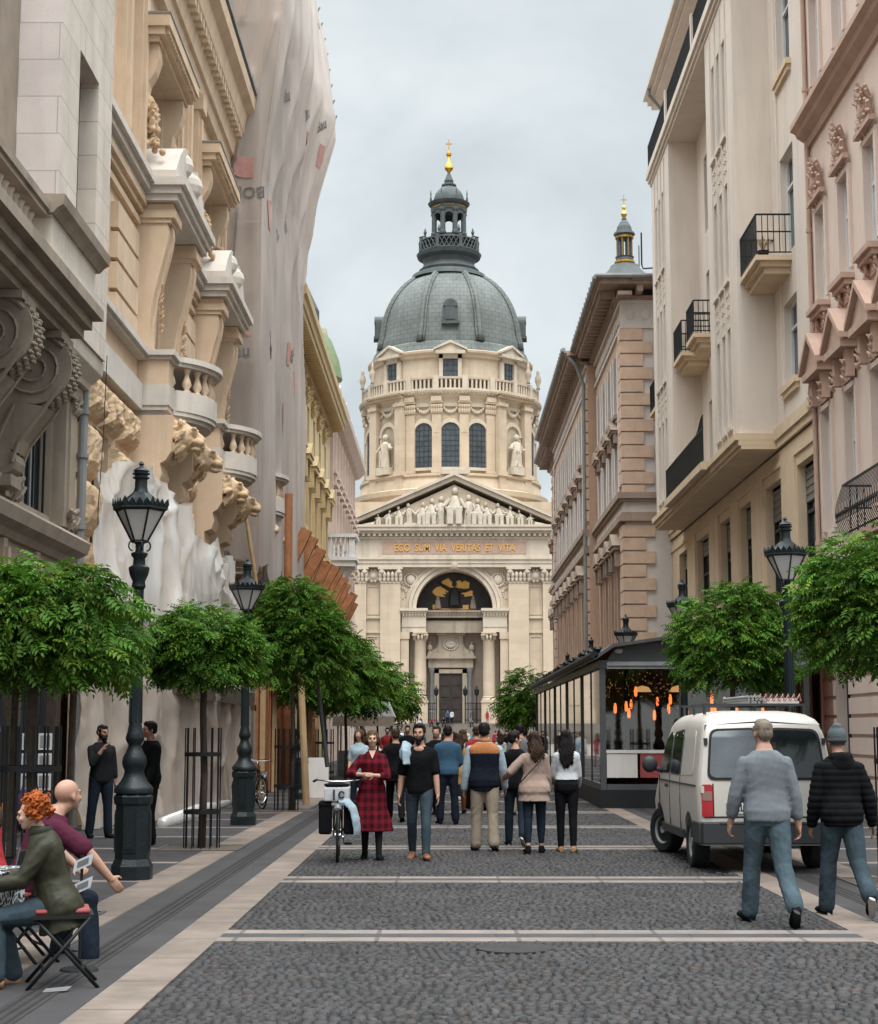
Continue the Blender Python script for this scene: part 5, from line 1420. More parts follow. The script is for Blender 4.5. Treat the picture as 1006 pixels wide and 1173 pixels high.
m = MB(F); cornice(m, 87.01, 112, [(0, 18.6), (.3, 18.7), (.7, 19.1), (.75, 19.4), (0, 19.6)]); m.box(87.01, 112, 0, .3, 4.2, 4.5); m.build('cornice', 'pink_far', pk)
m = MB(F)
for c in (91.8, 97, 102.2, 107.4):
    m.prism([(c - 1.6, 19.6), (c + 1.6, 19.6), (c + 1.4, 20.2), (c + .7, 20.7), (c, 21.0), (c - .7, 20.7), (c - 1.4, 20.2)], -.4, .3, 1)
m.build('gable', 'pink_far', pk)
m = MB(); m.lathe([(2.05, 19.2), (2.05, 22.2), (2.25, 22.3), (2.2, 22.6), (2.05, 23.4), (1.6, 24.6), (1.0, 25.4), (.35, 25.8), (.1, 26.6)], (-8.35, 94.5, -.4), 24); m.build('green_dome', 'green_dome', pk, smooth=True, sharp=30)
m = MB(F); m.box(85.2, 87.6, 0, 1.5, 10.1, 10.4); m.box(85.1, 87.7, 0, 1.6, 10.4, 10.6); m.box(85.2, 85.45, 1.2, 1.5, 10.6, 11.6); m.box(85.1, 87.7, 1.1, 1.6, 11.6, 11.78); m.box(85.1, 85.5, 0, 1.1, 11.6, 11.779); m.box(85.2, 85.45, 0.0, .25, 10.6, 11.6)
m.prism([(0, 10.09), (1.3, 10.09), (.9, 9.4), (0, 8.7)], 85.5, 87.3, 0)
b = m.build('balcony', 'white_paint', pk)
m = MB()
for k in range(4): baluster(m, F(85.32, .4 + k * .24, 0), 10.6, 11.6, .11)
for k in range(8): baluster(m, F(85.6 + k * .26, 1.36, 0), 10.6, 11.6, .11)
m.build('balustrade', 'white_paint', b, smooth=True)
# ------------------------------------------------------------------ building site: netting, plastic, planks
def grid_mesh(fn, nu, nv):
    m = MB(); vs = []; fs = []
    for i in range(nu + 1):
        for k in range(nv + 1): vs.append(fn(i / nu, k / nv))
    for i in range(nu):
        for k in range(nv): a = i * (nv + 1) + k; fs.append((a, a + nv + 1, a + nv + 2, a + 1))
    m.add(vs, fs); return m
net = thing('scaffold_netting', 'grey white printed netting wrapped round a tall scaffold, bulging near its top', 'netting', (-5.4, 54, 0))
ZF = [5, 9.2, 17.8, 19.5, 21.6, 23.5, 24.0, 27.4, 29.6, 33]; XF = [-5.34, -5.34, -5.43, -5.35, -4.90, -4.34, -4.20, -4.70, -5.1, -5.6]
ZN = [5, 14.4, 18.1, 20, 23.6, 26, 33]; XN = [-5.40, -5.46, -5.50, -5.3, -4.95, -4.9, -5.2]
Y0n, Y1n = 47.72, 60.9
def nz3(a, b, c): return mnoise.noise(Vector((a, b, c)))
def netx(u, z):
    t = (u - Y0n) / (Y1n - Y0n)
    x = float(np.interp(z, ZN, XN)) * (1 - t) + float(np.interp(z, ZF, XF)) * t
    w = math.exp(-((z - 22.5) / 5.5) ** 2)
    fo = (1 - abs(math.sin(u * .95 - z * .36 + .9 * nz3(u * .2, z * .15, 1)))) ** 1.6      # stretched diagonal pleats
    x += w * .26 * (fo - .35) * min(1, (u - Y0n) / 1.2) * min(1, .25 + (Y1n - u) / 2.5)
    x += .10 * (1 - abs(math.sin(u * 2.1 + .25 * z * math.exp(-((z - 22) / 9) ** 2)))) ** 3 * min(1, (u - Y0n) / .8)
    x += .09 * nz3(u * .55, z * .06, 4) + .04 * math.sin(u * 3.1 + z * .12)
    x += .012 * nz3(u * 2.4, z * .3, 9)
    return x
def netfn(s, v):
    # s runs: wall -> near corner -> along the street -> far corner -> wall
    if s < .22:
        t = s / .22; zb = 6.3 + .8 * nz3(t * 3, 0, 2) + .7 * (1 - t)
        z = zb + (32 - zb) * v; xc = netx(Y0n, z)
        x = -6.72 + (xc + 6.72) * t; pull = 0.0
        for xa, za, xb, zb_ in ((-6.7, 16.8, -5.2, 23.0), (-6.7, 16.4, -5.9, 21.3), (-6.72, 15.8, -6.2, 19.0), (-6.2, 23.0, -5.1, 27.5), (-6.5, 12.0, -6.2, 17.0), (-6.7, 16.2, -6.5, 22.0)):
            q = min(1, max(0, ((x - xa) * (xb - xa) + (z - za) * (zb_ - za)) / ((xb - xa) ** 2 + (zb_ - za) ** 2))); d_ = math.hypot(x - xa - q * (xb - xa), z - za - q * (zb_ - za)); pull += .13 * math.exp(-d_ / .09)
        return (x, Y0n + .08 * nz3(t * 2.5, z * .12, 7) - pull, z)
    if s > .9:
        t = (s - .9) / .1; z = 6.5 + 25.5 * v; xc = netx(Y1n, z); return (xc + (-6.72 - xc) * t, Y1n, z)
    t = (s - .22) / .68; u = Y0n + (Y1n - Y0n) * t; zb = 6.4 + .9 * nz3(u * .5, 0, 3); z = zb + (32 - zb) * v
    return (netx(u, z), u, z)
grid_mesh(lambda a, v: netfn(a * .22, v), 44, 200).build('end_netting', 'net_thin', net, smooth=True, recalc=False)
m = grid_mesh(lambda a, v: netfn(.22 + a * .78, v), 190, 150); no_ = m.build('netting_sheet', 'net', net, smooth=True, recalc=False)
m = MB(); m.box(-6.68, -5.72, 48.4, 48.44, 6.6, 31); m.build('end_boards', 'net_inner', net)
m = MB()      # pole ends that stick out past the upper edge
for k in range(9): zz = 24.6 + k * .62; m.tube([(float(np.interp(zz, ZF, XF)) - .25, 60.75, zz - .3), (float(np.interp(zz, ZF, XF)) + .07, 60.75, zz + .35)], .035, 6)
m.build('scaffold_tube', 'zinc', net)
m = MB()      # scaffold tubes seen faintly through the mesh
for u in (47.95, 50.5, 53.1, 55.7, 58.3, 60.6):
    for x in (-5.62, -6.5): m.tube([(x, u, 0), (x, u, 31.5)], .03, 6)
for z in np.arange(4.2, 31, 2.1):
    for x in (-5.66, -6.46): m.tube([(x, 47.9, z), (x, 60.7, z)], .025, 5)
    m.tube([(-6.55, 47.93, z + .06), (-5.6, 47.93, z + .06)], .025, 5)
m.build('scaffold_tube', 'zinc', net)
m = MB()
for z in np.arange(6.3, 31, 2.1): m.box(-6.44, -5.68, 47.85, 60.7, z - .11, z - .05)
m.build('scaffold_deck', 'net_inner', net)
# printing on the netting: laid on the sheet's own surface
def print_on(body, size, mat, fn, sx=1.0):
    cu = bpy.data.curves.new('print', 'FONT'); cu.body = body; cu.size = size; cu.align_x = 'CENTER'; cu.align_y = 'CENTER'; cu.resolution_u = 2; cu.offset = .02 * size
    t = bpy.data.objects.new('t', cu); COL.objects.link(t); bpy.context.view_layer.update()
    me = bpy.data.meshes.new_from_object(t); bpy.data.objects.remove(t)
    bm = bmesh.new(); bm.from_mesh(me); bmesh.ops.triangulate(bm, faces=bm.faces[:])
    bmesh.ops.subdivide_edges(bm, edges=[e for e in bm.edges if e.calc_length() > .3], cuts=2, use_grid_fill=True)
    for v in bm.verts: p = fn(v.co.x * sx, v.co.y); v.co = Vector(p) - net.location
    bm.to_mesh(me); bm.free(); me.materials.clear(); me.materials.append(MATS[mat])
    o = bpy.data.objects.new('print', me); COL.objects.link(o); o.parent = no_
    return o
def near_fn(x0, z0, flip=False):
    def f(a, b):
        z = z0 - b if flip else z0 + b; t = min(1, max(0, (x0 + (-a if flip else a) + 6.72) / (netx(Y0n, z) + 6.72))) ; p = netfn(t * .22, 0)
        return (x0 + (-a if flip else a), netfn(t * .22, (z - 6.3) / 25.7)[1] - .03, z)
    return f
def side_fn(u0, z0, rot=0.0):
    def f(a, b):
        c, s = math.cos(rot), math.sin(rot); u = u0 + a * c - b * s; z = z0 + a * s + b * c
        return (netx(u, z) + .03, u, z)
    return f
def red_box(fn, w, h):
    m = grid_mesh(lambda a, b: fn((a - .5) * w, (b - .5) * h), 8, 8); o = m.build('print', 'print_red', no_, smooth=True, recalc=False); return o
print_on('BONU', .50, 'print_dark', near_fn(-6.14, 17.6, True)); red_box(near_fn(-6.06, 18.35), .52, .62)
print_on('multi', .46, 'print_dark', near_fn(-6.22, 20.7, True)); print_on('nu', .5, 'print_dark', near_fn(-6.05, 12.75)); red_box(near_fn(-6.12, 13.55), .58, .66)
for u, z, r_, s in ((50.3, 21.6, .9, .8), (54.5, 22.6, 1.2, .8), (57.7, 23.4, 1.25, .8), (51.4, 17.6, -1.0, .75), (54.0, 18.6, -.9, .7), (56.2, 14.6, 1.2, .8), (49.6, 12.4, -.9, .6), (58.5, 27.6, .5, .7), (53.5, 26.6, .3, .8)):
    print_on('Bau', s * .72, 'print_dark', side_fn(u, z, r_ * .5))
for u, z, w, h in ((54.9, 21.7, .5, 1.0), (58.1, 22.4, .5, 1.0), (49.0, 17.3, .35, 1.1), (56.6, 13.7, .6, .9), (54.4, 14.2, .35, .9), (53.2, 11.8, .3, 1.2), (48.9, 13.3, .3, 1.2), (52.2, 9.2, .3, 1.3)): red_box(side_fn(u, z), w * .7, h * .85)

# plastic sheeting hung over the ground floor scaffold
UT = [28.9, 29.6, 30.8, 32.7, 33.2, 34.2, 35.0, 35.6, 36.9, 37.6, 38.6, 40.5, 41.3, 42.6]
ZT = [5.2, 6.1, 6.55, 6.75, 6.6, 6.3, 6.35, 5.75, 5.5, 5.95, 5.6, 5.75, 5.2, 5.1]
def sheet_fn(s, v):
    u = 28.9 + 13.7 * s; zt = float(np.interp(u, UT, ZT)) + .22 * nz3(u * 1.4, 0, 0) + .10 * abs(math.sin(u * 2.4)); z = 2.55 + (zt - 2.55) * v
    base = float(np.interp(u, [28.9, 31, 33.5, 36, 43], [-6.35, -5.95, -5.55, -5.35, -5.22]))
    rg = lambda q: (1 - abs(math.sin(q))) ** 2
    sl = nz3(u * .5, z * .25, 5)
    fold = .34 * rg(u * 1.25 + 1.1 * sl + .22 * z) + .20 * rg(u * 2.9 - .35 * z + 1.6 * nz3(u * .8, z * .35, 2)) + .09 * rg(u * 6.1 + .9 * z * sl + 2 * nz3(u, z * .6, 12)) + .22 * sl
    fold += .10 * rg(1.4 * z + 1.6 * u + 2 * nz3(u * .5, z * .5, 31)) * max(0, nz3(u * .5, z * .5, 33)) * 2
    fold += .15 * rg(1.9 * z + 1.3 * math.cos(u * 1.9 + 2 * sl) + 1.5 * nz3(u * .6, z * .6, 51)) * min(1, max(0, .6 + 1.6 * nz3(u * .45, z * .5, 52)))      # hanging swags
    sag = -.25 * v * v
    return (base + fold * (.45 + .6 * v) + sag, u + .25 * nz3(z * .5, u * .6, 11), z)
pl = thing('plastic_sheet', 'crumpled white plastic sheeting draped above the pavement over the sand building', 'plastic sheet', (-5.5, 35, 2.5))
grid_mesh(sheet_fn, 260, 120).build('upper_sheet', 'plastic', pl, smooth=True, recalc=False)
m = MB(); m.box(-5.5, -5.0, 32.4, 43.2, 2.40, 2.58); m.box(-6.6, -5.0, 32.4, 43.2, 2.581, 2.64)
for k in range(34): m.box(-5.02, -4.97, 32.5 + k * .31, 32.66 + k * .31, 2.30, 2.42)
m.build('canopy_beam', 'bark', pl)
def low_fn(s, v):
    u = 28.4 + 14.6 * s; z = .02 + (2.45 + 1.2 * max(0, 1 - (u - 28.4) / 3.5)) * v
    bx = float(np.interp(u, [28.4, 30.2, 32.2, 33.2, 43], [-6.35, -6.05, -5.45, -5.2, -5.2]))
    rg = lambda q: (1 - abs(math.sin(q))) ** 2
    return (bx + .16 * nz3(u * 1.1, z * .15, 21) + .14 * rg(u * 1.3 + .5 * nz3(u * .6, z * .5, 41)) + .07 * rg(u * 3.7 - .5 * z + nz3(u, z, 42)) + .08 * rg(2.4 * z + 1.2 * math.cos(u * 1.7) + 2 * nz3(u * .7, z * .8, 44)) * min(1, max(0, .4 + 1.6 * nz3(u * .5, z * .6, 45))) + .05 * nz3(u * 4, z * .8, 22) + .02 * nz3(u * 9, z * 4, 22) + (.12 * (1 - v) ** 3), u + .1 * nz3(z, u, 23), z)
lw = thing('hoarding_sheet', 'dusty translucent plastic hung to the pavement behind the two standing men', 'plastic sheet', (-5.2, 35, 0))
grid_mesh(low_fn, 220, 60).build('lower_sheet', 'plastic_dusty', lw, smooth=True, recalc=False)
m = MB()
for u in (33.3, 35.7, 38.1, 40.5, 42.9): m.box(-5.62, -5.48, u - .07, u + .07, 0, 2.4)
m.box(-5.66, -5.60, 33.2, 43, 0, 2.4); m.box(-6.66, -6.6, 29.7, 33.3, 0, 3.4); m.build('board_wall', 'plank_pale', lw)
m = MB(); m.tube([(-5.0, 29.5, .08), (-4.95, 33, .10), (-5.02, 36.5, .07), (-4.9, 37.5, .1)], [.10, .14, .09, .05], 8); m.build('gathered_hem', 'plastic', lw, smooth=True)

# wooden hoarding beyond the second lamp
hw = thing('wooden_hoarding', 'reddish brown plank hoarding along the building site under the trees', 'hoarding', (-5.0, 52, 0))
m = MB(); rr = random.Random(12)
for k in range(74):
    u = 43.4 + k * .255; x = -4.95 + rr.uniform(-.03, .03); m.box(x - .03, x + .03, u, u + .235, 0.02, 3.0 + rr.uniform(-.15, .3))
m.box(-5.12, -5.03, 43.3, 62.3, .5, .65); m.box(-5.12, -5.03, 43.3, 62.3, 2.2, 2.35)
m.build('plank_wall', 'plank', hw)
m = MB()
for u in (43.5, 46.5, 49.5, 52.5, 55.5, 58.5, 61.5): m.box(-4.88, -4.75, u - .07, u + .07, 0, 3.5)
m.build('post', 'plank_pale', hw)
cp = thing('slanted_planks', 'row of slanted reddish timber planks projecting above the trees on the left', 'planks', (-5.6, 72, 6))
rr = random.Random(3)
for k in range(13):
    u = 58.6 + k * 2.55; top = Vector((-4.95 + rr.uniform(-.12, .12), u, 8.75 + rr.uniform(-.25, .25) - k * .0)); bot = Vector((-6.25, u - .3, 6.0))
    m = MB(); dr = (top - bot).normalized(); n = Vector((-dr.z, 0, dr.x)) * .20; w = Vector((0, .17, 0))
    c = [bot - n - w, bot + n - w, bot + n + w, bot - n + w, top - n - w, top + n - w, top + n + w, top - n + w]
    m.add([tuple(q) for q in c], [(0, 3, 2, 1), (4, 5, 6, 7), (0, 1, 5, 4), (1, 2, 6, 5), (2, 3, 7, 6), (3, 0, 4, 7)]); m.build('plank', 'plank', cp)
m = MB(); m.box(-5.75, -5.5, 58.2, 91, 6.85, 7.05); m.box(-6.25, -6.0, 58.2, 91, 5.8, 6.05); m.build('beam', 'plank', cp)
def post(loc, top, r, mat, label, cat='post', name='wooden_post'):
    m = MB(); l = Vector(loc); t = Vector(top); m.tube([l, l.lerp(t, .5), t], [r, r * .96, r * .9], 10); o = m.build(name, mat); return tag(o, label, cat)
post((-4.72, 49.0, 0), (-4.75, 49.1, 8.7), .13, 'plank', 'tall square timber upright rising above the trees beside the slanted planks')
post((-3.25, 38.6, 0), (-3.45, 38.9, 3.3), .085, 'plank_pale', 'pale round wooden pole leaning among the tree cages')
post((-2.62, 36.5, .9), (-3.0, 37.0, 3.6), .05, 'steel_grey', 'thin grey green pole leaning over the bicycle', 'pole', 'leaning_pole')
post((-5.35, 47.4, 5.0), (-5.8, 47.3, 7.8), .06, 'plank_pale', 'thin pale batten leaning under the netting', 'batten', 'wooden_batten')
# ------------------------------------------------------------------ street lamps
def make_lamp(label, loc):
    t = thing('street_lamp', label, 'street lamp', (0, 0, 0), 'old iron street lamps in two rows along the street')
    def L8(prof, n=8, off=PI / 8): return MB().lathe(prof, (0, 0, 0), n, off=off)
    b = L8([(.245, 0), (.245, .16), (.225, .20), (.205, .24), (.205, .86), (.225, .88), (.235, .96), (.20, 1.0)]).build('base', 'iron_green', t)
    m = MB()
    for k in range(4):
        a = k * PI / 2; f = lambda u, d, z, a=a: ((.188 + d) * math.sin(a) + u * math.cos(a), -(.188 + d) * math.cos(a) + u * math.sin(a), z)
        m.fr = f; m.box(-.065, .065, 0, .014, .32, .80); m.box(-.048, .048, .014, .022, .36, .76)
    m.fr = None; m.build('base_panel', 'iron_green', b)
    m = MB(); m.lathe([(.225, 1.0), (.23, 1.05), (.21, 1.08), (.16, 1.13), (.125, 1.20), (.112, 1.26), (.135, 1.31), (.145, 1.36), (.135, 1.42), (.10, 1.48), (.078, 1.54), (.078, 1.57), (.105, 1.61), (.11, 1.65), (.092, 1.71), (.074, 1.80), (.070, 2.0), (.058, 3.1), (.052, 3.42)], n=20)
    for k in range(10): a = 2 * PI * k / 10; m.tube([(.073 * math.cos(a), .073 * math.sin(a), 1.82), (.056 * math.cos(a), .056 * math.sin(a), 3.40)], [.011, .008], 4)
    m.build('shaft', 'iron_green', t, smooth=True, sharp=40)
    m = MB(); m.lathe([(.06, 3.40), (.085, 3.44), (.075, 3.50), (.11, 3.58), (.125, 3.64), (.125, 3.67), (.075, 3.70), (.07, 3.78), (.10, 3.82), (.10, 3.84), (.05, 3.86), (.045, 3.98)], n=16)
    m.build('capital', 'iron_green', t, smooth=True, sharp=40)
    m = MB()
    for k in range(4):
        a = 2 * PI * k / 4 + .4; pts = []
        for i in range(11): q = i / 10 * 1.55 * PI; pts.append((.085 + .045 * math.sin(q), 3.93 - .06 * math.cos(q)))
        m.tube([(r * math.cos(a), r * math.sin(a), z) for r, z in pts], .010, 5)
    m.build('scroll', 'iron_green', t)
    z0, z1, r0, r1 = 3.98, 4.36, .085, .285
    m = MB()
    for k in range(6):
        a, b = 2 * PI * k / 6, 2 * PI * (k + 1) / 6
        p = lambda a, r, z: (r * math.cos(a), r * math.sin(a), z)
        m.tube([p(a, r0 + .006, z0), p(a, r1 + .006, z1)], .013, 5)
        m.tube([p(a, r0 + .004, z0 + .01), p(b, r0 + .004, z0 + .01)], .014, 5); m.tube([p(a, r1, z1), p(b, r1, z1)], .016, 5)
    m.lathe([(.03, 3.95), (.10, 3.97), (.09, 3.99), (0, 3.99)], n=6)
    fr = m.build('lantern_frame', 'iron_green', t)
    for k in range(6):
        a, b = 2 * PI * k / 6, 2 * PI * (k + 1) / 6; p = lambda a, r, z: (r * math.cos(a), r * math.sin(a), z)
        g = MB(); i0, i1 = r0 - .004, r1 - .004
        g.add([p(a, i0, z0), p(b, i0, z0), p(b, i1, z1), p(a, i1, z1), p(a, i0 - .006, z0), p(b, i0 - .006, z0), p(b, i1 - .006, z1), p(a, i1 - .006, z1)], [(0, 1, 2, 3), (7, 6, 5, 4), (0, 4, 5, 1), (1, 5, 6, 2), (2, 6, 7, 3), (3, 7, 4, 0)])
        g.build('glass_pane', 'frosted', fr)
    m = MB(); m.lathe([(.30, 4.35), (.33, 4.37), (.325, 4.41), (.30, 4.43), (.20, 4.49), (.155, 4.53), (.12, 4.56), (.10, 4.58), (.0, 4.58)], n=6)
    cr = m.build('roof', 'iron_green', t)
    m = MB()
    for k in range(6):
        a, b = 2 * PI * k / 6, 2 * PI * (k + 1) / 6
        for i in range(4):
            c = [(math.cos(a) * (1 - s) + math.cos(b) * s, math.sin(a) * (1 - s) + math.sin(b) * s) for s in (i / 4 + .01, (i + .5) / 4, (i + 1) / 4 - .01)]
            h = .075 if i else .095
            m.add([(c[0][0] * .325, c[0][1] * .325, 4.38), (c[2][0] * .325, c[2][1] * .325, 4.38), (c[2][0] * .345, c[2][1] * .345, 4.43), (c[1][0] * .352, c[1][1] * .352, 4.41 + h), (c[0][0] * .345, c[0][1] * .345, 4.43),
                   (c[0][0] * .310, c[0][1] * .310, 4.38), (c[2][0] * .310, c[2][1] * .310, 4.38), (c[2][0] * .330, c[2][1] * .330, 4.43), (c[1][0] * .338, c[1][1] * .338, 4.41 + h), (c[0][0] * .330, c[0][1] * .330, 4.43)],
                  [(0, 1, 2, 3, 4), (9, 8, 7, 6, 5), (0, 5, 6, 1), (1, 6, 7, 2), (2, 7, 8, 3), (3, 8, 9, 4), (4, 9, 5, 0)])
    m.build('crown', 'iron_green', cr)
    m = MB(); m.lathe([(.10, 4.56), (.085, 4.60), (.075, 4.64), (.075, 4.74), (.10, 4.75), (.10, 4.765), (.078, 4.77), (.078, 4.79), (.105, 4.80), (.105, 4.815), (.08, 4.82), (.08, 4.835), (.10, 4.84), (.07, 4.87), (.03, 4.89), (.02, 4.91), (.035, 4.925), (.012, 4.96)], n=14)
    m.build('finial', 'iron_green', t, smooth=True, sharp=35)
    t.location = loc; t['label'] = label; t.scale = (.98, .98, .972)
    return t
lamp = make_lamp('iron lamp in front of the two standing men, its whole panelled base in view', (-3.6, 19.25, 0))
LAMPS = [((-3.68, 30.3, 0), 'iron lamp rising between the caged tree and the bushier crown behind it'),
         ((-3.68, 41.6, 0), 'iron lamp half hidden behind the leafy crowns beside the plank hoarding'),
         ((5.0, 24.4, 0), 'iron lamp behind the white van, between two tree crowns'),
         ((4.9, 34.6, 0), 'iron lamp whose crown just shows over the leaves beside the glass pavilion'),
         ((4.85, 45.2, 0), 'iron lamp top sticking out above the dark pavilion roof'),
         ((4.85, 56.2, 0), 'smaller iron lamp top above the far half of the pavilion roof'),
         ((4.85, 67.4, 0), 'farthest iron lamp, just past the far end of the pavilion')]
for i, (l, lab) in enumerate(LAMPS): dup(lamp, l, .3 * i, lab)

# ------------------------------------------------------------------ trees
def leaf_mat():
    m = bpy.data.materials.new('leaf'); m.use_nodes = True; t = m.node_tree; N = t.nodes; L = t.links; N.clear()
    o = N.new('ShaderNodeOutputMaterial'); a = N.new('ShaderNodeAttribute'); a.attribute_name = 'leaf'
    d = N.new('ShaderNodeBsdfPrincipled'); d.inputs['Roughness'].default_value = .62; d.inputs['Specular IOR Level'].default_value = .18
    tl = N.new('ShaderNodeBsdfTranslucent'); mx = N.new('ShaderNodeMixShader'); mx.inputs[0].default_value = .28
    L.new(a.outputs['Color'], d.inputs['Base Color']); L.new(a.outputs['Color'], tl.inputs[0])
    L.new(d.outputs[0], mx.inputs[1]); L.new(tl.outputs[0], mx.inputs[2]); L.new(mx.outputs[0], o.inputs[0])
    MATS['leaf'] = m
leaf_mat()
def leaf_template(n_pairs=5, length=.34, ll=.095, lw=.036, droop=.5):
    V = []; F_ = []
    def leaflet(base, dirv, up, l, w):
        dirv = dirv.normalized(); sd = dirv.cross(up).normalized(); up2 = sd.cross(dirv)
        i = len(V)
        V.extend([base, base + dirv * l * .45 + sd * w / 2 + up2 * .008, base + dirv * l - up2 * .018, base + dirv * l * .45 - sd * w / 2 + up2 * .008])
        F_.append((i, i + 1, i + 2)); F_.append((i, i + 2, i + 3))
    for k in range(n_pairs + 1):
        t = (k + .6) / (n_pairs + .6); x = length * t; z = -droop * length * t * t * .7
        base = Vector((x, 0, z)); tang = Vector((1, 0, -droop * t * 1.4)).normalized(); up = Vector((0, 0, 1))
        sc = .75 + .45 * math.sin(PI * min(1, t * .9 + .1))
        if k == n_pairs: leaflet(base, tang, up, ll * sc, lw * sc)
        else:
            for s in (-1, 1): leaflet(base, Vector((.55, s, -.28)), up, ll * sc, lw * sc)
    i = len(V); V.extend([Vector((0, .004, 0)), Vector((0, -.004, 0)), Vector((length, 0, -droop * length * .7))]); F_.append((i, i + 1, i + 2))
    return np.array([tuple(v) for v in V]), np.array(F_)
LT, LF = leaf_template(4, .25, .10, .042, .42)
def crown_mesh(name, rad, n, seed, clumps=46, scale=1.0, flat=.55, base=(.058, .138, .014)):
    """many compound leaves in clumps over the outside of a flattened crown"""
    r = np.random.default_rng(seed)
    cl = []
    while len(cl) < clumps:
        d = r.normal(0, 1, 3); d /= np.linalg.norm(d)
        if d[2] < -.62: continue
        cl.append(d * r.uniform(.70, 1.06))
    cl = np.array(cl); ccol = r.normal(1, .20, len(cl)).clip(.6, 1.5); csz = r.uniform(.17, .32, len(cl))
    ci = r.integers(0, len(cl), n)
    P = cl[ci] + r.normal(0, 1, (n, 3)) * csz[ci][:, None]
    inner = r.random(n) < .16; P[inner] = r.normal(0, .36, (inner.sum(), 3))
    low = P[:, 2] < -.62; P[low, 2] = -.62 + r.normal(0, .07, low.sum())
    rn = np.linalg.norm(P, axis=1, keepdims=True); far = rn[:, 0] > 1.22; P[far] = P[far] / rn[far] * r.uniform(.95, 1.2, (far.sum(), 1))
    P = P * np.array(rad)
    out = P / np.array(rad); out[:, 2] *= .35; az = np.arctan2(out[:, 1], out[:, 0]) + r.normal(0, .75, n)
    pit = r.normal(-.06, .30, n) + .34 * np.clip(P[:, 2] / rad[2], -1, 1) - .16; rol = r.normal(0, .40, n); sc = r.uniform(.70, 1.25, n) * scale
    ca, sa, cp, sp, c2, s2 = np.cos(az), np.sin(az), np.cos(pit), np.sin(pit), np.cos(rol), np.sin(rol)
    X = np.stack([cp * ca, cp * sa, sp], 1); Y0 = np.stack([-sa, ca, np.zeros(n)], 1); Z0 = np.cross(X, Y0)
    Y = Y0 * c2[:, None] + Z0 * s2[:, None]; Z = -Y0 * s2[:, None] + Z0 * c2[:, None]
    T = LT * 1.0
    A = P[:, None, :] + sc[:, None, None] * (T[None, :, 0, None] * X[:, None] + T[None, :, 1, None] * Y[:, None] + T[None, :, 2, None] * Z[:, None])
    nv = len(T); fs = (LF[None] + (np.arange(n) * nv)[:, None, None]).reshape(-1)
    me = bpy.data.meshes.new(name)
    me.vertices.add(n * nv); me.vertices.foreach_set('co', A.reshape(-1).astype(np.float32)); me.loops.add(len(fs)); me.loops.foreach_set('vertex_index', fs)
    nf = n * len(LF); me.polygons.add(nf); me.polygons.foreach_set('loop_start', np.arange(nf) * 3); me.polygons.foreach_set('loop_total', np.full(nf, 3)); me.update(calc_edges=True)
    v = ccol[ci] * r.normal(1, .20, n).clip(.6, 1.5); yl = r.random(n)
    C = np.stack([base[0] * v * (1 + .55 * (yl > .78)), base[1] * v * (1 + .10 * (yl > .78)), base[2] * v], 1)
    at = me.color_attributes.new('leaf', 'FLOAT_COLOR', 'POINT'); at.data.foreach_set('color', np.concatenate([np.repeat(C, nv, 0), np.ones((n * nv, 1))], 1).astype(np.float32).reshape(-1))
    me.materials.append(MATS['leaf'])
    return me
def tree(label, loc, cz, rad, n, seed, scale=1.0, group='trees in two rows along the street', lean=0.0, thick=.052):
    t = thing('street_tree', label, 'tree', (0, 0, 0), group)
    r = random.Random(seed); top = cz - rad[2] * .35
    m = MB(); m.tube([(0, 0, 0), (.02, .01, top * .4), (-.015 + lean, .02, top * .75), (lean, 0, top)], [thick * 1.15, thick, thick * .92, thick * .9], 10)
    for k in range(9):
        a = 2 * PI * k / 9 + r.uniform(-.3, .3); e = r.uniform(.1, .9)
        q = Vector((lean + rad[0] * .72 * math.cos(a), rad[1] * .72 * math.sin(a), cz + rad[2] * (e - .45)))
        p = Vector((lean, 0, top - .12 * (k % 3))); mid = p.lerp(q, .5) + Vector((0, 0, .12))
        m.tube([p, mid, q], [thick * .6, thick * .36, thick * .12], 6)
        for j in range(3):
            q2 = mid.lerp(q, .3 + .3 * j) + Vector((r.uniform(-.3, .3), r.uniform(-.3, .3), r.uniform(-.1, .35))); m.tube([mid.lerp(q, .15 + .3 * j), q2], [thick * .25, thick * .06], 5)
    m.build('trunk', 'bark', t, smooth=True)
    me = crown_mesh('crown', rad, n, seed, scale=scale, clumps=int(34 + 14 * rad[0])); o = bpy.data.objects.new('crown', me); COL.objects.link(o); o.parent = t; o.location = (lean, 0, cz)
    t.location = loc
    return t
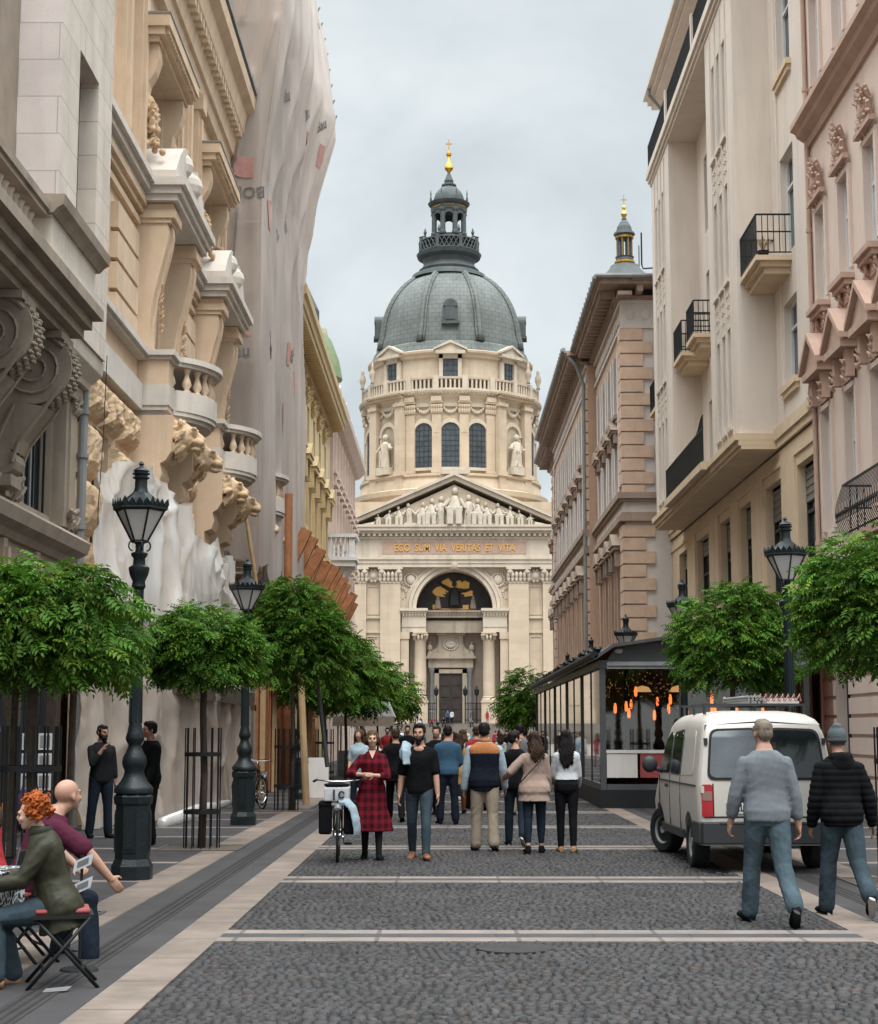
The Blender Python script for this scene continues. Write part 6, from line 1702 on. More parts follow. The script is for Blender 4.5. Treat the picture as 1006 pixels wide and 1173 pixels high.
TREES = [('nearest tree on the left, its wide crown overhanging the people at the tables', (-3.78, 15.2, 0), 2.56, (.86, .85, .60), 3000, 1, .74),
         ('low flat crowned tree standing in an iron cage beside the second lamp', (-3.55, 24.3, 0), 2.82, (.68, .7, .64), 2800, 2, .70),
         ('tallest bushy tree beside the wooden hoarding, right of the second lamp', (-3.30, 35.6, 0), 3.55, (.96, 1.0, 1.18), 4200, 3, .80),
         ('tree directly behind the tall bushy one on the left row', (-3.45, 46.9, 0), 3.35, (1.20, 1.2, 1.2), 1900, 4, 1.3),
         ('tree in the left row in front of the white market canopy', (-3.55, 58.2, 0), 3.35, (1.3, 1.3, 1.25), 1500, 5, 1.6),
         ('tree behind the white market canopy on the left row', (-3.6, 69.5, 0), 3.3, (1.4, 1.4, 1.2), 900, 6, 1.8),
         ('last tree of the left row towards the basilica', (-3.4, 81, 0), 3.3, (1.7, 1.6, 1.4), 900, 7, 2.0),
         ('big leafy tree at the right edge above the man with the grey beanie', (5.05, 18.8, 0), 2.98, (.92, .92, .86), 3400, 8, .76),
         ('round crowned tree over the roof of the white van', (5.05, 29.5, 0), 3.15, (.92, .92, .96), 3600, 9, .76),
         ('small dark tree at the far end of the glass pavilion before the basilica', (4.9, 104, 0), 3.3, (1.5, 1.5, 1.9), 900, 10, 2.3)]
for a in TREES: tree(*a[:4], a[4], a[5], a[6])
# iron tree cages, each in a square of bare earth
def make_cage(label, loc):
    t = thing('tree_cage', label, 'tree guard', (0, 0, 0), 'iron tree guards round the street trees')
    R_ = .255
    for k in range(12):
        a = 2 * PI * k / 12 + .1; m = MB(); m.tube([(R_ * math.cos(a), R_ * math.sin(a), .0), (R_ * math.cos(a), R_ * math.sin(a), 1.72)], .0105, 6); m.build('bar', 'iron', t)
    for z in (.52, 1.34):
        m = MB(); m.lathe([(R_ - .016, z - .028), (R_ + .016, z - .028), (R_ + .016, z + .028), (R_ - .016, z + .028), (R_ - .016, z - .028)], n=24); m.build('hoop', 'iron', t)
    t.location = loc; return t
cage = make_cage('iron cage round the slim trunk of the low flat crowned tree', (-3.55, 24.3, 0))
for l, lab in (((-3.78, 15.2, 0), 'iron cage round the nearest left tree behind the seated people'), ((-3.42, 35.6, 0), 'iron cage left of the pale leaning pole, under the tallest crown'), ((-3.45, 46.9, 0), 'iron cage among the planks, farther down the left row'),
               ((5.05, 18.8, 0), 'iron cage at the right edge beyond the man with the beanie'), ((5.05, 29.5, 0), 'iron cage hidden behind the white van')): dup(cage, l, .2, lab)
for i, (x, y) in enumerate([(-3.55, 24.3), (-3.78, 15.2), (-3.4, 35.6), (-3.45, 46.9), (5.05, 18.8), (5.05, 29.5)]):
    m = MB(); m.box(x - .56, x + .56, y - .56, y + .56, -.1, .008); structure(m.build('tree_pit', 'soil'))
    m = MB()
    for a, b, c, d in ((-.6, .6, -.6, -.561), (-.6, .6, .561, .6), (-.6, -.561, -.56, .56), (.561, .6, -.56, .56)): m.box(x + a, x + b, y + c, y + d, -.1, .014)
    structure(m.build('tree_pit_rim', 'steel_grey'))
# tall support stakes of the nearest tree
for i, (dx, dy, lx, ly) in enumerate(((-.62, .1, .10, 0), (-.30, .5, .02, -.05), (.22, .55, .05, -.1))):
    post((-3.78 + dx, 15.2 + dy, 0), (-3.78 + dx + lx, 15.2 + dy + ly, 2.5), .035, 'bark', ('leaning dark stake left of the nearest tree trunk', 'dark stake straight behind the nearest tree trunk', 'dark stake right of the nearest tree trunk')[i], 'stake', 'wooden_stake')

# ------------------------------------------------------------------ glass pavilion of the restaurant
pv = thing('glass_pavilion', 'dark framed glass restaurant pavilion with sloping roof and burgundy panel', 'pavilion', (3.35, 36.7, 0))
PX, PY, PX2, PY2 = 3.35, 36.7, 7.95, 63.5
m = MB(); m.box(PX - .02, PX2, PY - .02, PY2, 0.0, .40); m.build('plinth', 'iron', pv)
m = MB(); m.box(PX + .1, PX2, PY + .1, PY2, .40, .44); m.build('deck', 'bark', pv)
ys = [PY + .06 + k * (PY2 - PY - .12) / 5 for k in range(6)]
for y in ys: m = MB(); m.box(PX, PX + .12, y - .06, y + .06, .40, 3.05); m.build('post', 'steel_grey', pv)
for x in (PX + 1.75, PX + 3.3, PX2 - .12): m = MB(); m.box(x, x + .12, PY, PY + .12, .40, 3.05); m.build('post', 'steel_grey', pv)
m = MB(); m.box(PX - .03, PX + .15, PY - .02, PY2, 3.05, 3.22); m.build('side_beam', 'steel_grey', pv)
m = MB(); m.box(PX + .151, PX2, PY - .04, PY + .14, 3.03, 3.19); m.box(PX + .15, PX2, PY - .07, PY - .041, 3.10, 3.16); m.build('front_beam', 'zinc', pv)
m = MB(); m.box(PX, PX + .1, PY + .13, PY2, .40, .52); m.box(PX + .13, PX2, PY, PY + .1, .40, .52); m.build('bottom_rail', 'steel_grey', pv)
for a, b in zip(ys, ys[1:]):
    h = (a + b) / 2
    for c, d in ((a + .06, h - .025), (h + .025, b - .06)): g = MB(); g.box(PX + .04, PX + .055, c, d, .52, 3.05); g.build('glass_pane', 'glass_tint', pv)
    g = MB(); g.box(PX + .02, PX + .08, h - .025, h + .025, .52, 3.05); g.build('mullion', 'steel_grey', pv)
for a, b in ((PX + .12, PX + 1.75), (PX + 1.87, PX + 3.3), (PX + 3.42, PX2 - .12)): g = MB(); g.box(a, b, PY + .04, PY + .055, 1.26, 3.03); g.build('glass_pane', 'glass_thin', pv)
for a, b, mt in ((PX + .13, PX + .80, 'panel_white'), (PX + .86, PX + 1.75, 'burgundy'), (PX + 1.87, PX + 3.3, 'burgundy'), (PX + 3.42, PX2 - .12, 'burgundy')):
    g = MB(); g.box(a, b, PY + .0, PY + .06, .66, 1.18); g.build('front_panel', mt, pv)
m = MB(); m.box(PX + .12, PX2 - .12, PY - .015, PY + .09, 1.19, 1.26); m.build('front_ledge', 'panel_white', pv)
m = MB(); m.prism([(PX - .12, 3.22), (PX + .3, 3.50), (PX2 + .7, 4.22), (PX2 + .7, 4.28), (PX + .28, 3.57), (PX - .14, 3.28)], PY - .25, PY2 + .1, 1); rf = m.build('roof', 'steel_grey', pv)
m = MB(); m.prism([(PX + .15, 3.2), (PX2, 3.2), (PX2, 4.10), (PX + .35, 3.49)], PY + .02, PY + .05, 1); m.build('gable_sheet', 'steel_grey', pv)
m = MB(); m.tube([(PX - .14, PY - .25, 3.33), (PX - .14, PY2, 3.33)], .09, 8); rr = random.Random(5)
for k in range(130): y = PY + k * .205; m.ell((PX - .1 + rr.uniform(-.05, .12), y, 3.42 + rr.uniform(-.03, .07)), (.09, .12, .06), 6, 4)
m.build('gutter', 'iron', pv)
m = MB(); m.ell((PX + .42, PY - .02, 3.42), (.10, .06, .06), 10, 6); m.build('wall_light', 'panel_white', pv)
# posters stuck on the side glass
for y, z0, z1, mt in ((54.2, .9, 2.3, 'print_dark'), (55.6, 1.4, 2.4, 'panel_white'), (49.7, .6, 1.1, 'panel_white'), (60.5, .7, 2.0, 'panel_white')): g = MB(); g.box(PX + .058, PX + .064, y, y + .7, z0, z1); g.build('poster', mt, pv)
# inside: hanging filament lamps, wicker shades, light strings, chairs, branches, a guest
rr = random.Random(21)
tl = None
spots = [(3.75, 37.4, 2.15, 0), (4.05, 37.9, 2.2, 0), (4.12, 38.0, 2.05, 0), (4.35, 38.6, 2.55, 0), (4.65, 37.6, 2.0, 0), (5.0, 37.5, 2.35, 0), (5.05, 38.2, 2.15, 0), (5.35, 37.4, 2.05, 0), (5.9, 37.3, 2.2, 1), (6.0, 37.5, 1.9, 1), (6.3, 38, 2.3, 0), (6.5, 37.6, 2.1, 0), (6.9, 37.9, 2.35, 1), (7.2, 38.2, 2.1, 0), (4.5, 41, 2.3, 0), (5.4, 43, 2.4, 0), (4.1, 45, 2.3, 0)]
for i, (x, y, z, k) in enumerate(spots):
    h = .09 if k == 0 else .30
    m = MB(); m.tube([(0, 0, h + .05), (0, 0, h + .10)], .022, 8); m.tube([(0, 0, h + .10), (0, 0, 3.3 - z)], .005, 5)
    t = thing('pendant_lamp', '%s orange filament lamp hanging inside the pavilion, %s' % (('short', 'long tube shaped')[k], ['close behind the front glass', 'deeper among the string lights'][y > 38.3]), 'lamp', (0, 0, 0), 'glowing pendant lamps inside the pavilion')
    m.build('cord', 'iron', t); b = MB(); b.lathe([(.012, -h), (.034, -h * .7), (.036, h * .6), (.018, h + .05)], n=10); b.build('bulb', 'bulb', t, smooth=True); t.location = (x, y, z)
for i, (x, y, z) in enumerate(((5.35, 38.6, 2.62), (5.85, 38.0, 2.72), (6.5, 37.9, 2.86), (4.9, 42, 2.7))):
    m = MB(); m.lathe([(.02, .10), (.16, .06), (.23, -.04), (.22, -.05), (.15, .04), (.02, .08)], (x, y, z), 18); o = m.build('wicker_shade', 'bulb_soft'); tag(o, 'round glowing wicker lampshade inside the pavilion, %s' % ('left of the tall tube lamp', 'above the tall tube lamp', 'rightmost, against the tree leaves', 'farthest back in the room')[i], 'lampshade', 'wicker lampshades inside the pavilion')
m = MB()
for k in range(190):
    x, y = rr.uniform(3.6, 6.9), rr.uniform(36.95, 47); m.ell((x, y, 3.0 - .55 * rr.random() ** 1.6 - .02), (.009, .009, .009), 5, 4)
o = m.build('string_lights', 'bulb_soft'); tag(o, 'tiny warm fairy lights strung under the pavilion roof', 'string lights', kind='stuff')
m = MB(); m.box(3.6, 8.4, 48.0, 48.1, .44, 3.5); o = m.build('partition_wall', 'cream_base', pv)
def branchy(x, y, lab):
    t = thing('indoor_tree', lab, 'plant', (x, y, .44)); m = MB(); r = random.Random(int(y * 10)); m.tube([(x, y, .7), (x + .03, y, 1.3), (x, y, 1.75)], [.06, .05, .045], 7)
    for k in range(12):
        a = r.uniform(0, 2 * PI); q = Vector((x + .5 * math.cos(a), y + .4 * math.sin(a), 2.0 + .5 * r.random())); p = Vector((x, y, 1.4 + .3 * r.random())); c = p.lerp(q, .5) + Vector((0, 0, -.05)); m.tube([p, c, q], [.03, .02, .008], 5)
        for j in range(4): e = c.lerp(q, r.random()) ; m.tube([e, e + Vector((r.uniform(-.2, .2), r.uniform(-.2, .2), r.uniform(.02, .25)))], [.012, .004], 4)
    m.build('trunk', 'black_plain', t); p = MB(); p.lathe([(.2, .44), (.26, .9), (.24, .92), (.0, .9)], (x, y, 0), 12); p.build('planter', 'iron', t)
branchy(5.05, 38.4, 'bare branched indoor tree behind the front glass of the pavilion'); branchy(3.85, 39.6, 'bare branched indoor tree near the corner post of the pavilion')
def tub_chair(x, y, rz, lab):
    t = thing('tub_chair', lab, 'chair', (0, 0, 0), 'dark tub chairs inside the pavilion')
    m = MB(); m.box(-.26, .26, -.26, .26, .38, .50); m.build('seat', 'black_plain', t, bevel=.03)
    m = MB(); m.lathe([(.27, .5), (.33, .82), (.35, 1.02), (.30, 1.02), (.25, .5)], n=16, a0=-.2, a1=PI + .2); m.build('backrest', 'black_plain', t, smooth=True, sharp=50)
    for a, b in ((-1, -1), (1, -1), (1, 1), (-1, 1)): m = MB(); m.tube([(a * .2, b * .2, .38), (a * .24, b * .24, 0)], .018, 6); m.build('leg', 'black_plain', t)
    t.location = (x, y, .44); t.rotation_euler = (0, 0, rz)
for i, (x, y) in enumerate(((3.75, 37.6), (4.25, 37.7), (4.95, 37.55), (5.4, 38.1), (5.95, 37.6))): tub_chair(x, y, rr.uniform(-1, 1), 'dark tub chair behind the front glass, number %s from the corner post' % ('one', 'two', 'three', 'four', 'five')[i])
# ------------------------------------------------------------------ people
def FM(name, col, **k):
    k.setdefault('rough', .85); k.setdefault('var', .10); k.setdefault('scale', 6); k.setdefault('spec', .06); k.setdefault('bump', .15); k.setdefault('bscale', 120)
    return M(name, col, **k)
FM('skin', (0.36, 0.20, 0.14), rough=.55, var=.06, spec=.35, bump=0); FM('skin_tan', (0.27, 0.14, 0.095), rough=.55, var=.06, spec=.35, bump=0); FM('skin_pale', (0.42, 0.25, 0.18), rough=.55, var=.06, spec=.35, bump=0)
FM('lips', (0.32, 0.11, 0.09), bump=0); FM('eye_dark', (0.03, 0.022, 0.018), rough=.2, spec=.6, bump=0)
FM('hair_black', (0.012, 0.010, 0.010), rough=.45, var=.4, scale=30); FM('hair_brown', (0.035, 0.021, 0.014), rough=.45, var=.4, scale=30); FM('hair_red', (0.25, 0.062, 0.016), rough=.5, var=.5, scale=22)
FM('hair_grey', (0.15, 0.12, 0.095), rough=.6, var=.4, scale=40); FM('hair_blond', (0.075, 0.042, 0.023), rough=.5, var=.3, scale=30)
FM('denim', (0.054, 0.077, 0.092), var=.45, scale=4); FM('denim_dark', (0.013, 0.019, 0.029), var=.3, scale=4); FM('denim_mid', (0.035, 0.050, 0.061), var=.4, scale=4)
FM('black_cloth', (0.0065, 0.0065, 0.0075), var=.3); FM('navy_cloth', (0.009, 0.011, 0.018), var=.3); FM('grey_sweater', (0.125, 0.137, 0.15), var=.12); FM('white_cloth', (0.42, 0.42, 0.44)); FM('light_blue', (0.26, 0.33, 0.37))
FM('khaki', (0.24, 0.195, 0.15)); FM('orange_cloth', (0.33, 0.135, 0.055)); FM('beige_jacket', (0.27, 0.195, 0.16)); FM('green_jacket', (0.024, 0.023, 0.013), rough=.5, var=.35, spec=.2, scale=5)
FM('burgundy_polo', (0.060, 0.013, 0.026)); FM('coral_top', (0.30, 0.030, 0.035)); FM('dark_tee', (0.013, 0.014, 0.015)); FM('brown_leather', (0.16, 0.055, 0.022), rough=.5, spec=.4); FM('tan_leather', (0.30, 0.17, 0.085), rough=.5)
FM('beanie_grey', (0.075, 0.088, 0.095)); FM('tights', (0.016, 0.014, 0.015), rough=.6); FM('blue_shirt', (0.035, 0.075, 0.12)); FM('red_cloth', (0.22, 0.025, 0.03)); FM('mustard', (0.30, 0.17, 0.05)); FM('grey_cloth', (0.13, 0.13, 0.135)); FM('pink_cloth', (0.42, 0.16, 0.17)); FM('teal_cloth', (0.03, 0.10, 0.10)); FM('sole', (0.35, 0.33, 0.31)); FM('plaid_red', (0.085, 0.008, 0.013))
def plaid():     # dark red and black check of the dress
    m = MATS['plaid_red']; t = m.node_tree; N = t.nodes; L = t.links; b = N['Principled BSDF']; tc = N.new('ShaderNodeTexCoord'); cols = []
    sp = N.new('ShaderNodeSeparateXYZ'); L.new(tc.outputs['Object'], sp.inputs[0]); fs = []
    for ax, f in ((0, 11.0), (2, 9.0)):
        mu = N.new('ShaderNodeMath'); mu.operation = 'MULTIPLY'; mu.inputs[1].default_value = f; L.new(sp.outputs[ax], mu.inputs[0])
        fr = N.new('ShaderNodeMath'); fr.operation = 'PINGPONG'; fr.inputs[1].default_value = .5; L.new(mu.outputs[0], fr.inputs[0])
        gt = N.new('ShaderNodeMapRange'); gt.inputs[1].default_value = .2; gt.inputs[2].default_value = .3; L.new(fr.outputs[0], gt.inputs[0]); fs.append(gt.outputs[0])
    ad = N.new('ShaderNodeMath'); ad.operation = 'ADD'; L.new(fs[0], ad.inputs[0]); L.new(fs[1], ad.inputs[1])
    rp = N.new('ShaderNodeValToRGB'); rp.color_ramp.elements[0].color = (.030, .004, .007, 1); rp.color_ramp.elements[1].color = (.115, .008, .015, 1)
    hv = N.new('ShaderNodeMath'); hv.operation = 'MULTIPLY'; hv.inputs[1].default_value = .5; L.new(ad.outputs[0], hv.inputs[0]); L.new(hv.outputs[0], rp.inputs[0]); L.new(rp.outputs[0], b.inputs['Base Color'])
plaid()
SHAPE_M = [(-.13, .135, .100, 0), (-.08, .158, .118, -.005), (0, .168, .122, -.008), (.08, .156, .112, 0), (.17, .148, .108, .006), (.28, .165, .118, .008), (.36, .178, .120, .004), (.41, .174, .110, -.004), (.45, .150, .096, -.010), (.485, .108, .080, -.012), (.515, .074, .066, -.008), (.57, .057, .058, 0)]
SHAPE_F = [(-.13, .135, .105, 0), (-.08, .168, .122, -.01), (0, .176, .124, -.012), (.08, .150, .106, 0), (.17, .124, .092, .006), (.28, .140, .108, .018), (.35, .150, .112, .014), (.40, .147, .096, .0), (.44, .122, .080, -.008), (.48, .080, .064, -.010), (.51, .056, .054, -.006), (.57, .046, .047, 0)]
def ikelbow(a, b, l1, l2, pole):
    d = b - a; L_ = min(d.length, (l1 + l2) * .999); d = d.normalized(); x = (l1 * l1 - l2 * l2 + L_ * L_) / (2 * L_); h = math.sqrt(max(0, l1 * l1 - x * x))
    p = pole - d * pole.dot(d); p = p.normalized() if p.length > 1e-5 else d.orthogonal().normalized()
    return a + d * x + p * h, a + d * L_
class Body:
    """joint positions of a posed person, facing +Y, standing on z = 0"""
    def __init__(s, h=1.75, sex='m', w=1.0, lean=0.0, legs=((0, 0, .04), (0, 0, .04)), arms=((.0, .15, .15), (.0, .15, .15)), head=(0, 0), sit=None, twist=0.0, bend=0.0):
        k = s.k = h / 1.75; s.sex = sex; s.w = w
        s.T = Matrix.Rotation(-twist, 3, 'Z') @ Matrix.Rotation(-lean, 3, 'X') @ Matrix.Rotation(bend, 3, 'Y')
        zp = .95 * k; s.legs = []
        for sd, (f, kn, ab) in zip((-1, 1), legs):
            hip = Vector((sd * .088 * k, 0, -.05 * k)); d = Vector((sd * math.sin(ab), math.sin(f), -math.cos(f) * math.cos(ab))).normalized(); kne = hip + d * .43 * k
            g = f - kn; d2 = Vector((sd * math.sin(ab) * .6, math.sin(g), -math.cos(g))).normalized(); ank = kne + d2 * .415 * k
            s.legs.append([hip, kne, ank, g])
        if sit is None: zp = -min(l[2].z - (.07 if abs(l[3]) < .35 else .03) * k for l in s.legs) + .012 * k
        else: zp = sit
        s.pel = Vector((0, 0, zp))
        for l in s.legs:
            for i in range(3): l[i] = l[i] + s.pel
        s.tp = lambda x, y, z: s.pel + s.T @ (Vector((x * w, y, z)) * k)
        shx = (.168 if sex == 'm' else .145)
        s.sh = [s.tp(-shx, -.01, .405), s.tp(shx, -.01, .405)]
        s.arms = []
        for sd, sh, a in zip((-1, 1), s.sh, arms):
            if a[0] == 'ik': e, hnd = ikelbow(sh, Vector(a[1]), .285 * k, .25 * k, Vector(a[2]))
            else:
                f, ab, el = a[:3]; inn = a[3] if len(a) > 3 else 0.0
                d = Vector((sd * math.sin(ab), math.sin(f) * math.cos(ab), -math.cos(f) * math.cos(ab))); e = sh + d * .285 * k
                d2 = Vector((sd * math.sin(ab * .6 - inn), math.sin(f + el) * math.cos(inn), -math.cos(f + el) * math.cos(inn))).normalized(); hnd = e + d2 * .25 * k
            s.arms.append([sh, e, hnd])
        s.neck = s.tp(0, -.005, .52); s.HR = Matrix.Rotation(head[0], 3, 'Z') @ Matrix.Rotation(-head[1], 3, 'X')
        s.hc = s.tp(0, .022, .668)
    def hp(s, x, y, z): return s.hc + s.HR @ (Vector((x, y, z)) * s.k)
    def torso(s, m, g=0.0, t0=-.13, t1=.57, n=20, flare=None, gd=None):
        SH = SHAPE_M if s.sex == 'm' else SHAPE_F; ts = [r[0] for r in SH]
        tt = sorted({t0, t1, *[t for t in ts if t0 < t < t1]})
        vs = []; fs = []
        for i, t in enumerate(tt):
            rx, ry, oy = (float(np.interp(t, ts, [r[j] for r in SH])) for j in (1, 2, 3)); gg = g + (flare(t) if flare else 0)
            for q in range(n):
                a = 2 * PI * q / n; ca, sa = math.cos(a), math.sin(a)
                x = math.copysign(abs(ca) ** .85, ca) * (rx + gg / s.w); y = math.copysign(abs(sa) ** .85, sa) * (ry + gg + (gd(t) if gd else 0)) + oy
                vs.append(tuple(s.tp(x, y, t)))
        for i in range(len(tt) - 1):
            for q in range(n): fs.append((i * n + q, i * n + (q + 1) % n, (i + 1) * n + (q + 1) % n, (i + 1) * n + q))
        fs.append(tuple(range(n - 1, -1, -1))); fs.append(tuple(range((len(tt) - 1) * n, len(tt) * n))); m.add(vs, fs)
        if t1 > .44:
            for sh in s.sh: m.ell(tuple(sh.lerp(s.tp(0, -.01, .36), .10)), ((.052 + g * .75) * s.k,) * 3, 10, 8)
    def limb(s, m, pts, rad, n=12):
        m.tube([tuple(p) for p in pts], [r * s.k for r in rad], n)
        for p, r in zip(pts, rad): m.ell(tuple(p), (r * s.k * .995,) * 3, 10, 8)
    def arm(s, m, i, g=0.0, upto=1.0, taper=1.0):
        sh, e, h = s.arms[i]; f = 1.0 if s.sex == 'm' else .86; d = (h - e)
        pts = [sh, sh.lerp(e, .5), e]; rad = [.047 * f + g, .050 * f + g, .043 * f + g]
        if upto <= .5: pts[-1] = sh.lerp(e, upto * 2); rad[-1] = (.049 * f + g) ; pts = [sh, pts[-1]]; rad = [rad[0], rad[-1]]
        else:
            u = (upto - .5) * 2; pts += [e + d * .3 * u, e + d * u]; rad += [.042 * f + g, (.030 * f + (.042 - .030) * f * (1 - u)) + g * taper]
        s.limb(m, pts, rad)
    def leg(s, m, i, g=0.0, cuff=None, upto=1.0):
        hp, kn, an, _ = s.legs[i]; f = 1.0 if s.sex == 'm' else .97
        pts = [hp, hp.lerp(kn, .5), kn, kn.lerp(an, .32), kn.lerp(an, upto)]; rad = [.090 * f + g, .076 * f + g, .056 * f + g, .054 * f + g, (cuff if cuff else .038 * f + g)]
        s.limb(m, pts, rad)
    def foot(s, m, i, g=0.0, heel=0.0):
        _, kn, an, gsh = s.legs[i]; k = s.k; tilt = max(-.9, min(.5, gsh * .9 if gsh < -.25 else max(0, gsh) * .6))
        fw = Vector((( -1, 1)[i] * .16, math.cos(tilt), math.sin(tilt))).normalized(); dn = Vector((0, math.sin(tilt), -math.cos(tilt)))
        b = an + dn * .045 * k; st = [(-.055, .030, .034), (0, .040, .042), (.07, .042, .034), (.14, .047, .028), (.185, .040, .022), (.205, .02, .014)]
        for (a0, w0, h0), (a1, w1, h1) in zip(st, st[1:]):
            sd = fw.cross(Vector((0, 0, 1))).normalized(); up = sd.cross(fw)
            vs = []
            for a_, w_, h_ in ((a0, w0, h0), (a1, w1, h1)):
                c = b + fw * a_ * k
                for q in range(10): an_ = 2 * PI * q / 10; vs.append(tuple(c + sd * math.cos(an_) * (w_ + g) * k + up * (math.sin(an_) * (h_ + g) * k + (h_ - .034) * k)))
            m.add(vs, [(q, (q + 1) % 10, 10 + (q + 1) % 10, 10 + q) for q in range(10)] + [tuple(range(9, -1, -1)), tuple(range(10, 20))])
        m.ell(tuple(an), ((.040 + g) * k,) * 3, 8, 6)
        return b, fw
    def hand(s, m, i, curl=.5, palm_in=True, big=1.0):
        sh, e, h = s.arms[i]; k = s.k * (1 if s.sex == 'm' else .9) * big; d = (h - e).normalized(); sd = (-1, 1)[i]
        nrm = Vector((-sd, 0, 0)); nrm = nrm - d * nrm.dot(d)           # palm looks at the thigh
        if nrm.length < .2: nrm = Vector((0, 0, -1)) - d * d.z * -1
        nrm.normalize(); thumb = d.cross(nrm) * (1 if sd < 0 else -1)
        if thumb.y < 0 and abs(d.z) > .6: thumb = -thumb
        rot = Matrix((tuple(thumb), tuple(nrm), tuple(d))).transposed()
        c = h + d * .048 * k; m.ell(tuple(c), (.040 * k, .017 * k, .056 * k), 12, 8, rot); m.tube([tuple(h - d * .01), tuple(h + d * .03 * k)], [.026 * k, .028 * k], 10)
        for q, (off, ln) in enumerate(((.028, .072), (.010, .082), (-.009, .076), (-.027, .060))):
            p0 = h + d * .088 * k + thumb * off * k; a = curl * (.75 + .12 * q)
            d1 = (d * math.cos(a * .6) + nrm * math.sin(a * .6)); d2 = (d * math.cos(a * 1.5) + nrm * math.sin(a * 1.5)); d3 = d * math.cos(a * 2.2) + nrm * math.sin(a * 2.2)
            p1 = p0 + d1 * ln * .45 * k; p2 = p1 + d2 * ln * .33 * k; p3 = p2 + d3 * ln * .25 * k
            m.tube([tuple(p0 - d * .02 * k), tuple(p0), tuple(p1), tuple(p2), tuple(p3)], [.0095 * k, .0098 * k, .009 * k, .0082 * k, .006 * k], 7)
        t0 = h + d * .025 * k + thumb * .028 * k; t1 = t0 + (d * .6 + thumb * .75 + nrm * .2).normalized() * .040 * k; t2 = t1 + (d * .9 + thumb * .25 + nrm * .35).normalized() * .032 * k
        m.tube([tuple(t0 - thumb * .012 * k), tuple(t0), tuple(t1), tuple(t2)], [.015 * k, .014 * k, .011 * k, .007 * k], 7)
    def headshape(s, m, beard=False):
        k = s.k; f = 1.0 if s.sex == 'm' else .95; hr = s.HR
        E = lambda c, r, n=12, mm=9: m.ell(tuple(s.hp(*c)), tuple(q * k * f for q in r), n, mm, hr)
        E((0, -.012, .030), (.076, .096, .088), 16, 12); E((0, .022, -.020), (.066, .072, .085), 14, 10); E((0, .040, -.062), (.050, .050, .050)); E((0, .064, -.088), (.026, .024, .022))
        E((0, .088, -.040), (.024, .014, .016)); E((0, .083, .022), (.052, .018, .014)); E((-.036, .070, -.028), (.024, .024, .022)); E((.036, .070, -.028), (.024, .024, .022))
        m.tube([tuple(s.hp(0, .088, .018)), tuple(s.hp(0, .104, -.018)), tuple(s.hp(0, .096, -.030))], [.009 * k, .013 * k, .012 * k], 8)
        for sd in (-1, 1): E((sd * .076, -.008, -.012), (.010, .020, .030), 8, 6)
        m.tube([tuple(s.neck - (s.hc - s.neck) * .35), tuple(s.neck), tuple(s.hp(0, -.012, -.055))], [.062 * k * f, .056 * k * f, .052 * k * f], 12)
    def face(s, body, brow='hair_brown'):
        for sd in (-1, 1):
            m = MB(); m.ell(tuple(s.hp(sd * .030, .0845, .000)), (.0105 * s.k, .006 * s.k, .006 * s.k), 8, 6, s.HR); m.build('eye', 'eye_dark', body)
            m = MB(); m.tube([tuple(s.hp(sd * .014, .098, .020)), tuple(s.hp(sd * .032, .097, .025)), tuple(s.hp(sd * .050, .084, .018))], [.004 * s.k, .0045 * s.k, .002 * s.k], 5); m.build('eyebrow', brow, body)
        m = MB(); m.ell(tuple(s.hp(0, .0905, -.0605)), (.021 * s.k, .008 * s.k, .0065 * s.k), 10, 6, s.HR); m.build('mouth', 'lips', body)
def cloth(amp=.008, f=5, seed=1, fine=.0016):
    def d(P, N):
        # soft folds: ridged, slanting, denser towards elbows, waist and knees
        a = wob(P * np.array([1.0, 1.0, .9]), f * .5, seed, 2); q = P[:, 2] * f * 4.2 + P[:, 0] * f * 5.5 * np.sign(P[:, 0]) + P[:, 1] * f * 2.5 + 3.4 * a
        return amp * (.50 * a + .55 * (1 - np.abs(np.sin(q)) ** .7) * np.clip(.25 + 1.2 * wob(P, f * .6, seed + 5, 1), 0, 1) - .2) + fine * wob(P, f * 4, seed + 3, 2)
    return d
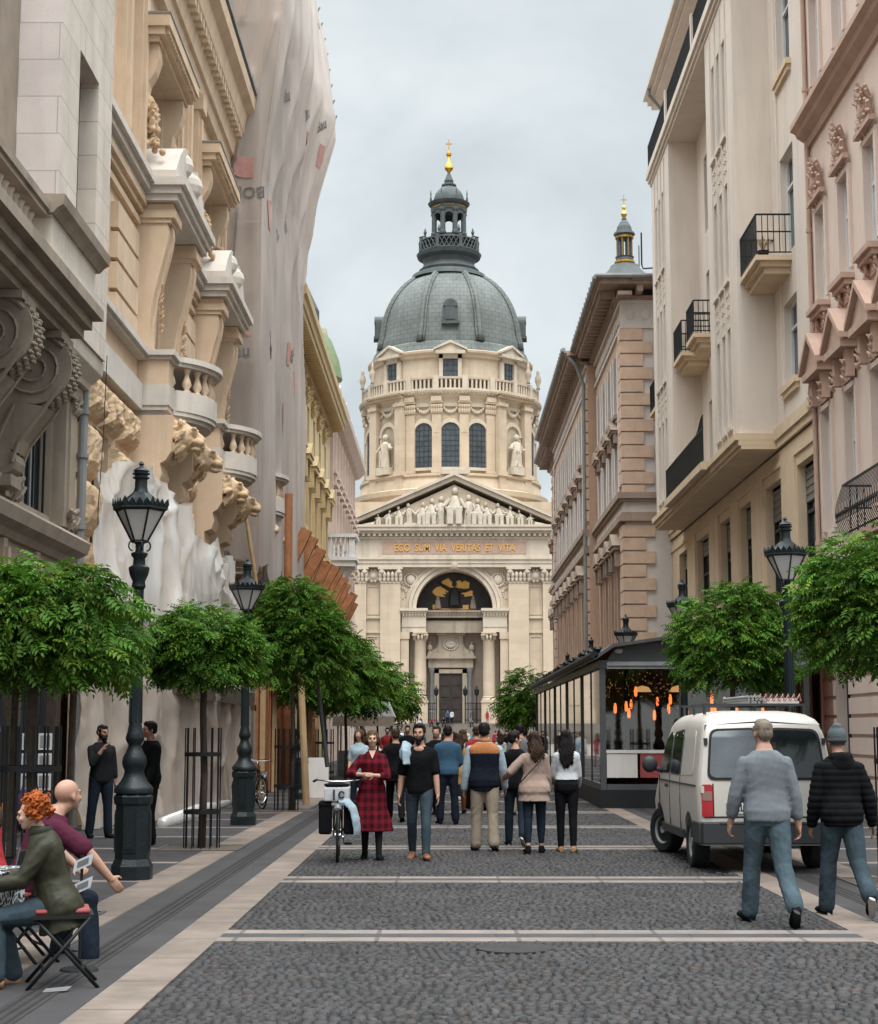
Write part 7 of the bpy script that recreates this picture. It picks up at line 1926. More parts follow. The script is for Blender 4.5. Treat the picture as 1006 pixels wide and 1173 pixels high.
def person(label, loc, rz, b, skin='skin', top=None, bottom=None, shoes='black_cloth', hair=None, voxel=.010, faced=False, hands=True, curl=.5, group=None, bare=(), extra=None, tuck=False, brow='hair_brown'):
    """top / bottom: dicts; every garment is one melted shell over one continuous body"""
    t = thing('person', label, 'person', (0, 0, 0), group)
    m = MB(); b.torso(m, -.004)
    for i in (0, 1):
        b.arm(m, i); b.leg(m, i, -.004); b.foot(m, i, -.006)
        if hands: b.hand(m, i, curl)
        else: m.ell(tuple(b.arms[i][2] + (b.arms[i][2] - b.arms[i][1]).normalized() * .06 * b.k), (.03, .03, .07), 8, 6)
    b.headshape(m)
    body = fuse(m, 'body', skin, t, min(voxel, .0085) if hands else voxel, 2)
    if faced: b.face(body, brow)
    if top:
        m = MB(); g = top.get('g', .016); b.torso(m, g, top.get('t0', -.10), top.get('t1', .515), flare=top.get('flare'), gd=top.get('gd'))
        for i in (0, 1):
            if top.get('sleeve', 1) > 0: b.arm(m, i, top.get('sg', g * .9), top.get('sleeve', 1), top.get('cuff', 1.0))
        if top.get('more'): top['more'](m, b)
        fuse(m, top.get('name', 'shirt'), top['mat'], t, voxel, top.get('it', 3), top.get('disp', cloth(top.get('amp', .008), top.get('f', 4), hash(label) % 97)))
    if bottom:
        m = MB(); g = bottom.get('g', .014); b.torso(m, bottom.get('wg', .004), -.13, bottom.get('t1', .0))
        for i in (0, 1): b.leg(m, i, g, bottom.get('cuff', .062), bottom.get('upto', .97))
        m.ell(tuple(b.pel + Vector((0, 0, -.06 * b.k))), (.13 * b.k * b.w, .10 * b.k, .11 * b.k), 12, 8)
        if bottom.get('more'): bottom['more'](m, b)
        fuse(m, bottom.get('name', 'trousers'), bottom['mat'], t, voxel, 2, cloth(bottom.get('amp', .007), 4.5, hash(label) % 89 + 5))
    if shoes:
        for i in (0, 1):
            m = MB(); p, fw = b.foot(m, i, .006); sh = fuse(m, 'shoe', shoes if isinstance(shoes, str) else shoes[0], t, .009, 1)
            if not isinstance(shoes, str):
                m = MB(); sd = fw.cross(Vector((0, 0, 1))).normalized(); up = sd.cross(fw)
                m.tube([tuple(p + fw * a_ * b.k - up * .034 * b.k) for a_ in (-.06, 0, .08, .15, .21)], [(.014 * b.k, w_ * b.k) for w_ in (.032, .044, .046, .05, .024)], 10); m.build('sole', shoes[1], sh)
    if hair: hair(b, t, body)
    if extra: extra(b, t, body)
    t.location = loc; t.rotation_euler = (0, 0, rz)
    return t
def hair_short(mat, thin=0.0, back=0.0):
    def f(b, t, body):
        m = MB(); E = lambda c, r: m.ell(tuple(b.hp(*c)), tuple(q * b.k for q in r), 14, 10, b.HR)
        E((0, -.024, .044), (.083 - thin, .093 - thin, .084 - thin)); E((0, -.055, .0), (.074 - thin, .062, .07)); E((0, .03, .085 - thin), (.062, .055, .038))
        for sd in (-1, 1): E((sd * .070, .018, .025), (.014, .028, .04))
        fuse(m, 'hair', mat, t, .008, 1, lambda P, N: .004 * wob(P, 14, 3, 2))
    return f
def hair_long(mat, length=.36, width=.10, wave=.012, side=1.0):
    def f(b, t, body):
        m = MB(); E = lambda c, r: m.ell(tuple(b.hp(*c)), tuple(q * b.k for q in r), 14, 10, b.HR)
        E((0, -.022, .042), (.088, .097, .086)); E((0, -.045, -.01), (.085, .068, .085))
        for sd in (-1, 1): E((sd * .074, .012, .0), (.018, .04, .07)); m.tube([tuple(b.hp(sd * .072, .0, .02)), tuple(b.hp(sd * .082, -.03, -.08 * side)), tuple(b.hp(sd * .085, -.06, -.20 * side)), tuple(b.hp(sd * .06, -.085, -.28 * side))], [.03 * b.k, .035 * b.k, .035 * b.k, .015 * b.k], 8)
        for q in range(7):
            x = (q - 3) / 3 * width * .75; l = length * (1 - .12 * abs(q - 3) / 3 + .06 * ((q * 37) % 5 - 2) / 2)
            pts = [tuple(b.hp(x * .5, -.07, .03)), tuple(b.hp(x * .85, -.098, -.08)), tuple(b.hp(x, -.128, -.08 - (l - .08) * .5)), tuple(b.hp(x * 1.05, -.138, -l)), tuple(b.hp(x * 1.0, -.135, -l - .05))]
            m.tube(pts, [.034 * b.k, .036 * b.k, .034 * b.k, .024 * b.k, .006 * b.k], 8)
        fuse(m, 'hair', mat, t, .009, 1, lambda P, N: wave * .55 * np.sin(P[:, 0] * 150 + 12 * np.sin(P[:, 2] * 14)) + .004 * wob(P, 10, 4, 2))
    return f
def hair_curly(mat):
    def f(b, t, body):
        m = MB(); r = random.Random(4)
        m.ell(tuple(b.hp(0, -.035, .03)), (.092 * b.k, .10 * b.k, .088 * b.k), 14, 10, b.HR)
        for q in range(300):
            a = r.uniform(0, 2 * PI); e = r.uniform(-.75, 1.45); rr_ = r.uniform(.090, .122)
            x, y, z = rr_ * math.cos(e) * math.cos(a), rr_ * math.cos(e) * math.sin(a) * 1.05, rr_ * math.sin(e) * .98
            if y > .052 and z < .065: continue
            c = b.hp(x, y - .035, z + .03); ax = Vector((r.gauss(0, 1), r.gauss(0, 1), r.gauss(0, 1))).normalized(); o = ax.orthogonal().normalized(); p = ax.cross(o); R0 = r.uniform(.010, .019)
            m.tube([tuple(c + (o * math.cos(u) + p * math.sin(u)) * R0 * b.k + ax * .006 * i) for i, u in enumerate((0, .9, 1.8, 2.7, 3.6, 4.5))], [.005 * b.k] + [.0075 * b.k] * 4 + [.004 * b.k], 6)
        fuse(m, 'hair', mat, t, .0055, 0)
    return f
def beanie(mat):
    def f(b, t, body):
        m = MB(); E = lambda c, r: m.ell(tuple(b.hp(*c)), tuple(q * b.k for q in r), 16, 12, b.HR)
        E((0, -.020, .050), (.090, .104, .100)); E((0, -.020, .012), (.092, .103, .040)); E((0, -.04, .14), (.05, .05, .035))
        o = fuse(m, 'beanie', mat, t, .008, 1, lambda P, N: .003 * np.sin(np.arctan2(P[:, 1] - b.hc.y, P[:, 0] - b.hc.x) * 46))
    return f
def beard(mat):
    def f(b, t, body):
        m = MB(); E = lambda c, r: m.ell(tuple(b.hp(*c)), tuple(q * b.k for q in r), 12, 9, b.HR)
        E((0, .058, -.088), (.046, .046, .042)); E((0, .068, -.125), (.034, .032, .036)); E((0, .090, -.046), (.032, .012, .010))
        for sd in (-1, 1): E((sd * .052, .035, -.052), (.020, .034, .042)); E((sd * .064, .012, -.02), (.012, .02, .045))
        fuse(m, 'beard', mat, t, .007, 1, lambda P, N: .003 * wob(P, 20, 3, 2))
    return f
def both(*fs):
    def f(b, t, body):
        for g in fs: g(b, t, body)
    return f
def hold(i, mk):
    def f(b, t, body): mk(b, t, b.arms[i][2] + (b.arms[i][2] - b.arms[i][1]).normalized() * .08 * b.k)
    return f
def collar(mat, r=.075, h=.045, t=.50):
    def f(b, th, body):
        m = MB(); c = b.tp(0, -.006, t); m.lathe([(r, -.02), (r * .92, h * .5), (r * .85, h), (r * .70, h), (r * .75, 0)], tuple(c), 18); m.build('collar', mat, th, smooth=True)
    return f
def hood(mat):
    def f(b, th, body):
        m = MB(); m.tube([tuple(b.tp(-.11, -.03, .49)), tuple(b.tp(-.07, -.10, .51)), tuple(b.tp(0, -.125, .50)), tuple(b.tp(.07, -.10, .51)), tuple(b.tp(.11, -.03, .49))], [.03, .05, .06, .05, .03], 10); m.ell(tuple(b.tp(0, -.12, .44)), (.11, .05, .09), 12, 9)
        fuse(m, 'hood', mat, th, .012, 2, cloth(.006, 6, 3))
    return f
STAND = ((.0, .04, .05), (.0, .04, .05))
WALKA = ((.40, .12, .03), (-.34, .22, .03)); WALKB = ((-.34, .22, .03), (.40, .12, .03))

# --- the two men walking away by the van
b = Body(1.80, 'm', 1.10, lean=.06, legs=((.30, .10, .03), (-.30, .42, .02)), arms=((.10, .26, .26, .05), (-.12, .22, .24, .0)), head=(.10, -.05))
def phone(b, t, p): m = MB(); m.box(p.x - .008, p.x + .012, p.y - .035, p.y + .035, p.z - .09, p.z + .06); m.build('phone', 'black_plain', t, bevel=.005)
person('man in a grey sweater and blue jeans walking away behind the white van', (2.82, 14.9, 0), .10, b, 'skin', dict(mat='grey_sweater', g=.022, t0=-.10, sleeve=.84, sg=.018, amp=.010, name='sweater'), dict(mat='denim', g=.022, cuff=.078, amp=.010), ('black_cloth', 'black_plain'), hair_short('hair_grey', .004), .010, curl=.8, extra=None)
b = Body(1.70, 'm', 1.0, lean=.10, legs=((.22, .10, .05), (-.30, .55, .04)), arms=((.05, .20, .25), (-.08, .34, .30)), head=(.0, .05))
def puffer(P, N): return .010 * np.abs(np.sin(P[:, 2] * 52)) ** .6 + .004 * wob(P, 6, 3, 2)
person('man in a grey beanie and black quilted jacket walking away at the right edge', (3.62, 15.5, 0), .06, b, 'skin_tan', dict(mat='black_cloth', g=.034, t0=-.13, sleeve=.98, sg=.026, disp=puffer, name='jacket', cuff=.6), dict(mat='denim_mid', g=.024, cuff=.082, amp=.011), ('black_cloth', 'sole'), both(beanie('beanie_grey')), .010, extra=both(hood('black_cloth')))
# --- couple walking towards the camera with the bicycle
b = Body(1.68, 'f', 1.0, legs=((.20, .10, .01), (-.10, .16, .01)), arms=(('ik', (-.02, .27, 1.10), (-.6, -.3, -.4)), ('ik', (.13, .25, 1.11), (.7, -.3, -.3))), head=(.0, .02))
def skirt(t): return 0.0
def dress_more(m, b):
    n = 40; rows = [(.16, .126, .10), (.05, .165, .125), (-.08, .205, .165), (-.25, .25, .215), (-.45, .30, .27), (-.58, .325, .295)]
    vs = []; fs = []
    for i, (tz, rx, ry) in enumerate(rows):
        for q in range(n):
            a = 2 * PI * q / n; w = 1 + (.085 * math.sin(a * 7 + .6) + .05 * math.sin(a * 3)) * min(1, max(0, (.10 - tz) / .5)); vs.append(tuple(b.tp(rx * w * math.cos(a) + (.05 if tz < -.2 else 0), ry * w * math.sin(a) - .02, tz)))
    for i in range(len(rows) - 1):
        for q in range(n): fs.append((i * n + q, i * n + (q + 1) % n, (i + 1) * n + (q + 1) % n, (i + 1) * n + q))
    fs += [tuple(range(n)), tuple(range(len(rows) * n - 1, (len(rows) - 1) * n - 1, -1))]; m.add(vs, fs)
def tights(b, t, body):
    for i in (0, 1): m = MB(); b.leg(m, i, .004); fuse(m, 'tights', 'tights', t, .010, 1)
def shirt_v(b, t, body):
    m = MB(); m.prism([(0, .40), (-.05, .515), (.05, .515)], .0, .01, 1); m.v = [tuple(b.tp(x, .122 + y - (.5 - .36) * 0 - (z - .40) * .62, z)) for x, y, z in m.v]; m.build('neckline', 'skin_pale', body)
person('woman in a dark red checked dress with crossed hands walking beside the bicycle', (-1.0, 22.2, 0), PI + .05, b, 'skin_pale', dict(mat='plaid_red', g=.016, t0=-.05, t1=.50, sleeve=.74, sg=.020, more=dress_more, name='dress', amp=.006), None, 'black_cloth', hair_long('hair_blond', .10, .04, .003, .30), .010, faced=True, extra=both(tights, shirt_v, collar('plaid_red', .066, .03, .495)))
b = Body(1.78, 'm', 1.02, legs=((.30, .12, .02), (-.20, .22, .02)), arms=((.08, .17, .12), (-.06, .20, .18)), head=(-.12, .0))
def shawl(b, t, body):
    m = MB(); m.tube([tuple(b.tp(.15, .135, .26)), tuple(b.tp(.155, .12, .42)), tuple(b.tp(.15, .0, .52)), tuple(b.tp(.14, -.10, .46))], [(.075, .03), (.085, .04), (.085, .04), (.07, .03)], 12); m.ell(tuple(b.tp(.17, .10, .40)), (.09, .05, .11)); fuse(m, 'folded_jacket', 'light_blue', t, .012, 2, cloth(.012, 7, 9))
def neck_skin(b, t, body):
    m = MB(); m.ell(tuple(b.tp(0, .072, .455)), (.075, .040, .055), 14, 8); m.build('neckline', 'skin', body, smooth=True)
person('bearded man in a black tee with a pale jacket over one shoulder', (-.38, 22.3, 0), PI - .04, b, 'skin', dict(mat='black_cloth', g=.018, t0=-.12, t1=.50, sleeve=.40, sg=.024, amp=.009), dict(mat='denim_mid', g=.012, cuff=.056, amp=.008), 'brown_leather', both(hair_short('hair_black', -.006), beard('hair_black')), .010, faced=True, extra=both(shawl, neck_skin), brow='hair_black')
# --- group walking away in the middle
b = Body(1.78, 'm', 1.16, legs=((.06, .05, .05), (-.16, .14, .05)), arms=((.04, .20, .12), (.12, .22, .25)), head=(-.1, .03))
def vest(b, t, body):
    m = MB(); b.torso(m, .034, -.16, .36); fuse(m, 'vest', 'navy_cloth', t, .012, 3, cloth(.009, 5, 3))
    m = MB(); b.torso(m, .036, .352, .515)
    fuse(m, 'vest_yoke', 'orange_cloth', t, .012, 3, cloth(.006, 5, 4)); m = MB(); m.lathe([(.075, -.02), (.085, .03), (.078, .06), (.055, .06)], tuple(b.tp(0, -.01, .51)), 16); m.build('collar', 'orange_cloth', t, smooth=True)
person('man in a navy and orange body warmer and khaki trousers', (.52, 23.8, 0), .02, b, 'skin_tan', dict(mat='light_blue', g=.018, t0=-.06, sleeve=.99, sg=.024, name='shirt'), dict(mat='khaki', g=.026, cuff=.085, amp=.013), 'black_cloth', hair_short('hair_black'), .011, extra=vest)
b = Body(1.66, 'm', .95, legs=((.12, .05, .03), (-.30, .35, .03)), arms=((.1, .18, .3), (.0, .2, .3)), head=(-1.15, .0))
person('dark haired youth in a black top turning his head between the walkers', (1.0, 24.8, 0), -.05, b, 'skin', dict(mat='black_cloth', g=.026, t0=-.12, sleeve=.95, sg=.02, name='jacket'), dict(mat='denim_dark', g=.014, cuff=.064), ('black_cloth', 'sole'), hair_short('hair_black', -.006), .011, faced=True)
b = Body(1.66, 'f', 1.08, legs=((-.12, .12, .02), (.14, .08, .02)), arms=(('ik', (-.42, .16, 1.02), (-.3, -.8, -.3)), (.10, .12, .30)), head=(.35, .0))
def strap(b, t, body): m = MB(); m.tube([tuple(b.tp(.14, -.13, .46)), tuple(b.tp(.02, -.165, .30)), tuple(b.tp(-.12, -.165, .14)), tuple(b.tp(-.19, -.10, .05))], .009, 6); m.build('bag_strap', 'black_plain', t)
person('long haired woman in a beige jacket and dark leggings with a shoulder strap', (1.2, 23.3, 0), .0, b, 'skin', dict(mat='beige_jacket', g=.030, t0=-.22, t1=.50, sleeve=.92, sg=.024, amp=.012, name='jacket', flare=lambda t: max(0, .05 - t) * .25), dict(mat='denim_dark', g=.012, cuff=.046, upto=.80), 'black_cloth', hair_long('hair_brown', .30, .11), .011, extra=strap)
b = Body(1.68, 'f', .95, legs=((.05, .04, .0), (-.10, .10, .0)), arms=((.28, .14, .9, .3), (.15, .14, .7, .1)), head=(.0, .0))
person('long haired woman in a white cropped top and black trousers by the pavilion', (1.66, 23.5, 0), -.03, b, 'skin', dict(mat='white_cloth', g=.030, t0=.06, t1=.50, sleeve=.94, sg=.026, amp=.012, name='blouse', cuff=.8), dict(mat='black_cloth', g=.009, cuff=.048, t1=.09, wg=.007, amp=.004), 'tan_leather', hair_long('hair_black', .40, .10), .011)
# --- two men standing by the plastic sheet
b = Body(1.76, 'm', 1.02, legs=((.05, .05, .06), (-.05, .10, .08)), arms=((.05, .12, .1), ('ik', (.07, .20, 1.37), (.5, .1, -1))), head=(.35, .10))
person('man in a dark jumper holding a hand to his chin by the plastic sheet', (-5.5, 26.6, 0), PI + .55, b, 'skin_tan', dict(mat='dark_tee', g=.020, t0=-.12, sleeve=.80, sg=.016), dict(mat='denim_dark', g=.02, cuff=.072), 'black_cloth', both(hair_short('hair_black', .006), beard('hair_black')), .011, faced=True, brow='hair_black')
b = Body(1.80, 'm', 1.05, legs=((.04, .05, .04), (-.06, .08, .05)), arms=((.10, .15, .35), (.15, .12, .55, .3)), head=(.15, .05))
person('man in a black jacket standing half behind the first lamp', (-4.44, 25.0, 0), PI / 2 + .45, b, 'skin_tan', dict(mat='black_cloth', g=.032, t0=-.18, sleeve=.97, sg=.026, name='jacket'), dict(mat='black_cloth', g=.02, cuff=.074), 'black_cloth', hair_short('hair_black', -.006), .011, faced=True)

# --- people seated at the left edge
SITL = ((1.42, 1.45, .10), (1.30, 1.55, .14))
b = Body(1.57, 'f', 1.14, lean=.28, sit=.555, legs=SITL, arms=((.55, .20, .9, .25), (.60, .14, .9, .25)), head=(-.10, .15))
person('woman with curly red hair in a dark green jacket seated on a folding chair', (-2.62, 11.35, 0), PI / 2 + .18, b, 'skin_pale', dict(mat='green_jacket', g=.042, t0=-.22, t1=.515, sleeve=.97, sg=.034, amp=.016, name='jacket', flare=lambda t: max(0, .0 - t) * .22), dict(mat='denim_mid', g=.024, cuff=.07), 'tan_leather', hair_curly('hair_red'), .010, faced=True, extra=collar('green_jacket', .085, .06, .50), brow='hair_red')
b = Body(1.80, 'm', 1.10, lean=.42, sit=.575, legs=((1.38, 1.55, .25), (1.34, 1.30, .12)), arms=(('ik', (-.12, .42, .66), (-.8, .2, -.2)), ('ik', (.34, .52, .60), (.8, .2, .0))), head=(.35, -.10))
person('bald man in a burgundy polo seated with an arm resting on his knee', (-3.13, 12.55, 0), -PI / 2 + .55 + PI * .0, b, 'skin', dict(mat='burgundy_polo', g=.026, t0=-.12, t1=.515, sleeve=.42, sg=.026, amp=.010, name='polo_shirt'), dict(mat='denim_dark', g=.024, cuff=.075), 'black_cloth', None, .010, faced=True, extra=collar('burgundy_polo', .075, .035, .505), brow='hair_brown')
b = Body(1.66, 'f', 1.0, lean=.2, sit=.60, legs=SITL, arms=((.55, .15, 1.0, .3), (.6, .12, .95, .3)), head=(.1, .2))
person('woman with straight brown hair in a coral red top behind the green jacket', (-3.30, 12.2, 0), PI / 2 - .2, b, 'skin_pale', dict(mat='coral_top', g=.022, sleeve=.95, sg=.02, name='top'), dict(mat='denim_dark', g=.02, cuff=.065), 'brown_leather', hair_long('hair_brown', .26, .09), .012, faced=True)
# ------------------------------------------------------------------ white van, seen from behind
M('van_paint', (0.47, 0.435, 0.395), rough=.32, var=.05, scale=1.2, spec=.5, streak=.12)
M('van_glass', (0.010, 0.012, 0.013), rough=.06, var=.3, spec=.8); M('van_glass_reflection', (0.085, 0.095, 0.105), rough=.10, var=.3, spec=.8)  # second glass is a paler copy: a grey reflection painted into its colour
M('rubber', (0.014, 0.014, 0.015), rough=.8, var=.3); M('bumper', (0.026, 0.027, 0.029), rough=.6, var=.2, spec=.4); M('tail_red', (0.30, 0.012, 0.016), rough=.18, var=.15, spec=.6); M('tail_clear', (0.20, 0.12, 0.10), rough=.18, spec=.6)
M('plate', (0.62, 0.62, 0.60), rough=.4, var=.05); M('chrome', (.6, .6, .6), rough=.2, metal=1.0)
van = thing('white_van', 'dusty white delivery van parked with its rear doors towards the camera', 'van', (0, 0, 0))
VW = .835; VL = 4.35
def vhalf(z):       # half width by height
    return float(np.interp(z, [.30, .42, .95, 1.10, 1.60, 1.78, 1.86, 1.91, 1.93], [.78, .825, .835, .825, .755, .715, .655, .55, .30]))
def roof_z(y): return float(np.interp(y, [0, .25, 1.2, 2.5, 2.75, 3.55, 3.8, 4.15, 4.35], [1.885, 1.915, 1.935, 1.915, 1.86, 1.22, 1.08, .96, .70]))
def rear_y(z): return float(np.interp(z, [.3, .7, 1.05, 1.6, 1.80, 1.93], [.0, .0, .02, .13, .22, .40]))
m = MB(); st = [.0, .03, .10, .3, .8, 1.4, 2.0, 2.5, 2.75, 3.0, 3.3, 3.55, 3.8, 4.0, 4.15, 4.28, 4.35]; NP = 15
vs = []
for y in st:
    zr_ = roof_z(y); row = []
    for q in range(NP):
        t = q / (NP - 1); z = .32 + (zr_ - .32) * math.sin(t * PI / 2) ** .9; zz = .32 + (z - .32) * (1.93 - .32) / (zr_ - .32) if y < 2.76 else .32 + (z - .32) * (1.93 - .32) / (zr_ - .32)
        w = vhalf(zz) if y < 2.7 else min(vhalf(z), VW * float(np.interp(zz, [.32, 1.2, 1.7, 1.85, 1.93], [.95, 1.0, .95, .82, .5])))
        w *= float(np.interp(y, [0, .03, .10, 3.6, 4.1, 4.35], [.955, .985, 1.0, 1.0, .95, .80]))
        yy = y + (rear_y(z) * max(0, 1 - y / .9)); row.append((w, yy, z))
    vs.append(row)
V = []; Fc = []
for row in vs: V += [(w, y, z) for w, y, z in row] + [(-w, y, z) for w, y, z in reversed(row)]
n = 2 * NP
for i in range(len(st) - 1):
    for q in range(n): Fc.append((i * n + q, i * n + (q + 1) % n, (i + 1) * n + (q + 1) % n, (i + 1) * n + q))
for q in range(NP - 1): Fc.append((q, q + 1, n - 2 - q, n - 1 - q)); o_ = (len(st) - 1) * n; Fc.append((o_ + q, o_ + n - 1 - q, o_ + n - 2 - q, o_ + q + 1))
m.add(V, Fc); vb = m.build('body', 'van_paint', van, smooth=True, sharp=38)
WH = ((.80, .315), (3.42, .315))
cut = MB()
for y, r_ in WH: cut.fr = lambda a, b_, c: (c, a, b_); cut.lathe([(r_ + .055, -1.2), (r_ + .055, 1.2)], (y, .32, 0), 28)
cut.fr = None; co = cut.build('cutter', 'rubber'); bo = vb.modifiers.new('b', 'BOOLEAN'); bo.object = co; bo.operation = 'DIFFERENCE'; bo.solver = 'EXACT'
dg = bpy.context.evaluated_depsgraph_get(); me = bpy.data.meshes.new_from_object(vb.evaluated_get(dg)); vb.modifiers.clear(); vb.data = me; bpy.data.objects.remove(co); me.set_sharp_from_angle(angle=R(38))
m = MB()
for y, r_ in WH: m.box(-.70, .70, y - .36, y + .36, .30, .74)
m.build('wheel_well', 'black_plain', van)
for y, r_ in WH:
    for sx in (-1, 1):
        turn = Matrix.Rotation(.42, 3, 'Z') if y > 2 else Matrix.Identity(3); c0 = Vector((sx * .715, y, .315))
        fr = lambda a, b_, c, turn=turn, c0=c0, sx=sx: tuple(c0 + turn @ Vector((sx * c, a, b_)))
        w = MB(fr); w.lathe([(.19, -.10), (.285, -.105), (.312, -.085), (.318, -.04), (.318, .04), (.312, .085), (.285, .105), (.20, .10), (.185, .06)], n=30); wo_ = w.build('wheel', 'rubber', van, smooth=True, sharp=40)
        w = MB(fr); w.lathe([(0, .075), (.05, .085), (.06, .05), (.15, .04), (.19, .085), (.195, .07), (.19, .03), (0, .03)], n=24); w.build('rim', 'zinc', wo_, smooth=True, sharp=40)
def rp(x, z, d=.004): return (x, rear_y(z) - d, z)
def rounded(pts, r=.06, k=4):
    out = []; n_ = len(pts)
    for i in range(n_):
        p0, p1, p2 = Vector(pts[i - 1]), Vector(pts[i]), Vector(pts[(i + 1) % n_]); a = p1 + (p0 - p1).normalized() * min(r, (p0 - p1).length * .45); c = p1 + (p2 - p1).normalized() * min(r, (p2 - p1).length * .45)
        for j in range(k + 1): t = j / k; out.append(tuple(a.lerp(p1, t).lerp(p1.lerp(c, t), t)))
    return out
def strips(p, f, d1, d0):
    """fill a convex outline with level strips that follow the bodywork"""
    zs = sorted({round(z, 4) for _, z in p} | set(np.linspace(min(q[1] for q in p), max(q[1] for q in p), 9).round(4).tolist())); m = MB(); n_ = len(p); rows = []
    for z in zs:
        xs = []
        for a, b in zip(p, p[1:] + p[:1]):
            if min(a[1], b[1]) - 2e-4 <= z <= max(a[1], b[1]) + 2e-4: xs += [a[0], b[0]] if abs(a[1] - b[1]) < 1e-3 else [a[0] + (b[0] - a[0]) * min(1, max(0, (z - a[1]) / (b[1] - a[1])))]
        rows.append((min(xs), max(xs), z))
    vv = []; ff = []; K = 5
    for a, b, z in rows: vv += [f(a + (b - a) * k / (K - 1), z, d1) for k in range(K)]
    for i in range(len(rows) - 1): ff += [(i * K + k, i * K + k + 1, (i + 1) * K + k + 1, (i + 1) * K + k) for k in range(K - 1)]
    m.add(vv, ff); m.add([f(x, z, d1) for x, z in p] + [f(x, z, d0) for x, z in p], [(i, i + n_, (i + 1) % n_ + n_, (i + 1) % n_) for i in range(n_)]); return m
def rear_patch(pts, d0, d1, name, mat, parent=van, r=.06): return strips(rounded(pts, r), lambda x, z, d: rp(x, z, d), d1, -d0).build(name, mat, parent, smooth=True, sharp=30)
def side_patch(sx, pts, d1, name, mat, parent=van, r=.06):
    return strips(rounded(pts, r), lambda y, z, d: (sx * ((vhalf(z) if y < 2.7 else min(vhalf(z), VW)) + d), y + rear_y(z) * max(0, 1 - y / .9), z), d1, -.02).build(name, mat, parent, smooth=True, sharp=30)
for sx, gl in ((-1, 'van_glass_reflection'), (1, 'van_glass')):
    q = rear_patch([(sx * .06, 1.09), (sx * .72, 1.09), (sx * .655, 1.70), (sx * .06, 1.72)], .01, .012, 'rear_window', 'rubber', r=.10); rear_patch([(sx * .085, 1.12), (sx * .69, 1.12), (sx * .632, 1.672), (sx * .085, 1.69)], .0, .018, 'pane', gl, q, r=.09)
    t_ = rear_patch([(sx * .66, .66), (sx * .795, .66), (sx * .79, 1.04), (sx * .66, 1.04)], .02, .022, 'tail_light', 'tail_red', r=.03); rear_patch([(sx * .67, .85), (sx * .785, .85), (sx * .783, .96), (sx * .67, .96)], 0, .027, 'lens', 'tail_clear', t_, r=.02)
m = MB(); m.box(-.012, .012, -.004, .03, .66, 1.08); m.tube([rp(.0, z, .003) for z in (1.05, 1.2, 1.4, 1.6, 1.75)], .011, 5); m.tube([rp(x, .655, .0) for x in (-.76, 0, .76)], .010, 5)
for sx in (-1, 1): m.tube([rp(sx * .65, .66, 0), rp(sx * .65, 1.05, 0)], .008, 5); m.tube([rp(sx * .76, 1.06, -.01), rp(sx * .70, 1.74, -.01), rp(0, 1.79, 0)], .009, 5)
m.build('door_seam', 'rubber', van)
m = MB(); m.box(-.80, .80, -.10, .10, .34, .60); m.box(-.845, -.78, -.02, .42, .34, .60); m.box(.78, .845, -.02, .42, .34, .60); m.box(-.6, .6, -.11, -.02, .57, .605); m.build('rear_bumper', 'bumper', van, bevel=.03)
m = MB(); m.box(-.50, .02, -.028, .01, .70, .825); pl_ = m.build('number_plate', 'plate', van)
text_mesh('plate_letters', 'LLA', .125, .002, 'black_plain', pl_, Matrix.Translation((-.30, -.031, .762)) @ Matrix.Rotation(PI / 2, 4, 'X'), .95)
m = MB(); m.box(-.14, .14, -.045, 0, .90, .95); m.build('door_handle', 'chrome', van); m = MB(); m.box(-.42, .0, -.03, 0, .845, .875); m.build('plate_lamp_bar', 'bumper', van)
for sx in (-1, 1):
    for z in (.98, 1.55): m = MB(); m.box(sx * (vhalf(z) - .05) - .02, sx * (vhalf(z) - .05) + .02, rear_y(z) - .03, rear_y(z) + .03, z - .04, z + .04); m.build('door_hinge', 'bumper' if z > 1.2 else 'van_paint', van)
    a = side_patch(sx, [(1.50, 1.12), (2.28, 1.12), (2.26, 1.66), (1.52, 1.70)], .006, 'side_window', 'rubber'); side_patch(sx, [(1.53, 1.15), (1.98, 1.15), (1.98, 1.64), (1.55, 1.67)], .010, 'pane', 'van_glass', a); side_patch(sx, [(2.02, 1.15), (2.25, 1.15), (2.23, 1.63), (2.02, 1.64)], .010, 'pane', 'van_glass', a)
    side_patch(sx, [(.45, 1.14), (1.40, 1.12), (1.42, 1.70), (.52, 1.68)], .003, 'side_panel', 'van_paint', r=.09)
    side_patch(sx, [(2.40, 1.12), (3.30, 1.12), (2.95, 1.52), (2.62, 1.66), (2.42, 1.66)], .008, 'door_window', 'van_glass')
    m = MB()
    for y in (2.34, 3.30, 1.44): m.tube([(sx * (vhalf(z) + .001), y, z) for z in (.42, .8, 1.08, 1.3, 1.6)[: 5 if y < 3 else 3]], .007, 5)
    m.tube([(sx * (vhalf(1.02) + .004), y, 1.02) for y in (.2, 1.5, 3.3)], .010, 5); m.build('body_seam', 'bumper', van)
    m = MB(); m.box(*sorted((sx * .80, sx * .842)), 1.2, 3.05, .34, .44); m.build('side_skirt', 'bumper', van)
    m = MB(); m.box(*sorted((sx * .83, sx * .86)), 2.48, 2.62, .93, .97); m.build('door_handle', 'bumper', van)
    m = MB(); m.ell((sx * .99, 3.10, 1.22), (.11, .06, .115), 12, 8); m.tube([(sx * .80, 3.12, 1.12), (sx * .95, 3.12, 1.18)], .03, 6); m.build('wing_mirror', 'bumper', van, smooth=True)
m = MB(); m.add([(-.68, 2.78, 1.845), (.68, 2.78, 1.845), (.76, 3.53, 1.25), (-.76, 3.53, 1.25)], [(0, 1, 2, 3)]); m.build('windscreen', 'van_glass', van)
m = MB()
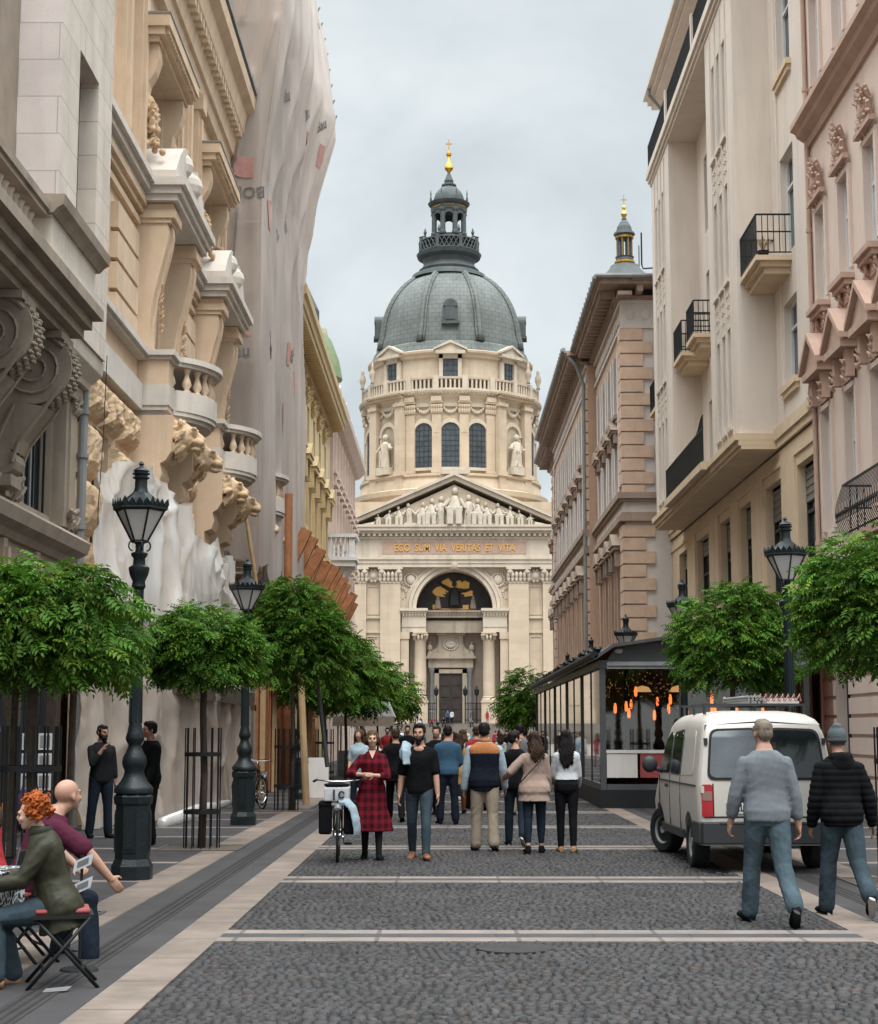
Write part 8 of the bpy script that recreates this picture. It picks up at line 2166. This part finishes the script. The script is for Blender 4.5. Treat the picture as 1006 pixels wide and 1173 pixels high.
for y in (.7, 1.5, 2.3):
    m.box(-.66, .66, y - .02, y + .02, 1.985, 2.015)
    for sx in (-1, 1): m.box(sx * .62 - .015, sx * .62 + .015, y - .02, y + .02, 1.88, 1.985)
m.build('roof_rack', 'bumper', van)
van.location = (3.83, 20.15, 0); van.rotation_euler = (0, 0, R(.8))
ld = thing('roof_load', 'bundle of strapped rods and boards on the roof rack of the white van', 'bundle', (0, 0, 0))
m = MB(); rr = random.Random(3)
for k in range(14): z = 2.03 + .035 * (k % 3); m.tube([(-.05 + .045 * (k // 3) + rr.uniform(-.01, .01), .75, z), (-.05 + .045 * (k // 3), 2.5, z)], .018, 6)
m.build('rods', 'zinc', ld)
m = MB(); m.box(.20, .60, .85, 2.4, 2.02, 2.05); m.box(.22, .58, .9, 2.3, 2.055, 2.085); m.build('board', 'panel_white', ld)
m = MB(); 
for k in range(9): m.tube([(-.02 + .07 * k, .78, 2.04), (.03 + .07 * k, .76, 2.13), (.05 + .07 * k, .80, 2.05)], .012, 5)
m.build('strap', 'print_red', ld); ld.location = (3.83, 20.15, 0); ld.rotation_euler = (0, 0, R(.8))

# ------------------------------------------------------------------ bicycle with panniers
def make_bike(label, loc, rz, group=None, load=True):
    t = thing('bicycle', label, 'bicycle', (0, 0, 0), group)
    for y in (0.0, 1.06):
        f = lambda a, b_, c, y=y: (c, y + a, .345 + b_)

        w = MB(f); w.tube([(.335 * math.cos(a), .335 * math.sin(a), 0) for a in np.linspace(0, 2 * PI, 37)], .019, 8, False); wl = w.build('wheel', 'rubber', t, smooth=True)
        w = MB(f); w.tube([(.31 * math.cos(a), .31 * math.sin(a), 0) for a in np.linspace(0, 2 * PI, 33)], .009, 6, False); w.lathe([(.022, -.04), (.022, .04)], n=8)
        for k in range(20): a = 2 * PI * k / 20; w.tube([(.02 * math.cos(a), .02 * math.sin(a), .025 * (-1) ** k), (.31 * math.cos(a), .31 * math.sin(a), 0)], .0018, 3)
        w.build('rim', 'chrome', wl)
        w = MB(f); w.tube([(.365 * math.cos(a), .365 * math.sin(a), 0) for a in np.linspace(-.3 if y == 0 else .2, PI + (-.2 if y == 0 else .3), 14)], [(.026, .008)] * 14, 6); w.build('mudguard', 'black_plain', t)
    m = MB(); P_ = dict(bb=(0, .60, .29), st=(0, .72, .80), hd=(0, .20, .82), hb=(0, .17, .68), rx=(0, 1.06, .345))
    for a, b_ in (('bb', 'st'), ('bb', 'hb'), ('hb', 'hd'), ('st', 'hd')): m.tube([P_[a], P_[b_]], .018, 8)
    for s in (-.05, .05): m.tube([P_['bb'], (s, 1.06, .345)], .010, 6); m.tube([P_['st'], (s, 1.06, .345)], .009, 6); m.tube([(s * .8, .14, .66), (s, .05, .50), (s, 0, .345)], .011, 6)
    m.tube([(-.03, .15, .67), (.03, .15, .67)], .016, 6); m.build('frame', 'black_plain', t, smooth=True)
    m = MB(); m.tube([(0, .2, .82), (0, .19, 1.0)], .013, 6); m.tube([(-.32, .34, 1.02), (-.27, .24, 1.04), (-.08, .16, 1.02), (.08, .16, 1.02), (.27, .24, 1.04), (.32, .34, 1.02)], .011, 6); hb = m.build('handlebar', 'chrome', t, smooth=True)
    for s in (-1, 1): m = MB(); m.tube([(s * .28, .26, 1.04), (s * .325, .36, 1.02)], .017, 8); m.build('grip', 'rubber', hb)
    m = MB(); m.tube([(0, .72, .80), (0, .74, .93)], .013, 6); m.ell((0, .78, .955), (.075, .13, .03), 12, 7); m.ell((0, .66, .96), (.03, .09, .02), 8, 6); m.build('saddle', 'black_plain', t, smooth=True)
    m = MB()
    for s in (-1, 1): m.tube([(s * .06, .60, .29), (s * .07, .60 + s * .12, .29 - s * .10)], .010, 6)

    cr_ = m.build('crank', 'chrome', t)
    for s in (-1, 1): m = MB(); m.box(*sorted((s * .08, s * .18)), .57 + s * .12, .63 + s * .12, .275 - s * .10, .305 - s * .10); m.build('pedal', 'rubber', cr_)
    m = MB()
    for s in (-.06, .06): m.tube([(s, -.16, .74), (s, .14, .74)], .006, 5); m.tube([(s, 0, .35), (s, -.05, .74)], .006, 5)
    m.box(-.08, .08, -.165, -.15, .73, .76); m.build('rack', 'chrome', t)
    m = MB(); m.lathe([(.0, -.02), (.035, -.01), (.04, .03), (.0, .04)], (0, 0, 0), 10); m.v = [(x, -.19 - z, .70 + y) for x, y, z in m.v]; m.build('headlight', 'chrome', t)
    if load:
        for s in (-1, 1): m = MB(); m.box(*sorted((s * .075, s * .245)), -.16, .17, .36, .74); m.box(*sorted((s * .07, s * .25)), -.17, .18, .70, .78); m.build('pannier', 'black_cloth', t, bevel=.03)
    t.location = loc; t.rotation_euler = (0, 0, rz); return t
make_bike('black bicycle with panniers wheeled along by the woman in the checked dress', (-1.42, 21.75, 0), R(3))
bg_ = thing('white_bag', 'white bag with a black emblem lying on the front rack of the bicycle', 'bag', (0, 0, 0))
m = MB(); m.box(-.17, .15, -.20, .16, .78, .96); m.ell((-.02, 0, .95), (.15, .16, .05), 12, 6); fuse(m, 'sack', 'white_cloth', bg_, .015, 3, cloth(.010, 6, 4))
m = MB(); m.box(-.05, -.028, -.226, -.21, .80, .93); m.tube([(.06 + .035 * math.cos(a), -.222, .865 + .04 * math.sin(a)) for a in np.linspace(.3, 5.6, 12)], .011, 6); m.build('emblem', 'black_plain', bg_); m = MB(); m.box(-.16, .14, -.19, .15, .97, .995); m.ell((-.02, -.02, .985), (.17, .18, .03), 12, 6); m.build('lid', 'black_cloth', bg_); bg_.location = (-1.42, 21.75, 0)
cl_ = thing('pale_scarf', 'pale blue cloth hanging down over the right pannier of the bicycle', 'cloth', (0, 0, 0))
m = MB(); m.tube([(.02, -.19, .80), (.12, -.20, .79), (.20, -.205, .70), (.245, -.20, .55), (.26, -.19, .40), (.25, -.19, .34)], [(.06, .02), (.075, .02), (.08, .024), (.08, .024), (.075, .02), (.06, .01)], 10); fuse(m, 'folded_cloth', 'light_blue', cl_, .012, 2, cloth(.010, 9, 6)); cl_.location = (-1.42, 21.75, 0)
make_bike('dark bicycle parked against the hoarding behind the second lamp', (-4.0, 36.2, 0), R(24), None, False)
make_bike('second parked bicycle half behind the caged trunk of the bushy tree', (-4.25, 38.2, 0), R(160), None, False)

# ------------------------------------------------------------------ seats, tables and wares at the left edge
def folding_chair(label, loc, rz, back=True):
    t = thing('folding_chair', label, 'chair', (0, 0, 0), 'folding chairs at the left edge')
    for s in (-.19, .19):
        m = MB(); m.tube([(s, .22, 0), (s, -.18, .46)] + ([(s, -.26, .86)] if back else []), .013, 7); m.build('leg', 'iron', t, smooth=True); m = MB(); m.tube([(s * .9, -.24, 0), (s * .9, .18, .46)], .013, 7); m.build('leg', 'iron', t, smooth=True)
    m = MB(); m.tube([(-.19, .12, .12), (.19, .12, .12)], .010, 6); m.tube([(-.17, -.14, .12), (.17, -.14, .12)], .010, 6); m.build('stretcher', 'iron', t)
    m = MB(); m.box(-.20, .20, -.20, .20, .45, .475); m.build('seat', 'iron', t); m = MB(); m.box(-.17, .17, -.18, .18, .476, .512); m.build('cushion', 'burgundy', t, bevel=.02); m = MB(); m.box(-.20, .20, -.275, -.255, .66, .84); m.build('backrest', 'iron', t, bevel=.01) if back else None
    t.location = loc; t.rotation_euler = (0, 0, rz)
folding_chair('black folding seat with a red cushion under the woman in the green jacket', (-2.58, 11.34, 0), PI / 2 + .25, False); folding_chair('black folding chair under the bald man in the burgundy polo', (-3.13, 12.5, 0), -PI / 2 + .5); folding_chair('folding chair under the woman in the coral top', (-3.25, 12.2, 0), PI / 2 - .2)
def cafe_table(label, loc):
    t = thing('cafe_table', label, 'table', (0, 0, 0), 'small tables at the left edge')
    m = MB(); m.box(-.34, .34, -.34, .34, .70, .725); m.build('top', 'bark', t)
    m = MB(); m.tube([(0, 0, .03), (0, 0, .70)], .025, 8); m.lathe([(.24, 0), (.23, .025), (.03, .05)], n=20); m.build('pedestal', 'iron', t); t.location = loc
cafe_table('small table under the patterned cloth before the red haired woman', (-3.32, 11.5, 0))
m = MB(); m.box(-.36, .36, -.36, .36, .727, .738)
for sx, sy in ((1, 0), (-1, 0), (0, 1), (0, -1)): m.box(*sorted((sx * .352 - .004 - (.35 if sy else 0), sx * .352 + .004 + (.35 if sy else 0))), *sorted((sy * .352 - .004 - (.345 if sx else 0), sy * .352 + .004 + (.345 if sx else 0))), .44, .7265)
mt = M('cloth_pattern', (0.40, 0.41, 0.42), var=.05); N = mt.node_tree.nodes; L = mt.node_tree.links; vo = N.new('ShaderNodeTexVoronoi'); vo.feature = 'DISTANCE_TO_EDGE'; vo.inputs['Scale'].default_value = 17; tc_ = N.new('ShaderNodeTexCoord'); L.new(tc_.outputs['Object'], vo.inputs['Vector'])
rp_ = N.new('ShaderNodeValToRGB'); rp_.color_ramp.elements[0].position = .05; rp_.color_ramp.elements[0].color = (.45, .46, .47, 1); rp_.color_ramp.elements[1].position = .10; rp_.color_ramp.elements[1].color = (.012, .014, .018, 1); L.new(vo.outputs['Distance'], rp_.inputs[0]); L.new(rp_.outputs[0], N['Principled BSDF'].inputs['Base Color'])
o = m.build('tablecloth', 'cloth_pattern'); o.location = (-3.32, 11.5, 0); tag(o, 'black and white honeycomb patterned cloth over the small table', 'tablecloth')
t = thing('menu_stand', 'small stand of white cards beside the bald man\'s knee', 'card stand', (-2.62, 12.05, 0))
m = MB(); m.tube([(-2.60, 12.0, .0), (-2.60, 12.0, .80)], .012, 6); m.lathe([(.14, 0), (.13, .02), (.02, .03)], (-2.60, 12.0, 0), 14); m.build('pole', 'iron', t)
for z in (.52, .68): m = MB(); m.v = []; m.add([(-2.66, 11.975, z), (-2.53, 11.975, z + .06), (-2.515, 11.975, z + .14), (-2.645, 11.975, z + .08), (-2.66, 11.985, z), (-2.53, 11.985, z + .06), (-2.515, 11.985, z + .14), (-2.645, 11.985, z + .08)], [(0, 1, 2, 3), (7, 6, 5, 4), (0, 4, 5, 1), (1, 5, 6, 2), (2, 6, 7, 3), (3, 7, 4, 0)]); c_ = m.build('card', 'white_cloth', t); k_ = MB(); k_.add([(-2.63, 11.972, z + .035), (-2.55, 11.972, z + .07), (-2.545, 11.972, z + .11), (-2.625, 11.972, z + .075)], [(0, 1, 2, 3)]); k_.build('picture', 'grey_cloth', c_)
m = MB(); m.add([(-2.62, 11.00, .006), (-2.47, 11.03, .012), (-2.45, 11.11, .03), (-2.61, 11.07, .02)], [(0, 1, 2, 3)]); m.add([(-2.62, 11.00, .004), (-2.47, 11.03, .010), (-2.45, 11.11, .028), (-2.61, 11.07, .018)], [(3, 2, 1, 0)]); tag(m.build('paper_scrap', 'grey_cloth'), 'crumpled grey white paper scrap on the paving beside the folding chair', 'litter')
# postcard rack, crates and goods of the shop
t = thing('postcard_rack', 'upright wire rack of black and white postcards before the shop', 'postcard rack', (-4.75, 19.4, 0))
m = MB(); m.tube([(-4.75, 19.4, 0), (-4.75, 19.4, 1.75)], .02, 8); m.lathe([(.25, 0), (.24, .03), (.02, .06)], (-4.75, 19.4, 0), 16)
for z in (.75, .98, 1.21, 1.44): m.box(-4.93, -4.57, 19.34, 19.36, z, z + .012)
m.build('frame', 'iron', t)
for k in range(8):
    x, z = -4.92 + .19 * (k % 2), .77 + .23 * (k // 2); m = MB(); m.box(x, x + .155, 19.325, 19.338, z, z + .19); c_ = m.build('postcard', 'white_cloth', t); m = MB(); m.box(x + .02, x + .135, 19.320, 19.3245, z + .03, z + .165); m.build('picture', 'print_dark', c_)
M('crate_orange', (0.40, 0.13, 0.02), rough=.6)
for k in range(4):
    t = thing('orange_crate', ('lowest', 'second lowest', 'third', 'topmost')[k] + ' orange crate of the stack by the shopfront at the left edge', 'crate', (-4.9, 17.6, .24 * k), 'orange crates stacked by the shop')
    m = MB()
    for s in (0, .11): m.box(-5.22, -4.72, 17.38, 17.40, .24 * k + s + .01, .24 * k + s + .09); m.box(-5.22, -4.72, 17.80, 17.82, .24 * k + s + .01, .24 * k + s + .09); m.box(-5.22, -5.20, 17.40, 17.80, .24 * k + s + .01, .24 * k + s + .09); m.box(-4.74, -4.72, 17.40, 17.80, .24 * k + s + .01, .24 * k + s + .09)
    m.box(-5.2, -4.74, 17.4, 17.8, .24 * k + .005, .24 * k + .02)
    for x in (-5.19, -4.77):
        for y in (17.41, 17.79 - .02): m.box(x, x + .02, y, y + .02, .24 * k + .01, .24 * k + .22)
    m.build('slats', 'crate_orange', t)
m = MB(); m.ell((-4.62, 18.6, .80), (.20, .16, .26), 14, 10); m.tube([(-4.72, 18.55, 1.0), (-4.66, 18.55, 1.2), (-4.56, 18.55, 1.2), (-4.52, 18.55, 1.0)], .015, 6); M('purple_cloth', (0.045, 0.018, 0.055)); o = fuse(m, 'purple_bag', 'purple_cloth', None, .014, 2, cloth(.010, 6, 3)); tag(o, 'purple rucksack hanging below the postcard rack', 'bag')
m = MB(); m.box(-4.72, -4.52, 18.62, 18.66, 0, .56); m.box(-4.85, -4.40, 18.4, 18.8, .52, .56); tag(m.build('display_stool', 'bark'), 'low dark stool that carries the purple rucksack', 'stool')
t = thing('hanging_jacket', 'blue denim jacket hanging above the crates by the shop', 'jacket', (-5.2, 18.2, 1.6))
m = MB(); m.tube([(-5.42, 18.2, 2.18), (-5.2, 18.2, 2.26), (-4.98, 18.2, 2.18)], [.05, .09, .05], 8); m.tube([(-5.2, 18.2, 2.2), (-5.2, 18.2, 1.62)], [(.10, .24), (.10, .22)], 12); m.tube([(-5.4, 18.2, 2.15), (-5.5, 18.2, 1.65)], .06, 8); m.tube([(-5.0, 18.2, 2.15), (-4.92, 18.2, 1.65)], .06, 8); fuse(m, 'garment', 'denim', t, .014, 2, cloth(.014, 6, 2)); m = MB(); m.tube([(-5.9, 18.2, 2.34), (-4.6, 18.2, 2.34)], .015, 6); m.tube([(-5.9, 18.2, 0), (-5.9, 18.2, 2.34)], .015, 6); m.tube([(-4.6, 18.2, 0), (-4.6, 18.2, 2.34)], .015, 6); tag(m.build('clothes_rail', 'iron'), 'black clothes rail carrying the denim jacket at the shop', 'clothes rail')

# ------------------------------------------------------------------ market stall and a sandwich board down the street
t = thing('market_stall', 'white canopied market stall behind the crowd under the left trees', 'stall', (-3.0, 62, 0))
m = MB(); m.box(-4.1, -2.05, 61.2, 63.0, 2.05, 2.18); m.prism([(-4.2, 2.18), (-1.95, 2.18), (-2.2, 2.75), (-3.9, 2.75)], 61.1, 63.1, 1); m.build('canopy', 'white_cloth', t); m = MB(); m.box(-4.2, -1.95, 61.08, 61.1, 1.85, 2.2); m.build('valance', 'khaki', t)
for x in (-4.05, -2.12):
    for y in (61.2, 62.9): m = MB(); m.box(x, x + .06, y, y + .06, 0, 2.05); m.build('post', 'zinc', t)
m = MB(); m.box(-4.0, -2.1, 61.3, 61.9, 0, .95); m.build('counter', 'grey_cloth', t)
t = thing('sandwich_board', 'white folding board standing on the pavement by the plank hoarding', 'sign', (-3.3, 42.6, 0))
for s in (-1, 1): m = MB(); m.prism([(42.6 + s * .25, 0), (42.6 + s * .27, 0), (42.6 + s * .03, 1.0), (42.6 + s * .01, 1.0)], -3.62, -3.02, 0); m.build('board', 'panel_white', t)

# ------------------------------------------------------------------ the crowd towards the basilica
def variant(root, swaps, loc, rz, label, scale=1.0):
    r = dup(root, loc, rz, label, 'people in the distance', scale)
    for o in r.children:
        for key, mt in swaps.items():
            if o.name.split('.')[0] == key: o.material_slots[0].link = 'OBJECT'; o.material_slots[0].material = MATS[mt]
    return r
lo = dict(voxel=.020, hands=False)
b = Body(1.75, 'm', 1.05, legs=WALKA, arms=((-.25, .14, .3), (.3, .14, .35))); mA = person('man in a black coat walking away just left of the bearded man', (-.98, 31.5, 0), .05, b, 'skin', dict(mat='black_cloth', g=.034, t0=-.20, sleeve=.97, sg=.024, name='jacket'), dict(mat='black_cloth', g=.018, cuff=.07), 'black_cloth', hair_short('hair_brown'), group='people in the distance', **lo)
b = Body(1.66, 'f', 1.0, legs=WALKB, arms=((.25, .12, .4), (-.15, .12, .3))); mB = person('woman in a mustard coat with dark hair beyond the blue shirted man', (.22, 34.0, 0), .0, b, 'skin', dict(mat='mustard', g=.03, t0=-.30, sleeve=.97, sg=.022, name='jacket', flare=lambda t: max(0, -t) * .12), dict(mat='brown_leather', g=.012, cuff=.05), 'black_cloth', hair_long('hair_brown', .26, .09), group='people in the distance', **lo)
b = Body(1.76, 'm', 1.1, legs=((.06, .05, .07), (-.04, .06, .07)), arms=((.1, .2, .9, .4), (.15, .2, 1.0, .4))); mC = person('man in a dark blue shirt standing with his back to us by the bearded man', (.0, 30.5, 0), .1, b, 'skin', dict(mat='blue_shirt', g=.022, t0=-.10, sleeve=.9, sg=.018), dict(mat='navy_cloth', g=.02, cuff=.072), 'black_cloth', hair_short('hair_black'), group='people in the distance', **lo)
b = Body(1.70, 'f', 1.0, legs=STAND, arms=((.5, .12, 1.0, .3), (.2, .12, .6, .2))); mD = person('woman in a pale blue tee facing us behind the checked dress', (-1.75, 33.0, 0), PI - .2, b, 'skin', dict(mat='light_blue', g=.02, sleeve=.4, sg=.02), dict(mat='denim_dark', g=.012, cuff=.05), 'white_cloth', hair_long('hair_blond', .16, .07), group='people in the distance', **lo)
b = Body(1.62, 'm', 1.05, sit=.62, lean=.25, legs=((1.4, 1.5, .2), (1.35, 1.5, .25)), arms=((.5, .15, .9, .2), (.5, .15, .9, .2))); mE = person('person in white sitting low on the basilica steps', (-3.6, 213.4, 1.9), PI, b, 'skin', dict(mat='white_cloth', g=.02, sleeve=.5, sg=.02), dict(mat='denim_dark', g=.014, cuff=.06), 'black_cloth', hair_short('hair_brown'), group='people in the distance', **lo)
crowd = [(mC, dict(shirt='grey_cloth', trousers='khaki'), (1.45, 33.5), 0, 'broad man in a grey shirt with a bag strap behind the youth'), (mA, dict(jacket='red_cloth'), (.62, 36.0), .2, 'walker in a dark red top right of the blue shirted man'),
    (mA, dict(jacket='black_cloth', trousers='denim_dark'), (-.22, 33.6), 2.9, 'man in black facing us at the right shoulder of the bearded man'),
    (mD, dict(shirt='white_cloth'), (.38, 41), .3, 'woman in a white tee facing us between the walkers'), (mC, dict(shirt='white_cloth', trousers='denim_mid'), (1.9, 42), .1, 'man in a white shirt past the youth\'s head'),
    (mB, dict(jacket='pink_cloth'), (-1.45, 45), PI, 'woman in a pink coat coming towards us on the left'), (mD, dict(shirt='coral_top'), (-2.4, 47), PI, 'woman in a coral tee by the left tree row'), (mC, dict(shirt='black_cloth'), (-1.2, 50), PI, 'man in a black shirt facing us in mid street'),
    (mA, dict(jacket='grey_cloth', trousers='khaki'), (.9, 52), .1, 'walker in a grey coat and khaki trousers in mid street'), (mB, dict(jacket='white_cloth'), (1.7, 54), .0, 'woman in a white coat walking away in mid street'), (mA, dict(jacket='light_blue', trousers='denim_mid'), (2.45, 57), PI, 'man in a light blue jacket near the pavilion side'),
    (mD, dict(shirt='mustard'), (-.4, 58), PI, 'woman in a mustard tee in mid street'), (mC, dict(shirt='red_cloth'), (-2.2, 61), PI, 'man in a red shirt before the market stall'), (mB, dict(jacket='navy_cloth'), (.3, 64), .1, 'woman in a navy coat far down the street'), (mA, dict(jacket='white_cloth', trousers='denim_mid'), (1.4, 68), .0, 'walker in a white jacket far down the street'),
    (mC, dict(shirt='light_blue', trousers='khaki'), (-1.3, 71), .0, 'man in a pale blue shirt far down the street'), (mA, dict(jacket='black_cloth'), (2.6, 74), PI, 'man in black far down the street on the right'), (mB, dict(jacket='red_cloth'), (-.2, 78), .0, 'woman in a red coat far down the street'), (mD, dict(shirt='white_cloth'), (1.9, 84), PI, 'woman in white near the end of the street'),
    (mA, dict(jacket='blue_shirt'), (-2.6, 88), .0, 'walker in blue near the end of the street'), (mC, dict(shirt='black_cloth'), (.7, 92), PI, 'man in black near the end of the street'), (mB, dict(jacket='beige_jacket'), (3.0, 98), .0, 'woman in a beige coat by the far small tree'), (mA, dict(jacket='grey_cloth'), (-1.6, 104), PI, 'man in grey at the edge of the square'),
    (mC, dict(shirt='white_cloth'), (1.3, 118), PI, 'man in white on the square'), (mB, dict(jacket='black_cloth'), (-3.2, 126), .0, 'woman in black on the left of the square'), (mA, dict(jacket='red_cloth'), (3.8, 133), .0, 'walker in red on the right of the square'), (mD, dict(shirt='light_blue'), (-.8, 141), PI, 'woman in pale blue in the middle of the square'), (mA, dict(jacket='navy_cloth'), (5.2, 150), .0, 'walker in navy on the square before the right column'),
    (mC, dict(shirt='teal_cloth'), (2.6, 160), .0, 'man in a teal shirt on the far square'), (mA, dict(jacket='white_cloth'), (-4.6, 168), PI, 'person in white on the far left of the square'), (mB, dict(jacket='pink_cloth'), (.6, 176), .0, 'woman in pink on the far square')]
for src, sw, (x, y), rz, lab in crowd: variant(src, sw, (x, y, 0), rz, lab, 1 + ((int(x * 100) % 7) - 3) * .012)
for i, (x, z, sw, sit) in enumerate([(-4.3, 2.3, dict(shirt='black_cloth'), 1), (-2.9, 2.3, dict(shirt='red_cloth'), 1), (-2.2, 1.9, dict(shirt='navy_cloth'), 1), (-1.5, 2.3, dict(shirt='black_cloth'), 1), (2.0, 2.3, dict(shirt='grey_cloth'), 1), (5.3, 2.1, dict(shirt='pink_cloth'), 1)]):
    k = round((2.6 - z) / .2); variant(mE, sw, (x + .9, 218 - 1.5 - k * .42 - .1, z - .22), PI + .3 * (i - 2), ('person in black sitting on the steps by the left column', 'person in red sitting on the steps left of the church door', 'person in navy sitting lower on the steps', 'person in black sitting on the steps before the church door', 'person in grey sitting on the steps right of the church door', 'person in pink sitting on the steps by the right column')[i])
for i, (x, src, sw) in enumerate([(-4.9, mC, dict(shirt='grey_cloth')), (-.9, mA, dict(jacket='blue_shirt')), (-.35, mA, dict(jacket='white_cloth')), (4.2, mB, dict(jacket='coral_top'))]): variant(src, sw, (x + .9, 215.5, 2.6), PI * (i % 2), ('person in grey standing at the top of the church steps', 'person in blue standing before the church door', 'person in white standing before the church door', 'person in coral standing at the right column')[i])
